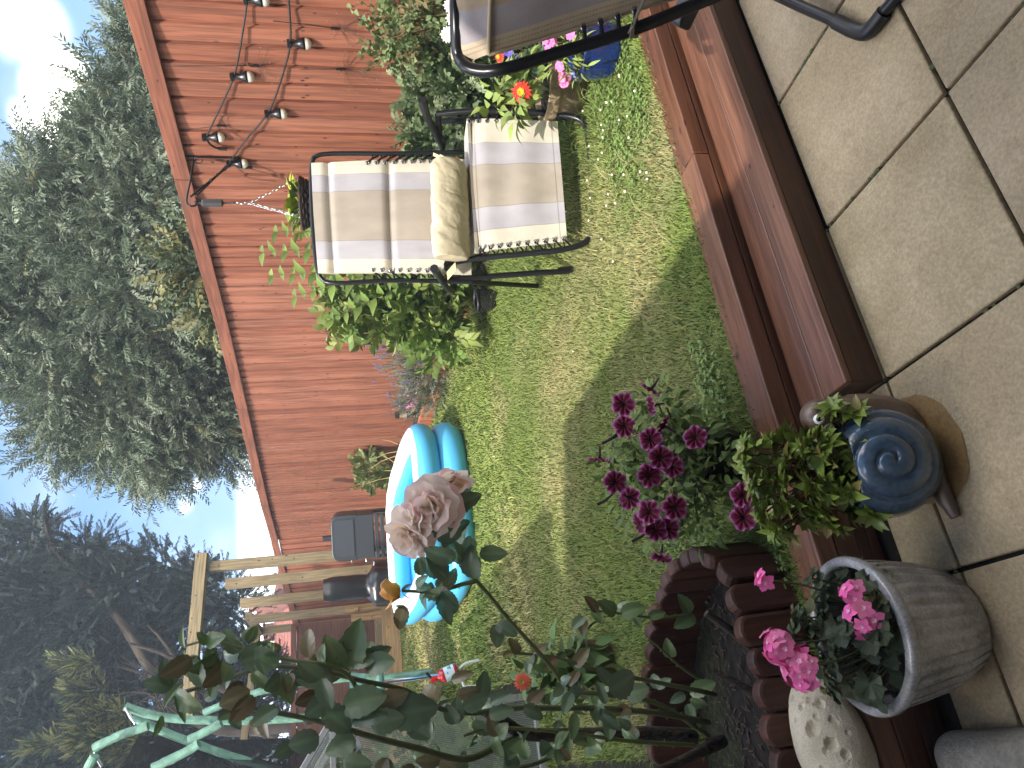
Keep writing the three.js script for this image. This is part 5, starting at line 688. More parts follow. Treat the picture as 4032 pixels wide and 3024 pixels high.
bush('chrysanthemum', 'dense grey green chrysanthemum clump by the fence behind the dahlia pot', 'shrub', [4.0, 0.4, -3.5], [[[4.209,1.076,-3.421], [.16, .15, .16]], [[3.955,1.033,-3.432], [.2, .2, .18]], [[4.103,0.899,-3.361], [.2, .2, .18]], [[3.822,0.893,-3.384], [.18, .2, .16]], [[3.938,0.777,-3.329], [.16, .16, .16]], [[3.919,1.107,-3.56], [.12, .14, .14]], [[3.788,0.932,-3.511], [.15, .2, .15]], [[4.081,0.722,-3.261], [.14, .16, .14]]], 760, 501, spray('mum', 9, 0.13, 0.055, 0.032, 0.8, 'lobed'), { colour: (r) => r() < 0.35 ? [0.28, 0.35, 0.20] : [0.16, 0.23, 0.11] });
bush('chrysanthemum', 'small grey green chrysanthemum clump between the recliner and the fence', 'shrub', [4.0, 0.45, -4.1], [[[3.778,1.109,-3.738], [.13, .14, .13]], [[3.662,0.977,-3.682], [.16, .2, .15]], [[3.722,0.876,-3.654], [.12, .16, .12]], [[3.725,0.746,-3.652], [.14, .16, .12]], [[3.689,1.13,-3.78], [.1, .1, .1]]], 360, 502, spray('mum', 9, 0.13, 0.055, 0.032, 0.8, 'lobed'), { colour: (r) => r() < 0.35 ? [0.26, 0.33, 0.18] : [0.15, 0.22, 0.10] });
{
  const t = bush('climbing_rose', 'climbing rose with loose shoots at the right end of the fence', 'rose', [3.9, 0.35, -2.75], [[[4.002,1.347,-2.966], [.12, .1, .1]], [[3.941,1.265,-2.995], [.14, .12, .1]], [[4.012,1.147,-2.961], [.16, .14, .1]], [[3.832,1.397,-3.047], [.06, .05, .05]], [[3.838,1.27,-3.044], [.06, .1, .05]], [[4.121,1.056,-2.909], [.2, .2, .1]]], 84, 503, spray('rose', 6, 0.14, 0.05, 0.035, 0.9, 'oval'), { colour: (r) => r() < 0.15 ? [0.20, 0.15, 0.07] : [0.19, 0.26, 0.11], per: 6 });
  const w = leafGeo(flowerGeo(14, 0.045, 0.02, [0.82, 0.80, 0.74], [0.8, 0.78, 0.7], 0.4, 87, 3), 'round', 0.3, 0.6); for (const q of [[3.766,1.03,-2.746], [3.655,1.05,-2.854], [3.744,1.013,-2.812]]) bloom(t, 'white_flower', w, PETAL, V(q), new THREE.Vector3(-0.6, 0.4, 0.6), 1.1);
}
{
  const t = bush('blue_bellflower', 'violet bellflower showing between the dahlia pot and the near recliner', 'flower', [3.5, 0.3, -2.7], [[[3.58,0.668,-2.835], [.1, .1, .1]], [[3.623,0.553,-2.815], [.14, .12, .1]]], 90, 504, spray('mum', 9, 0.13, 0.055, 0.032, 0.8, 'lobed'), { colour: () => [0.10, 0.17, 0.07] });
  const b = leafGeo(flowerGeo(6, 0.04, 0.026, [0.22, 0.16, 0.62], [0.25, 0.2, 0.65], 0.5, 88), 'oval', 0.2, 0.3); bloom(t, 'bell_flower', b, PETAL, V([3.45,0.726,-2.786]), new THREE.Vector3(-0.5, 0.3, 0.8), 1.1); bloom(t, 'bell_flower', b, PETAL, V([3.422,0.706,-2.799]), new THREE.Vector3(-0.8, 0.2, 0.4), 1.0);
}
bush('buddleia', 'bright green leafy shrub against the fence left of the recliner', 'shrub', [3.93, 0.6, -5.6], [[[3.621,1.663,-5.363], [.16, .16, .16]], [[3.617,1.422,-5.365], [.2, .2, .18]], [[3.466,1.267,-5.438], [.22, .2, .2]], [[3.546,1.059,-5.344], [.22, .2, .2]], [[3.262,1.158,-5.424], [.18, .16, .18]], [[3.368,0.948,-5.374], [.2, .16, .18]], [[3.096,0.991,-5.393], [.12, .1, .12]], [[3.321,1.437,-5.507], [.12, .12, .12]], [[3.589,0.854,-5.268], [.16, .12, .16]], [[3.42,1.713,-5.46], [.08, .1, .08]]], 560, 505, spray('bud', 8, 0.16, 0.12, 0.042, 0.75, 'oval', 0.3), { colour: (r) => r() < 0.35 ? [0.27, 0.34, 0.09] : [0.15, 0.23, 0.055], lift: 0.1, clump: 0.1 }, 16);
{
  // tall separate shoots of the same kind of shrub above and behind the recliner's back
  const t = thing('buddleia', 'tall leafy shoots rising behind the back of the lawn recliner', 'shrub', [0, 0, 0]), r = rng(506), st = [], L = [];
  for (const [a, b] of [[[3.558,0.724,-4.95], [3.626,2.378,-4.918]], [[3.69,0.706,-4.998], [3.84,2.274,-4.927]], [[3.523,0.726,-4.967], [3.301,2.143,-5.073]], [[3.53,0.744,-5.185], [3.571,2.338,-5.166]], [[3.972,0.721,-4.975], [4.126,2.193,-5.012]], [[3.567,0.742,-5.168], [3.175,1.863,-5.244]], [[3.886,0.714,-5.126], [3.902,2.061,-5.008]]]) { const A = V(a), B = V(b), c = new THREE.CatmullRomCurve3([A, A.clone().lerp(B, 0.5).add(new THREE.Vector3(0.03, 0.03, 0.05)), B]); st.push(tube(c.getPoints(8), 0.007, 12, 5, 0.003)); for (let i = 0; i < 17; i++) { const u = 0.12 + 0.88 * i / 16, p = c.getPointAt(u), sz = i > 13 ? 0.75 : 1; for (const s of [-1, 1]) L.push({ p, d: new THREE.Vector3(s * Math.cos(i * 1.57), 0.25 + 0.5 * r(), s * Math.sin(i * 1.57)), n: new THREE.Vector3(-0.6, 0.5, 0.7), l: (0.12 + 0.05 * r()) * sz, w: 0.07 * sz, c: tint([0.17, 0.26, 0.06], r, 0.35), curl: 0.7 }); } }
  part('stems', st, M(0x6a6a3a, { rough: 0.8 }), t); part('foliage', leafGeo(L, 'oval', 0.3, 0.6), LEAF, t, null, 'stuff');
}
{
  const t = bush('lavender', 'grey lavender bush spilling over the border edging', 'shrub', [3.85, 0.75, -7.3], [[[3.741,1.041,-6.858], [.14, .14, .14]], [[3.67,0.958,-7.113], [.2, .18, .18]], [[3.595,0.976,-7.37], [.22, .2, .2]], [[3.563,1.048,-7.607], [.2, .18, .18]], [[3.513,0.868,-7.52], [.15, .12, .15]], [[3.676,1.112,-7.11], [.14, .18, .14]]], 900, 507, spray('lav', 10, 0.15, 0.035, 0.008, 0.5, 'lance', 0), { colour: (r) => r() < 0.5 ? [0.22, 0.25, 0.19] : [0.13, 0.17, 0.11], lift: 0.7 });
  const r = rng(508), sp = [], sm = []; for (let i = 0; i < 150; i++) { const b = V([[3.741,1.041,-6.858], [3.67,0.958,-7.113], [3.573,1.031,-7.381], [3.541,1.104,-7.617], [3.727,1.265,-6.975], [3.75,1.315,-6.853]][i % 6]).add(new THREE.Vector3((r() - 0.5) * 0.4, (r() - 0.3) * 0.22, (r() - 0.5) * 0.3)); const d = new THREE.Vector3((r() - 0.5) * 0.6, 1, (r() - 0.5) * 0.6).normalize(), e = b.clone().addScaledVector(d, 0.12); sm.push(tube([b, e], 0.002, 1, 3)); for (let k = 0; k < 3; k++) sp.push(place(new THREE.IcosahedronGeometry(0.009 + 0.003 * r(), 0), e.clone().addScaledVector(d, k * 0.014).toArray())); }
  part('flower_stalks', sm, M(0x767a58, { rough: 0.9 }), t, null, 'stuff'); part('flower_spikes', sp, M(0x70667c, { rough: 0.9 }), t, null, 'stuff');
}
{
  const pk = leafGeo(flowerGeo(7, 0.04, 0.02, [0.82, 0.25, 0.5], [0.85, 0.4, 0.6], 0.25, 89), 'round', 0.2, 0.3), r = rng(509);
  for (const [lab, qs, base] of [['cluster of pale pink flowers at the end of the lavender', [[3.437,1.139,-7.556], [3.465,1.101,-7.543], [3.4,1.168,-7.574], [3.398,1.115,-7.575], [3.435,1.081,-7.558], [3.528,1.137,-7.624], [3.621,1.161,-7.69]], [3.426,0.899,-7.562]], ['single bright pink flower low in front of the lavender', [[3.609,0.882,-6.588], [3.591,0.869,-6.597]], [3.601,0.77,-6.592]]]) {
    const t = thing('pink_flower', lab, 'flower', [0, 0, 0], 0); part('stems', qs.map((q) => tube([base, V(base).lerp(V(q), 0.6), q], 0.003, 3, 4)), M(0x5c6a34, { rough: 0.8 }), t); for (const q of qs) bloom(t, 'flower_head', pk, PETAL, V(q), new THREE.Vector3(-0.5, 0.4, 0.7).addScaledVector(rdir(r), 0.3), 1.0);
  }
}
{
  const t = bush('bramble', 'straggly green plant with dry stalks behind the pool', 'plant', [3.7, 0.9, -9.9], [[[3.615,1.687,-10.02], [.12, .12, .12]], [[3.485,1.561,-10.082], [.14, .16, .12]], [[3.66,1.418,-9.998], [.14, .12, .12]], [[3.397,1.632,-10.124], [.1, .12, .1]], [[3.505,1.392,-10.072], [.14, .12, .14]]], 130, 510, spray('bud2', 7, 0.14, 0.085, 0.045, 0.8, 'oval', 0.2), { colour: () => [0.22, 0.27, 0.10], per: 6 });
  part('dry_stalks', [[[3.338,1.237,-9.931], [3.278,1.699,-9.959]], [[3.611,1.256,-9.8], [3.471,1.624,-9.867]], [[3.723,1.219,-9.636], [3.796,1.444,-9.601]], [[3.489,1.242,-9.858], [3.621,1.42,-9.795]], [[3.669,1.22,-9.772], [3.598,1.539,-9.806]], [[3.41,1.233,-9.896], [3.458,1.659,-9.984]]].map(([a, b]) => tube([a, V(a).lerp(V(b), 0.5).add(new THREE.Vector3(0.02, 0.01, 0)), b], 0.007, 5, 5, 0.004)), M(0xc9ad74, { rough: 0.9 }), t);
}
// ---------- the rose bush ----------
{
  const t = thing('rose_bush', 'tall leafy rose bush with pink cream blooms in the log edged bed', 'rose bush', [0, 0, 0]), r = rng(601);
  const woody = M(0x6b6055, { map: bark, bump: bark, bs: 0.004, rough: 0.95 }), cane = M(0x545c40, { rough: 0.55 }), young = M(0x5d6a3e, { rough: 0.5 });
  const canes = [
    ['trunk', woody, 0.026, 0.018, [[-0.141,0.533,-2.671], [-0.104,0.758,-2.598], [-0.079,0.985,-2.531], [-0.048,1.18,-2.461], [-0.009,1.246,-2.386], [0.03,1.301,-2.368], [0.055,1.36,-2.323]]],
    ['trunk', woody, 0.024, 0.008, [[-0.166,0.452,-2.628], [-0.196,0.638,-2.531], [-0.218,0.839,-2.431]]],
    ['cane', cane, 0.012, 0.005, [[-0.056,1.18,-2.464], [-0.069,1.271,-2.36], [-0.085,1.4,-2.201], [-0.038,1.529,-2.068], [0.004,1.643,-1.992], [0.049,1.752,-1.971], [0.084,1.861,-1.976], [0.122,1.993,-1.992]]],
    ['cane', cane, 0.010, 0.005, [[-0.101,0.501,-2.597], [-0.046,0.748,-2.404], [-0.009,0.964,-2.276], [0.009,1.12,-2.212], [0.025,1.259,-2.182], [0.026,1.369,-2.148], [0.047,1.461,-2.082], [0.101,1.557,-2.002], [0.132,1.66,-1.954], [0.163,1.748,-1.939], [0.191,1.882,-1.959], [0.176,1.997,-1.999], [0.159,2.111,-2.029]]],
    ['cane', young, 0.0085, 0.0055, [[-0.145,0.504,-2.617], [-0.019,0.746,-2.391], [0.026,0.964,-2.203], [0.053,1.089,-2.135], [0.114,1.147,-2.073], [0.17,1.201,-2.024], [0.239,1.262,-1.991], [0.3,1.31,-1.962], [0.343,1.346,-1.941], [0.391,1.381,-1.918], [0.438,1.397,-1.896]]],
    ['cane', young, 0.0065, 0.004, [[0.343,1.346,-1.941], [0.339,1.384,-1.943], [0.333,1.415,-1.946], [0.326,1.459,-1.95], [0.333,1.508,-1.946], [0.338,1.546,-1.944]]],
    ['cane', young, 0.005, 0.003, [[0.435,1.428,-1.898], [0.462,1.446,-1.874], [0.488,1.464,-1.85]]],
    ['cane', cane, 0.009, 0.004, [[-0.018,0.47,-2.557], [0.006,0.594,-2.435], [0.05,0.793,-2.303], [0.091,0.959,-2.228], [0.145,1.1,-2.202], [0.171,1.225,-2.19]]],
    ['cane', young, 0.006, 0.003, [[0.015,0.446,-2.652], [0.086,0.573,-2.563], [0.158,0.676,-2.473], [0.183,0.709,-2.461]]],
    ['cane', young, 0.0055, 0.003, [[0.262,0.478,-2.645], [0.26,0.61,-2.591], [0.283,0.769,-2.524], [0.311,0.905,-2.511]]],
    ['cane', young, 0.006, 0.003, [[0.037,1.653,-1.999], [0.132,1.68,-1.909], [0.167,1.722,-1.892], [0.196,1.831,-1.901], [0.221,1.897,-1.911], [0.263,2.019,-1.924], [0.261,2.076,-1.947]]],
    ['cane', young, 0.007, 0.004, [[-0.16,0.603,-2.514], [-0.106,0.896,-2.322], [-0.05,1.135,-2.184], [-0.018,1.339,-2.114], [-0.027,1.405,-2.096]]],
    ['cane', cane, 0.008, 0.004, [[-0.08,0.999,-2.476], [-0.126,1.132,-2.387], [-0.135,1.228,-2.336], [-0.146,1.398,-2.285]]],
    ['dead_stub', woody, 0.02, 0.012, [[0.066,0.328,-2.406], [0.156,0.434,-2.363], [0.232,0.53,-2.349]]],
    ['dead_stub', woody, 0.018, 0.01, [[-0.067,0.356,-2.414], [-0,0.426,-2.437], [0.055,0.5,-2.467]]]];
  canes.forEach(([n, m, r0, r1, pts]) => { const c = new THREE.CatmullRomCurve3(pts.map(V)); const gs = [metreUV(tube(pts, r0, pts.length * 6, 9, r1), 'y', 0, 0, 6)]; if (n === 'cane') { const L = c.getLength(); for (let d = 0.05; d < L; d += 0.04 + 0.03 * r()) { const u = d / L, p = c.getPointAt(u), e = rdir(r), tg = c.getTangentAt(u); e.addScaledVector(tg, -e.dot(tg)).normalize(); const rr = lerp(r0, r1, u); const k = new THREE.ConeGeometry(0.0028, 0.010, 5); k.translate(0, 0.005, 0); k.applyQuaternion(new THREE.Quaternion().setFromUnitVectors(new THREE.Vector3(0, 1, 0), e)); const q = p.addScaledVector(e, rr * 0.8); k.translate(q.x, q.y, q.z); gs.push(k.toNonIndexed()); } } part(n, gs, m, t); });
  // a rose leaflet: toothed oval with pressed veins
  function roseLeaf(c, fold, curl, seed) { const nL = 12, rr = rng(seed), pos = [], col = [], nor = []; const P = (i, j) => { const u = i / nL, s = j / 3, w = Math.pow(u, 0.55) * Math.pow(1 - u, 0.72) * 0.66 * (1 + (Math.abs(j) === 3 ? 0.06 * (i % 2 ? 1 : -1) : 0)); return new THREE.Vector3(s * w, u * (1 - 0.06 * Math.abs(curl)), fold * Math.abs(s) * w - curl * u * u * 0.28 + 0.014 * Math.sin(u * 26 - Math.abs(s) * 5) * Math.abs(s) * (1 - Math.abs(s) * 0.5)); }; for (let i = 0; i < nL; i++) for (let j = -3; j < 3; j++) for (const [a, b] of [[i, j], [i, j + 1], [i + 1, j + 1], [i, j], [i + 1, j + 1], [i + 1, j]]) { const v = P(a, b); pos.push(v.x, v.y, v.z); const k = b === 0 ? 1.35 : 1; col.push(c[0] * k, c[1] * k, c[2] * k); } let g = new THREE.BufferGeometry(); g.setAttribute('position', new THREE.Float32BufferAttribute(pos, 3)); g.setAttribute('color', new THREE.Float32BufferAttribute(col, 3)); g = mergeVertices(g, 1e-5); g.computeVertexNormals(); return g.toNonIndexed(); }
  const green = [[0.15, 0.22, 0.13], [0.18, 0.255, 0.145], [0.13, 0.195, 0.12]], brnz = [[0.20, 0.155, 0.085], [0.22, 0.185, 0.10]], fresh = [[0.15, 0.23, 0.10], [0.18, 0.26, 0.11]];
  const LG = { g: green.map((c, i) => roseLeaf(c, 0.28, 0.5 + 0.4 * i, i)), b: brnz.map((c, i) => roseLeaf(c, 0.3, 0.8, i)), f: fresh.map((c, i) => roseLeaf(c, 0.35, 0.9 + 0.3 * i, i)) }; let li = 0;
  // leaf(x, y in the bed's own metres): base point, tip point, kind
  const leaf = (a, b, k, wide = 1) => { const A = V(a), B = V(b), L = A.distanceTo(B), d = B.clone().sub(A).normalize(), cam = new THREE.Vector3(0, 1.61, 0).sub(A).normalize(), up = cam.add(rdir(r).multiplyScalar(0.55)).add(new THREE.Vector3(0, 0.25, 0)); const x = new THREE.Vector3().crossVectors(d, up).normalize(), n = new THREE.Vector3().crossVectors(x, d); const G = LG[k]; const m = part('leaf', G[li++ % G.length], GLOSSLEAF, t); m.matrixAutoUpdate = true; const mx = new THREE.Matrix4().makeBasis(x, d, n); m.quaternion.setFromRotationMatrix(mx); m.scale.set(L * wide, L, L); m.position.copy(A); };
  const named = [
    // leaves under the blooms
    [[0.518,1.421,-1.814], [0.527,1.332,-1.765], 'g', .9], [[0.5,1.398,-1.822], [0.574,1.344,-1.831], 'g'], [[0.456,1.432,-1.832], [0.47,1.371,-1.792], 'g'], [[0.468,1.449,-1.826], [0.441,1.384,-1.839], 'g', .9], [[0.428,1.4,-1.879], [0.468,1.382,-1.826], 'g'], [[0.393,1.383,-1.896], [0.462,1.352,-1.885], 'g'],
    [[0.425,1.402,-1.792], [0.467,1.473,-1.727], 'g', 1.1], [[0.383,1.41,-1.812], [0.396,1.492,-1.783], 'g', 1.1], [[0.352,1.439,-1.848], [0.38,1.504,-1.813], 'g', 1.1], [[0.341,1.434,-1.854], [0.399,1.48,-1.804], 'g'], [[0.384,1.388,-1.855], [0.422,1.432,-1.793], 'g', 1.1], [[0.338,1.36,-1.877], [0.397,1.386,-1.805], 'g', 1.15], [[0.397,1.344,-1.849], [0.381,1.277,-1.812], 'g', 1.0], [[0.326,1.433,-1.883], [0.36,1.409,-1.845], 'g'], [[0.309,1.452,-1.891], [0.234,1.432,-1.861], 'g', .85], [[0.323,1.444,-1.907], [0.277,1.406,-1.906], 'g'], [[0.317,1.461,-1.932], [0.306,1.487,-1.959], 'g', .6], [[0.355,1.436,-1.892], [0.335,1.384,-1.945], 'g'],
    // upper left shoots
    [[0.21,1.911,-1.894], [0.193,1.846,-1.847], 'g', 1.3], [[0.203,1.937,-1.897], [0.221,1.843,-1.867], 'g', 1.2], [[0.26,2.024,-1.926], [0.263,1.981,-1.869], 'f'], [[0.258,2.019,-1.927], [0.274,2.032,-1.886], 'f'], [[0.254,2.074,-1.939], [0.295,2.083,-1.898], 'f', .7], [[0.25,2.077,-1.942], [0.215,2.079,-1.936], 'f', .8], [[0.25,2.006,-1.919], [0.202,2.015,-1.898], 'f'], [[0.224,1.997,-1.932], [0.188,2.021,-1.905], 'f', 1.1], [[0.215,2.013,-1.936], [0.193,1.982,-1.902], 'f'], [[0.181,1.995,-1.93], [0.141,2.009,-1.905], 'f', 1.1], [[0.179,2.083,-1.975], [0.129,2.137,-1.977], 'f', .5], [[0.157,2.105,-2.008], [0.091,2.077,-1.995], 'f', .45], [[0.162,2.105,-2.005], [0.107,2.045,-1.965], 'f', 1.1], [[0.114,2.133,-2.006], [0.06,2.146,-2.01], 'f', .6], [[0.198,1.962,-1.922], [0.149,1.987,-1.923], 'g'], [[0.182,1.915,-1.93], [0.134,1.874,-1.908], 'f', .9], [[0.154,1.933,-1.943], [0.138,1.982,-1.928], 'b', 1.2], [[0.141,1.919,-1.927], [0.109,1.99,-1.92], 'b', 1.2], [[0.13,1.914,-1.932], [0.066,1.961,-1.941], 'b', 1.1], [[0.093,1.858,-1.95], [0.07,1.916,-1.917], 'g', 1.3], [[0.089,1.899,-1.974], [0.027,1.89,-1.959], 'b'],
    [[0.147,1.723,-1.902], [0.148,1.805,-1.857], 'g', 1.2], [[0.171,1.746,-1.913], [0.216,1.753,-1.869], 'f'], [[0.166,1.702,-1.915], [0.23,1.741,-1.863], 'f', 1.1], [[0.154,1.686,-1.921], [0.262,1.663,-1.847], 'f', 1], [[0.174,1.679,-1.911], [0.175,1.628,-1.867], 'g', 1.2], [[0.172,1.657,-1.912], [0.191,1.594,-1.859], 'g', .9], [[0.158,1.646,-1.897], [0.162,1.579,-1.85], 'g', 1.3], [[0.112,1.76,-1.941], [0.096,1.81,-1.904], 'b', 1.1], [[0.106,1.726,-1.921], [0.063,1.788,-1.898], 'g', 1.3], [[0.078,1.747,-1.913], [0.02,1.684,-1.896], 'g', 1.3], [[0.073,1.704,-1.915], [0.094,1.605,-1.861], 'g', 1.2], [[0.049,1.683,-1.904], [0.058,1.606,-1.856], 'g', 1.3], [[0.073,1.628,-1.915], [0.082,1.551,-1.866], 'b', 1.0], [[0.034,1.64,-1.912], [0.029,1.565,-1.87], 'g', 1.3], [[0.043,1.596,-1.907], [0.048,1.482,-1.861], 'g', 1.25], [[0.023,1.553,-1.917], [-0.024,1.501,-1.917], 'g', 1.1], [[-0.001,1.674,-1.906], [-0.011,1.747,-1.889], 'g', 1.4], [[0.02,1.761,-1.941], [-0,1.833,-1.928], 'g', 1.4], [[0.017,1.816,-1.964], [-0.015,1.868,-1.957], 'g', 1.2], [[-0.037,1.709,-1.945], [-0.063,1.645,-1.913], 'g', 1.3],
    // along the lower canes
    [[0.075,1.416,-2.069], [0.078,1.356,-2.046], 'b'], [[0.04,1.399,-2.086], [0.059,1.332,-2.055], 'g', 1.1], [[0.113,1.422,-2.106], [0.127,1.367,-2.066], 'b', .8], [[0.042,1.321,-2.107], [0.069,1.271,-2.072], 'g'], [[0.014,1.331,-2.098], [0.022,1.264,-2.072], 'g', 1.1], [[0.003,1.376,-2.104], [-0.037,1.325,-2.101], 'g'], [[0.02,1.231,-2.118], [-0.006,1.171,-2.108], 'g', 1.2], [[0.03,1.213,-2.135], [0.058,1.17,-2.099], 'b'], [[0.021,1.152,-2.117], [0.062,1.115,-2.075], 'g'], [[0.049,1.102,-2.082], [0.038,1.066,-2.065], 'g', 1.2], [[0.042,1.101,-2.063], [-0.006,1.135,-2.063], 'g', 1.1], [[-0.01,1.092,-2.11], [-0.077,1.109,-2.097], 'f', .8], [[0.035,1.002,-2.044], [0.056,0.907,-2.034], 'g', 1.45], [[0.002,0.991,-2.126], [0.057,1.021,-2.078], 'g', .6], [[0.019,0.924,-2.152], [0.022,0.873,-2.095], 'g', 1.3], [[-0.026,1.006,-2.14], [-0.073,0.967,-2.118], 'g', .8], [[0.049,0.948,-2.193], [0.102,0.994,-2.145], 'g', .7], [[0.145,1.1,-2.202], [0.12,1.141,-2.159], 'b'], [[0.165,1.17,-2.193], [0.174,1.138,-2.133], 'b', .8], [[0.169,1.211,-2.191], [0.197,1.24,-2.122], 'b', .7], [[0.168,1.225,-2.191], [0.172,1.261,-2.134], 'b', .6], [[0.157,1.156,-2.196], [0.126,1.196,-2.156], 'b', .7], [[0.113,1.045,-2.217], [0.156,1.008,-2.164], 'b', .9], [[0.099,1.031,-2.224], [0.065,1.077,-2.207], 'b'],
    [[0.304,0.871,-2.514], [0.256,0.852,-2.492], 'f'], [[0.299,0.854,-2.516], [0.341,0.898,-2.452], 'b', .8], [[0.279,0.769,-2.526], [0.298,0.688,-2.472], 'f'], [[0.285,0.786,-2.523], [0.321,0.848,-2.461], 'f'], [[0.27,0.71,-2.552], [0.231,0.694,-2.549], 'f'], [[0.265,0.65,-2.577], [0.275,0.586,-2.55], 'f'], [[0.268,0.459,-2.642], [0.32,0.502,-2.573], 'f'], [[0.258,0.441,-2.647], [0.227,0.535,-2.617], 'f'], [[0.119,0.61,-2.536], [0.161,0.642,-2.471], 'f'],
    [[-0.006,0.566,-2.551], [0.025,0.488,-2.492], 'f'], [[-0.021,0.566,-2.558], [-0.057,0.518,-2.531], 'f', 1.1], [[-0.034,0.576,-2.564], [-0.093,0.572,-2.548], 'g', 1.1], [[-0.004,0.583,-2.55], [-0.019,0.643,-2.535], 'g']];
  named.forEach(([a, b, k, w]) => leaf(a, b, k, w || 1));
  // more leaves along the upper canes, five to a stalk
  canes.filter((c) => c[0] === 'cane').slice(0, 12).forEach(([, , , , pts], ci) => { if ([4, 5, 6].includes(ci)) return; const c = new THREE.CatmullRomCurve3(pts.map(V)), n = [11, 15, 0, 0, 0, 6, 4, 4, 12, 9, 7, 4][ci] || 7; for (let i = 0; i < n; i++) { const u = 0.25 + 0.75 * (i + r()) / n, p = c.getPointAt(clamp(u)), e = rdir(r); e.y = Math.abs(e.y) * 0.5; const q = p.clone().addScaledVector(e, 0.05); const s = 0.045 + 0.035 * r(); for (let k = 0; k < 2; k++) { const d = e.clone().addScaledVector(rdir(r), 0.8).normalize(); leaf(q.toArray(), q.clone().addScaledVector(d, s).toArray(), r() < 0.2 ? 'b' : r() < 0.25 ? 'f' : 'g', 1.1); } } });
  // blooms
  const petal = (rad, h, c0, c1, seed, wav) => { const pos = [], col = [], nU = 8, nV = 5, rr = rng(seed); const ph = rr() * 6; const P = (i, j) => { const u = i / nU * 2 - 1, v = j / nV, w = (0.16 + 0.52 * Math.sin(Math.PI * 0.5 * Math.min(1, v * 1.25))); const curl = v * v * 0.35; return new THREE.Vector3(u * w * h, v * h * (1 - 0.34 * u * u * v), curl * h * 0.8 - u * u * h * 0.30 * (1 - v * 0.6) + wav * h * 0.035 * Math.sin(u * 6 + ph + v * 3) * v); }; for (let j = 0; j < nV; j++) for (let i = 0; i < nU; i++) for (const [a, b] of [[i, j], [i + 1, j], [i + 1, j + 1], [i, j], [i + 1, j + 1], [i, j + 1]]) { const q = P(a, b), v = b / nV, e = Math.max(v * v, Math.pow(Math.abs(a / nU * 2 - 1), 3)); pos.push(q.x, q.y, q.z); for (let k = 0; k < 3; k++) col.push(lerp(c0[k], c1[k], clamp(e))); } let g = new THREE.BufferGeometry(); g.setAttribute('position', new THREE.Float32BufferAttribute(pos, 3)); g.setAttribute('color', new THREE.Float32BufferAttribute(col, 3)); g = mergeVertices(g, 1e-6); g.computeVertexNormals(); return g.toNonIndexed(); };
  const ROSEPETAL = leafMat(1, 0.45), yel = [0.92, 0.74, 0.36], cr = [0.95, 0.87, 0.68], pnk = [0.95, 0.68, 0.70], pale = [0.96, 0.84, 0.82];
  const PG = [petal(1, 1, yel, pale, 1, 1), petal(1, 1, cr, pnk, 2, 1.6), petal(1, 1, cr, pale, 3, 2), petal(1, 1, yel, pnk, 4, 1.4), petal(1, 1, cr, pale, 5, 2.4)];
  function rose(c, axis, size, rings, name = 'bloom') { const g = new THREE.Group(); g.name = name; g.position.set(...c); g.quaternion.setFromUnitVectors(new THREE.Vector3(0, 1, 0), V(axis).normalize()); t.add(g); for (let k = 0; k < rings; k++) { const n = k < 1 ? 3 : k < 2 ? 5 : 6 + (k > 3), open = k / (rings - 1 || 1); for (let i = 0; i < n; i++) { const m = part('petal', PG[(i * 3 + k * 2 + (r() * 2 | 0)) % 5], ROSEPETAL, g); const a = i / n * 6.283 + k * 0.7 + (r() - 0.5) * 0.5, tilt = lerp(0.02, 1.25, Math.pow(open, 1.15)) + (r() - 0.5) * 0.22; m.rotation.set(0, 0, 0); m.rotation.order = 'YXZ'; m.rotation.y = a; m.rotation.x = tilt; const s = size * lerp(0.50, 0.66, open) * (0.85 + 0.3 * r()); m.scale.setScalar(s); m.position.set(Math.sin(a) * size * (0.05 + 0.035 * k), size * (0.02 - 0.03 * k), Math.cos(a) * size * (0.05 + 0.035 * k)); } } }
  rose([0.506,1.462,-1.753], [-0.35, 0.45, 0.85], 0.098, 5); rose([0.567,1.418,-1.79], [0.75, 0.2, 0.5], 0.085, 4); rose([0.457,1.512,-1.82], [-0.75, 0.65, 0.3], 0.095, 4); rose([0.492,1.499,-1.782], [-0.1, 0.9, 0.5], 0.08, 4);
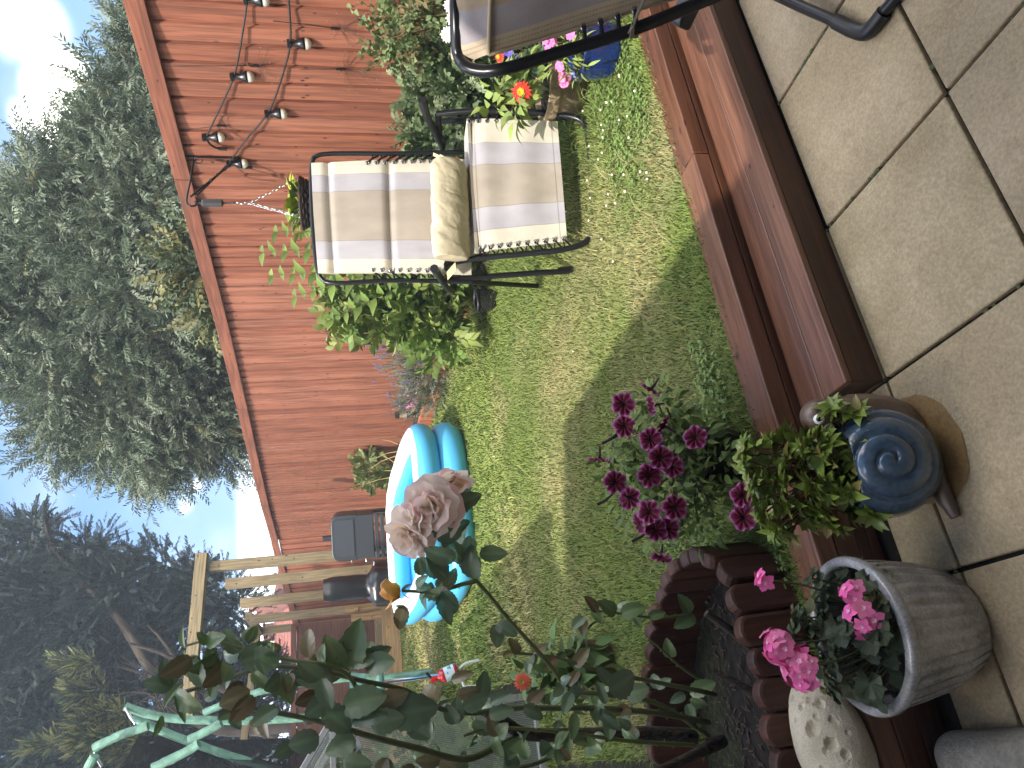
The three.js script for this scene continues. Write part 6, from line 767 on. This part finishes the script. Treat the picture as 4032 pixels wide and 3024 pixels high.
  // yellow bud
  { const p = V([0.339,1.549,-1.944]), g = new THREE.Group(); g.name = 'bud'; g.position.copy(p); g.quaternion.setFromUnitVectors(new THREE.Vector3(0, 1, 0), new THREE.Vector3(-0.05, 1, 0.1).normalize()); t.add(g); const bl = lathe([[0, 0], [0.014, 0.003], [0.0215, 0.014], [0.022, 0.026], [0.017, 0.040], [0.008, 0.051], [0.0005, 0.056]], 24), bp = bl.attributes.position, bcol = []; for (let i = 0; i < bp.count; i++) { const y = bp.getY(i), a = Math.atan2(bp.getZ(i), bp.getX(i)), f = 1 + 0.07 * Math.sin(a * 3 + y * 90); bp.setX(i, bp.getX(i) * f); bp.setZ(i, bp.getZ(i) * f); bcol.push(0.82, 0.50 - y * 2.0, 0.08 + y * 1.2); } bl.setAttribute('color', new THREE.Float32BufferAttribute(bcol, 3)); bl.computeVertexNormals(); part('bud_heart', bl, PETAL, g); const bc = petal(1, 1, [0.80, 0.50, 0.08], [0.84, 0.50, 0.22], 9, 0.4); for (let i = 0; i < 3; i++) { const m = part('petal', bc, PETAL, g); m.rotation.order = 'YXZ'; m.rotation.y = i * 2.1 + 0.4; m.rotation.x = 0.10 + 0.1 * i; m.scale.set(0.036, 0.050, 0.042); m.position.set(Math.sin(m.rotation.y) * 0.018, 0.002, Math.cos(m.rotation.y) * 0.018); } const L = []; for (let i = 0; i < 5; i++) { const a = i * 1.257; L.push({ p: new THREE.Vector3(0, 0, 0), d: new THREE.Vector3(Math.cos(a), i % 2 ? -0.7 : 0.5, Math.sin(a)), n: new THREE.Vector3(0, 1, 0), l: 0.042, w: 0.012, c: [0.11, 0.16, 0.07] }); } part('sepals', leafGeo(L, 'lance', 0.2, 0.3), LEAF, g); }
}
// ---------- deck, pergola, barbecues at the end of the lawn ----------
const newWood = [0xae9166, 0xb89a70, 0xa2855c].map((c) => M(c, { map: woodA, bump: woodAb, bs: 0.0015, rough: 0.7 })), greyWood = [0x8f8266, 0x84785c, 0x998b6d].map((c) => M(c, { map: woodA, bump: woodAb, bs: 0.0015, rough: 0.8 }));
{
  const t = thing('deck', 'raised timber deck under the pergola at the end of the lawn', 'deck', [0, 0, 0]);
  part('fascia', box(5.4, 0.3, 0.05, -0.1, 1.40, -12.98, 'x', 0.006), newWood[1], t);
  for (let i = 0; i < 24; i++) part('board', box(5.4, 0.028, 0.14, -0.1, 1.535, -13.06 - i * 0.146, 'x', 0.004), newWood[i % 3], t);
  for (const x of [-2.6, -1.2, 0.2, 1.5, 2.4]) part('joist', box(0.06, 0.22, 3.4, x, 1.4, -14.75, 'z', 0), greyWood[1], t);
  for (const [p, h] of [[[2.052,1.867,-13.424], 0.62], [[1.899,1.836,-13.608], 0.52]]) { part('newel_post', box(0.11, h, 0.11, p[0], 1.55 + h / 2, -13.08, 'y', 0.005), newWood[0], t); }
  part('handrail', [box(0.05, 0.07, 0.16, [2.064,1.987,-13.419][0] - 0.04, 1.98, -13.02, 'z', 0.004)], newWood[1], t);
}
{
  const t = thing('pergola', 'bare timber pergola frame of square posts and beams beyond the pool', 'pergola', [0, 0, 0]);
  const posts = [[[2.527,3.86,-10.428], [2.41,1.442,-10.484], 0.135], [[2.495,3.938,-11.994], [2.468,1.703,-12.007], 0.15], [[2.438,3.963,-13.462], [2.412,1.813,-13.474], 0.15], [[2.396,4.048,-15.033], [2.358,1.759,-15.051], 0.15], [[2.381,4.077,-16.591], [2.355,1.785,-16.604], 0.15]];
  posts.forEach(([a, b, w], i) => { const g = i === 0 ? lawnY(b[2]) : 1.5; part('post', bar([b[0], Math.min(g, b[1]), b[2]], [b[0], a[1], b[2]], w, w, 0.006), i < 2 ? greyWood[2] : greyWood[i % 3], t); });
  part('beam', bar([2.587,3.953,-10.399], [0.474,4.025,-10.41], 0.12, 0.15, 0.006), greyWood[2], t);
  part('beam', bar([2.44,4.08,-15.012], [2.331,4.108,-16.615], 0.12, 0.14, 0.006), greyWood[0], t); part('beam', bar([2.458,4.13,-16.554], [0.274,4.337,-16.488], 0.12, 0.14, 0.006), greyWood[1], t);
  for (const [x, z] of [[-1.2, -10.75], [-1.2, -15.8]]) part('post', bar([x, 1.0, z], [x, 3.95, z], 0.12, 0.12, 0.006), greyWood[0], t);
}
{
  const o = [2.565,1.436,-10.077], t = thing('barbecue', 'dark grey lidded barbecue with chimney standing behind the pool', 'barbecue', [o[0] + 0.02, lawnY(o[2]), o[2]], -0.42);
  const dark = M(0x3e4246, { rough: 0.42, metal: 0.3 }), panel = M(0x474b50, { rough: 0.38, metal: 0.3 }); const H0 = o[1] - lawnY(o[2]);
  const lid = new THREE.Shape(); const w = 0.30, h = 0.32; lid.moveTo(-w, 0); lid.lineTo(-w, h - 0.12); lid.quadraticCurveTo(-w, h, -w + 0.12, h); lid.lineTo(w - 0.12, h); lid.quadraticCurveTo(w, h, w, h - 0.12); lid.lineTo(w, 0); const lg = new THREE.ExtrudeGeometry(lid, { depth: 0.42, bevelEnabled: true, bevelSize: 0.012, bevelThickness: 0.012, bevelSegments: 2 }); lg.translate(0, H0 + 0.42, -0.21);
  const l = part('lid', lg, dark, t); const rimS = new THREE.Shape(); const w2 = 0.25, h2 = 0.26; rimS.moveTo(-w2, 0); rimS.lineTo(-w2, h2 - 0.09); rimS.quadraticCurveTo(-w2, h2, -w2 + 0.09, h2); rimS.lineTo(w2 - 0.09, h2); rimS.quadraticCurveTo(w2, h2, w2, h2 - 0.09); rimS.lineTo(w2, 0); const rg = new THREE.ExtrudeGeometry(rimS, { depth: 0.012, bevelEnabled: false }); rg.translate(0, H0 + 0.45, 0.222); part('lid_panel', rg, panel, l);
  part('handle', [tube([[-0.36, H0 + 0.5, 0.12], [-0.36, H0 + 0.5, -0.12]], 0.014, 1, 8), tube([[-0.31, H0 + 0.5, 0.1], [-0.36, H0 + 0.5, 0.1]], 0.008, 1, 6), tube([[-0.31, H0 + 0.5, -0.1], [-0.36, H0 + 0.5, -0.1]], 0.008, 1, 6)], chrome, l);
  part('firebox', [box(0.6, 0.24, 0.44, 0, H0 + 0.3, 0, 'y', 0.012)], dark, t);
  part('chimney', [tube([[-0.02, H0 + 0.7, 0], [-0.02, H0 + 0.88, 0]], 0.04, 1, 14)], dark, t);
  for (let i = 0; i < 4; i++) part('shelf_slat', box(0.62, 0.05, 0.022, 0, H0 + 0.14 - i * 0.075, 0.24 + 0.01 * i, 'x', 0.004), dark, t);
  for (const [x, z] of [[-0.28, -0.2], [0.28, -0.2], [-0.28, 0.2], [0.28, 0.2]]) part('leg', box(0.04, H0 + 0.2, 0.04, x, (H0 + 0.2) / 2, z, 'y', 0.004), dark, t);
  part('crank', [tube([[-0.31, H0 + 0.3, 0.05], [-0.38, H0 + 0.3, 0.05], [-0.38, H0 + 0.2, 0.05], [-0.44, H0 + 0.2, 0.05]], 0.009, 12, 6)], chrome, t);
}
{
  const o = [2.105,1.441,-11.405], t = thing('covered_barbecue', 'small barbecue under a creased black cover beside the pergola post', 'barbecue', [o[0], lawnY(o[2]), o[2]], -0.3), y1 = V([2.271,2.406,-11.326]).y - lawnY(o[2]), y0 = V([2.213,1.773,-11.353]).y - lawnY(o[2]);
  const g = new THREE.CylinderGeometry(1, 1, 1, 40, 30, false), p = g.attributes.position; for (let i = 0; i < p.count; i++) { const v = p.getY(i) + 0.5, a = Math.atan2(p.getZ(i), p.getX(i)), q = Math.hypot(p.getX(i), p.getZ(i)); const waist = smooth(0.42, 0.5, v), rad = (lerp(0.30, 0.19, waist) + 0.05 * smooth(0.5, 0.36, v) * Math.pow(Math.abs(Math.cos(a * 2.5 + 0.6)), 4) - 0.03 * smooth(0.9, 1, v)) * (1 + 0.10 * (noise(a * 3 + 9, v * 8, 77, 3) - 0.5) + 0.04 * Math.sin(a * 7 + v * 9) * (1 - waist * 0.5)); p.setXYZ(i, Math.cos(a) * rad * q, v * y1 + 0.02 * (noise(a * 2, v * 6, 78) - 0.5), Math.sin(a) * rad * q * 0.8); } g.computeVertexNormals(); part('cover', g, M(0x1d1f22, { rough: 0.3, phys: { clearcoat: 0.4, clearcoatRoughness: 0.3 } }), t);
  for (const x of [-0.2, 0.2]) part('leg', box(0.03, y1 * 0.4, 0.03, x, y1 * 0.2, 0), plasticBlack, t);
}
{
  const o = [0.79,1.469,-13.694], t = thing('tool_box', 'grey power tool case with a red latch on the deck edge', 'tool box', [o[0], 1.55, -13.2], 0.2); part('case', [box(0.3, 0.2, 0.22, 0, 0.1, 0, 'y', 0.02)], M(0x2b2e31, { rough: 0.5 }), t); part('lid', box(0.3, 0.05, 0.22, 0, 0.228, 0, 'y', 0.015), M(0x77797b, { rough: 0.5 }), t); part('latch', [box(0.05, 0.09, 0.012, 0.02, 0.15, 0.116, 'y', 0.003), box(0.09, 0.03, 0.012, 0.04, 0.12, 0.117, 'y', 0.003)], M(0xb3151a, { rough: 0.4 }), t); part('handle', [tube([[-0.08, 0.25, 0], [-0.07, 0.3, 0], [0.07, 0.3, 0], [0.08, 0.25, 0]], 0.012, 12, 6)], M(0x2b2e31, { rough: 0.5 }), t);
}
for (const [a, b, k, lab] of [[[1.556,1.596,-14.99], [2.359,1.591,-14.607], 0.14, 'spare fence post lying on the deck under the pergola'], [[1.596,1.746,-15.636], [2.404,1.732,-15.251], 0.12, 'weathered plank lying behind the spare post on the deck']]) { const y = 1.55 + k / 2; const m = part('timber_plank', bar([a[0], y, a[2]], [b[0], y, b[2]], k, k, 0.004), greyWood[0], scene); m.name = numbered('timber_plank'); tag(m, lab, 'plank', 'loose timbers on the deck'); }
// ---------- trampoline and greenhouse on the left ----------
{
  const t = thing('trampoline', 'trampoline with green padded poles and black safety net', 'trampoline', [0, 0, 0]), pad = M(0x8fc7b0, { map: blotch, rough: 0.55 }), net = M(0x15171a, { rough: 0.9, side: THREE.DoubleSide, transparent: true, opacity: 0.62 });
  const pole = (pts, n = 'pole', r0 = 0.043) => { const q = tube(pts, r0, 30, 12); const p = q.attributes.position; for (let i = 0; i < p.count; i++) { const k = 0.006 * (noise(p.getX(i) * 14 + 3, p.getY(i) * 22 + p.getZ(i) * 9, 91, 3) - 0.5); p.setX(i, p.getX(i) + k * 2); p.setZ(i, p.getZ(i) + k * 2); } q.computeVertexNormals(); return part(n, metreUV(q, 'y', 0, 0, 3), pad, t); };
  pole([[0.637,4.274,-8.781], [0.548,4.098,-8.824], [0.461,3.827,-8.865], [0.402,3.505,-8.893], [0.33,2.938,-8.928], [0.269,2.053,-8.957], [0.213,1.231,-8.983]]); { const c0 = [-0.62, 1.62, -8.9], ring = new THREE.TorusGeometry(1.2, 0.13, 8, 48); ring.rotateX(Math.PI / 2); ring.scale(1, 0.35, 1); part('frame_pad', place(ring, c0), pad, t); part('jump_bed', place(new THREE.CylinderGeometry(1.12, 1.12, 0.015, 40), [c0[0], c0[1] - 0.02, c0[2]]), M(0x121315, { rough: 0.9 }), t); for (let i = 0; i < 6; i++) { const a = i * 1.047 + 0.3, x = c0[0] + Math.cos(a) * 1.2, z = c0[2] + Math.sin(a) * 1.2; part('leg', tube([[x, lawnY(z), z], [x, c0[1], z]], 0.025, 1, 8), chrome, t); } }
  pole([[0.256,4.372,-8.298], [0.339,4.133,-8.259], [0.388,3.879,-8.235]]); pole([[0.539,4.271,-9.049], [0.385,4.027,-9.123], [0.195,3.658,-9.214], [-0.027,3.185,-9.319], [-0.197,2.698,-9.401]]); pole([[0.228,3.613,-8.755], [0.284,3.441,-8.728], [0.344,3.287,-8.7]]);
  pole([[0.543,3.778,-10.156], [0.644,3.421,-10.107], [0.722,2.893,-10.07], [0.732,2.211,-10.065], [0.68,1.393,-10.09], [0.675,0.949,-9.973]]); pole([[0.01,3.855,-8.416], [0.109,3.552,-8.368], [0.17,3.42,-8.339]], 'pole', 0.045); pole([[-0.062,4.445,-8.228], [0.12,4.338,-8.141], [0.186,4.295,-8.11]]);
  part('spring_pad', sheet([0.712,1.968,-9.189], [0.675,1.777,-9.206], [0.259,1.972,-8.962], [0.226,1.821,-8.977], 6, 10, (u, v) => 0.02 * Math.sin(v * 9), 0.05), pad, t);
  part('top_hook', [tube([[0.61,4.25,-8.739], [0.538,4.208,-8.74], [0.456,4.152,-8.757]], 0.016, 6, 6), tube([[0.247,4.364,-8.302], [0.198,4.363,-8.326], [0.089,4.31,-8.378]], 0.016, 6, 6)], chrome, t);
  const P = [[[0.365,4.22,-9.022], [0.203,3.155,-9.099]], [[0.242,4.126,-8.859], [0.038,2.936,-8.956]], [[0.051,4.268,-8.728], [-0.225,2.916,-8.86]]]; const N1 = sheet([0.355,4.246,-9.248], [0.189,3.411,-9.438], [-0.069,4.317,-8.786], [-0.29,3.123,-9.002], 8, 8, (u, v) => 0.05 * Math.sin(u * 3) * Math.sin(v * 3), 0.004), N2 = sheet([0.189,3.411,-9.438], [0.092,2.311,-9.706], [-0.29,3.123,-9.002], [-0.437,2.189,-9.293], 6, 8, () => 0, 0.004); part('safety_net', [N1, N2], net, t);
}
{
  const x1 = 0.125, zf = -5.45, zb = -7.4, x0 = -1.75, ye = 1.965, yg = lawnY(zf), xr = (x0 + x1) / 2, yr = 2.62, alu = M(0xbfc3c6, { rough: 0.35, metal: 0.7 });
  const t = thing('greenhouse', 'small aluminium greenhouse with ribbed clear panels left of the lawn', 'greenhouse', [0, 0, 0]);
  const rib = tex(128, 8, (u) => { const f = (u * 16) % 1; return f < 0.18 ? 0.75 : 0.3 + 0.08 * Math.sin(f * 6.28); }, false); rib.wrapS = rib.wrapT = THREE.RepeatWrapping;
  const poly = M(0x8f9c92, { rough: 0.25, transparent: true, alphaMap: rib, side: THREE.DoubleSide });
  const pane = (a, b, c, d, s) => { const g = new THREE.BufferGeometry(); g.setAttribute('position', new THREE.Float32BufferAttribute([...a, ...b, ...c, ...a, ...c, ...d], 3)); g.setAttribute('uv', new THREE.Float32BufferAttribute([0, 0, s, 0, s, 1, 0, 0, s, 1, 0, 1], 2)); g.computeVertexNormals(); return part('panel', g, poly, t); };
  for (const [xa, xb] of [[x0, -1.1], [-1.1, -0.48], [-0.48, x1]]) { const top = (x) => ye + (yr - ye) * (1 - Math.abs(x - xr) / (x1 - xr)); pane([xa, yg, zf], [xb, yg, zf], [xb, ye, zf], [xa, ye, zf], 3.2); pane([xa, ye, zf], [xb, ye, zf], [xb, top(xb), zf], [xa, top(xa), zf], 3.2); }
  for (const [za, zc] of [[zf, -6.1], [-6.1, -6.75], [-6.75, zb]]) { pane([x1, yg, za], [x1, lawnY(zc), zc], [x1, ye, zc], [x1, ye, za], 3.2); pane([x1, ye, za], [x1, ye, zc], [xr, yr, zc], [xr, yr, za], 3.2); pane([x0, ye, za], [x0, ye, zc], [xr, yr, zc], [xr, yr, za], 3.2); }
  const fr = []; for (const z of [zf, zb]) { fr.push(['frame', bar([x1, lawnY(z), z], [x1, ye, z], 0.045, 0.04)], ['frame', bar([x0, lawnY(z), z], [x0, ye, z], 0.045, 0.04)], ['frame', bar([x1, ye, z], [xr, yr, z], 0.05, 0.04)], ['frame', bar([x0, ye, z], [xr, yr, z], 0.05, 0.04)], ['frame', bar([x0, ye - 0.02, z + 0.003], [x1, ye - 0.02, z + 0.003], 0.04, 0.04)]); }
  for (const x of [-1.1, -0.48]) fr.push(['frame', bar([x, yg, zf + 0.002], [x, ye, zf + 0.002], 0.035, 0.03)]); fr.push(['ridge', bar([xr, yr, zf], [xr, yr, zb], 0.05, 0.05)], ['gutter', bar([x1, ye, zf], [x1, ye, zb], 0.06, 0.05)], ['gutter', bar([x0, ye, zf], [x0, ye, zb], 0.06, 0.05)], ['sill', bar([x0, yg + 0.02, zf + 0.004], [x1, yg + 0.02, zf + 0.004], 0.06, 0.06)]); for (const z of [-6.1, -6.75]) fr.push(['frame', bar([x1, lawnY(z), z], [x1, ye, z], 0.035, 0.03)], ['frame', bar([x1, ye, z], [xr, yr, z], 0.035, 0.03)]);
  fr.forEach(([n, g]) => part(n, g, alu, t));
  bush('tomato_plant', 'leafy tomato plants growing inside the greenhouse', 'plant', [-0.3, 0.55, -6], [[[-0.2, 0.9, -6], [.25, .3, .3]], [[-0.5, 1.1, -6.2], [.3, .4, .3]], [[-0.15, 1.4, -6.4], [.25, .4, .3]], [[-0.6, 0.8, -6.6], [.4, .4, .3]], [[-0.2, 1.75, -6.1], [.2, .25, .2]]], 330, 511, spray('bud2', 7, 0.14, 0.10, 0.055, 0.8, 'oval', 0.2), { colour: () => [0.13, 0.19, 0.06], per: 6, clump: 0.14 });
}
{
  const o = [0.463,0.766,-8.051], p = [0.444,1.001,-7.1], t = thing('red_bottle', 'red bottle with a blue label held in a white handle by the greenhouse', 'bottle', [p[0], lawnY(p[2]), p[2]], -0.3), y = p[1] - lawnY(p[2]);
  const tip = new THREE.Group(); tip.name = 'bottle'; tip.position.set(0, y, 0); tip.rotation.z = 0.25; t.add(tip);
  part('body', lathe([[0, -0.09], [0.06, -0.09], [0.064, -0.08], [0.064, 0.05], [0.05, 0.075], [0.022, 0.09], [0.022, 0.12], [0, 0.12]], 24), M(0xb31224, { rough: 0.2, phys: { clearcoat: 0.6 } }), tip);
  const lb = document.createElement('canvas'); lb.width = 256; lb.height = 96; const c = lb.getContext('2d'); c.fillStyle = '#cfe6f2'; c.fillRect(0, 0, 256, 96); c.fillStyle = '#3a8fc0'; for (let i = 0; i < 9; i++) { c.beginPath(); c.arc(14 + i * 29, 30 + (i % 3) * 18, 6 + (i % 2) * 4, 0, 7); c.fill(); } c.fillStyle = '#16577f'; c.fillRect(30, 60, 70, 10); c.fillRect(150, 60, 70, 10); const lt = new THREE.CanvasTexture(lb); lt.colorSpace = THREE.SRGBColorSpace;
  part('label', place(new THREE.CylinderGeometry(0.0655, 0.0655, 0.095, 28, 1, true), [0, -0.015, 0]), M(0xffffff, { map: lt, rough: 0.3, side: THREE.DoubleSide }), tip); part('cap', [place(new THREE.CylinderGeometry(0.028, 0.028, 0.05, 16), [0, 0.14, 0])], M(0xc21f2a, { rough: 0.35 }), tip);
  part('handle', [tube([[-0.02, y - 0.1, 0.02], [-0.12, y - 0.14, 0.05], [-0.26, y - 0.16, 0.08]], 0.016, 10, 8), tube([[-0.12, y - 0.14, 0.05], [-0.14, y - 0.3, 0.06], [-0.14, 0, 0.07]], 0.016, 10, 8), tube([[0.02, y - 0.1, 0], [0.06, y * 0.5, -0.02], [0.08, 0, -0.03]], 0.014, 8, 8)], M(0xe6e8e8, { rough: 0.35 }), t);
  part('nozzle', [tube([[-0.02, y + 0.16, 0], [0.03, y + 0.2, 0]], 0.014, 1, 8)], plasticBlack, t);
}
// ---------- grass, clover and weeds on the lawn ----------
{
  const blades = (seed, n, rad, l0, l1, w, lean, dry) => { const r = rng(seed), pos = [], nor = [], col = []; for (let i = 0; i < n; i++) { const a = r() * 6.283, q = Math.sqrt(r()) * rad, bx = Math.cos(a) * q, bz = Math.sin(a) * q, h = r() * 6.283, L = lerp(l0, l1, r()), k = lean * (0.35 + 1.2 * r()), sx = Math.cos(h), sz = Math.sin(h), wx = -sz * w / 2, wz = sx * w / 2; const up = L * Math.cos(Math.min(1.35, k)), out = L * Math.sin(Math.min(1.35, k)); const m = [bx + sx * out * 0.35, up * 0.62, bz + sz * out * 0.35], t = [bx + sx * out, up * 0.92, bz + sz * out]; const A = [bx - wx, -0.006, bz - wz], B = [bx + wx, -0.006, bz + wz], C = [m[0] - wx * 0.9, m[1], m[2] - wz * 0.9], D = [m[0] + wx * 0.9, m[1], m[2] + wz * 0.9]; for (const v of [A, B, D, A, D, C, C, D, t]) pos.push(...v); for (let j = 0; j < 9; j++) nor.push(sx * -0.5 + (j % 2) * 0.1, 0.8, sz * -0.5); const s = 0.7 + 0.6 * r(); const c = r() < dry ? [1.7 * s, 1.35 * s, 1.5 * s] : [s, s, s]; for (let j = 0; j < 9; j++) col.push(...c); } const g = new THREE.BufferGeometry(); g.setAttribute('position', new THREE.Float32BufferAttribute(pos, 3)); g.setAttribute('normal', new THREE.Float32BufferAttribute(nor, 3)); g.setAttribute('color', new THREE.Float32BufferAttribute(col, 3)); return g; };
  const bx = (z) => { const T = [[-2.2, 4.0], [-3.2, 3.95], [-5.1, 3.82], [-6.0, 3.70], [-7.0, 3.70], [-8.3, 3.56], [-9.4, 3.45], [-9.6, 3.8], [-13, 3.6]]; for (let i = 0; i < T.length - 1; i++) if (z <= T[i][0] && z >= T[i + 1][0]) return lerp(T[i][1], T[i + 1][1], (z - T[i][0]) / (T[i + 1][0] - T[i][0])); return 3.6; };
  const free = (x, z) => x < bx(z) && !(Math.pow(Math.abs(x - 2.06) / 0.9, 3) + Math.pow(Math.abs(z + 7.98) / 1.28, 3) < 1) && !(((x + 0.08) / 0.53) ** 2 + ((z + 2.73) / 0.44) ** 2 < 1) && !(x < 0.3 && z < -5.4 && z > -7.5) && Math.hypot(x - 0.8, z + 2.42) > 0.12;
  const lists = { near: [[], [], [], []], far: [[], []] }, r = rng(901), m = new THREE.Matrix4(), q = new THREE.Quaternion(), up = new THREE.Vector3(0, 1, 0);
  const colour = (x, z) => { const d = clamp(dryAt(x, z) * 0.66 + 0.3 * (r() - 0.55)), n = noise(x * 5, z * 5, 44, 2), g = [lerp(0.15, 0.195, n), lerp(0.225, 0.27, n), 0.058], s = [0.43, 0.38, 0.21]; const k = 0.85 + 0.35 * r(); return [lerp(g[0], s[0], d) * k, lerp(g[1], s[1], d) * k, lerp(g[2], s[2], d) * k]; };
  const add = (list, x, z, s) => { q.setFromAxisAngle(up, r() * 6.283); list.push([new THREE.Matrix4().compose(new THREE.Vector3(x, groundY(x, z) - 0.008, z), q, new THREE.Vector3(s, s * (0.75 + 0.5 * noise(x * 3, z * 3, 46, 2)), s)), colour(x, z)]); };
  for (let i = 0; i < 46000; i++) { const z = -2.20 - 3.2 * Math.pow(r(), 1.15), x = -0.4 + 4.4 * r(); if (free(x, z) && x > -0.12 + 0.03 * z) add(lists.near[r() * 4 | 0], x, z, 0.8 + 0.5 * r()); }
  for (let i = 0; i < 30000; i++) { const z = -5.3 - 7.6 * Math.pow(r(), 1.1), x = -0.8 + 4.6 * r(); if (free(x, z)) add(lists.far[r() * 2 | 0], x, z, 0.8 + 0.6 * r()); }
  const t = thing('lawn_grass', 'short patchy green and straw coloured grass over the lawn', 'grass', [0, 0, 0]); t.userData.kind = 'stuff';
  const gm = M(0xffffff, { rough: 0.7, vertexColors: true, side: THREE.DoubleSide, phys: { transmission: 0.2, thickness: 0, specularIntensity: 0.3 } });
  [[11, 0.8, 0.12], [12, 1.0, 0.2], [13, 1.2, 0.3], [14, 0.7, 0.1]].forEach(([s, l, d], k) => instanced(blades(s, 17, 0.045, 0.022, 0.052, 0.0034, l, d), gm, lists.near[k], 'tufts', t, 'stuff'));
  [[15, 0.9, 0.15], [16, 1.1, 0.25]].forEach(([s, l, d], k) => instanced(blades(s, 18, 0.07, 0.025, 0.06, 0.006, l, d), gm, lists.far[k], 'tufts', t, 'stuff'));
  // long seeding stalks lying about
  const st = []; for (let i = 0; i < 190; i++) { const z = -2.4 - 7 * Math.pow(r(), 1.6), x = 0.5 + 3.2 * r(); if (!free(x, z)) continue; const a = r() * 6.283, L = 0.06 + 0.12 * r(), y = groundY(x, z); st.push(tube([[x, y, z], [x + Math.cos(a) * L * 0.5, y + 0.05 + 0.05 * r(), z + Math.sin(a) * L * 0.5], [x + Math.cos(a) * L, y + 0.05 + 0.06 * r(), z + Math.sin(a) * L]], 0.0016, 5, 3, 0.0010)); } part('seed_stalks', st, M(0xc9b988, { rough: 0.9 }), t, null, 'stuff');
  const tall = []; for (const [a, n, s] of [[[3.216,0.295,-3.096], 16, 0.2], [[3.001,0.282,-2.957], 14, 0.16], [[3.157,0.32,-3.352], 12, 0.22], [[2.99,0.261,-2.739], 14, 0.14], [[2.86,0.742,-7.798], 12, 0.2], [[2.807,0.652,-6.845], 14, 0.24], [[2.344,0.651,-6.839], 10, 0.2], [[0.908,0.231,-2.422], 20, 0.2], [[3.173,0.253,-2.647], 12, 0.14]]) for (let i = 0; i < n; i++) { const p = V(a).add(new THREE.Vector3((r() - 0.5) * 0.25, 0, (r() - 0.5) * 0.25)), d = rdir(r), L = s * (0.6 + 0.7 * r()); tall.push(tube([p, p.clone().add(new THREE.Vector3(d.x * L * 0.3, L * 0.6, d.z * L * 0.3)), p.clone().add(new THREE.Vector3(d.x * L * 0.8, L * 0.75, d.z * L * 0.8))], 0.0018, 5, 3, 0.0008)); } part('long_grass', tall, M(0x7f9450, { rough: 0.8 }), t, null, 'stuff');
  // clover with white heads by the timber wall
  const c = thing('clover_patch', 'clover with small white heads spreading along the timber wall', 'clover', [0, 0, 0]); c.userData.kind = 'stuff';
  const L = []; for (const k of [0, 2.09, 4.19]) L.push({ p: new THREE.Vector3(0, 0.02, 0), d: new THREE.Vector3(Math.cos(k), 0.25, Math.sin(k)), n: new THREE.Vector3(0, 1, 0), l: 0.013, w: 0.012, c: [1, 1, 1], fold: 0.2, curl: 0.1 }); const cg = leafGeo(L, 'wide', 0.2, 0.1), cl = [], fl = [];
  const spots = [[3.35, -2.42, 0.5, 0.14, 1500], [2.75, -2.36, 0.5, 0.1, 700], [2.6, -2.6, 0.55, 0.22, 1000], [3.1, -2.62, 0.4, 0.2, 700], [1.05, -2.42, 0.3, 0.12, 420], [0.55, -3.0, 0.3, 0.3, 260], [0.75, -2.75, 0.25, 0.15, 200], [0.6, -2.27, 0.35, 0.03, 160]];
  for (const [x0, z0, rx, rz, n] of spots) for (let i = 0; i < n; i++) { const x = x0 + (r() + r() - 1) * rx, z = Math.min(-2.25, z0 + (r() + r() - 1) * rz), y = groundY(x, z) + 0.008 + 0.022 * r(); q.setFromEuler(new THREE.Euler((r() - 0.5) * 0.8, r() * 6.3, (r() - 0.5) * 0.8)); const s = 0.55 + 0.45 * r(); cl.push([new THREE.Matrix4().compose(new THREE.Vector3(x, y, z), q, new THREE.Vector3(s, s, s)), tint([0.18, 0.27, 0.07], r, 0.3)]); if (r() < 0.005 && x > 2) fl.push(place(new THREE.IcosahedronGeometry(0.0065, 1), [x, y + 0.045, z])); }
  instanced(cg, LEAF, cl, 'leaves', c, 'stuff');
  for (let i = 0; i < 24; i++) { const x = 1.8 + 1.9 * r(), z = -2.4 - 2.6 * r() * r(); fl.push(place(new THREE.IcosahedronGeometry(0.0065, 1), [x, groundY(x, z) + 0.045, z])); } part('white_heads', fl, M(0xe9e2d2, { rough: 0.9 }), c, null, 'stuff');
}
renderer.render(scene, camera);
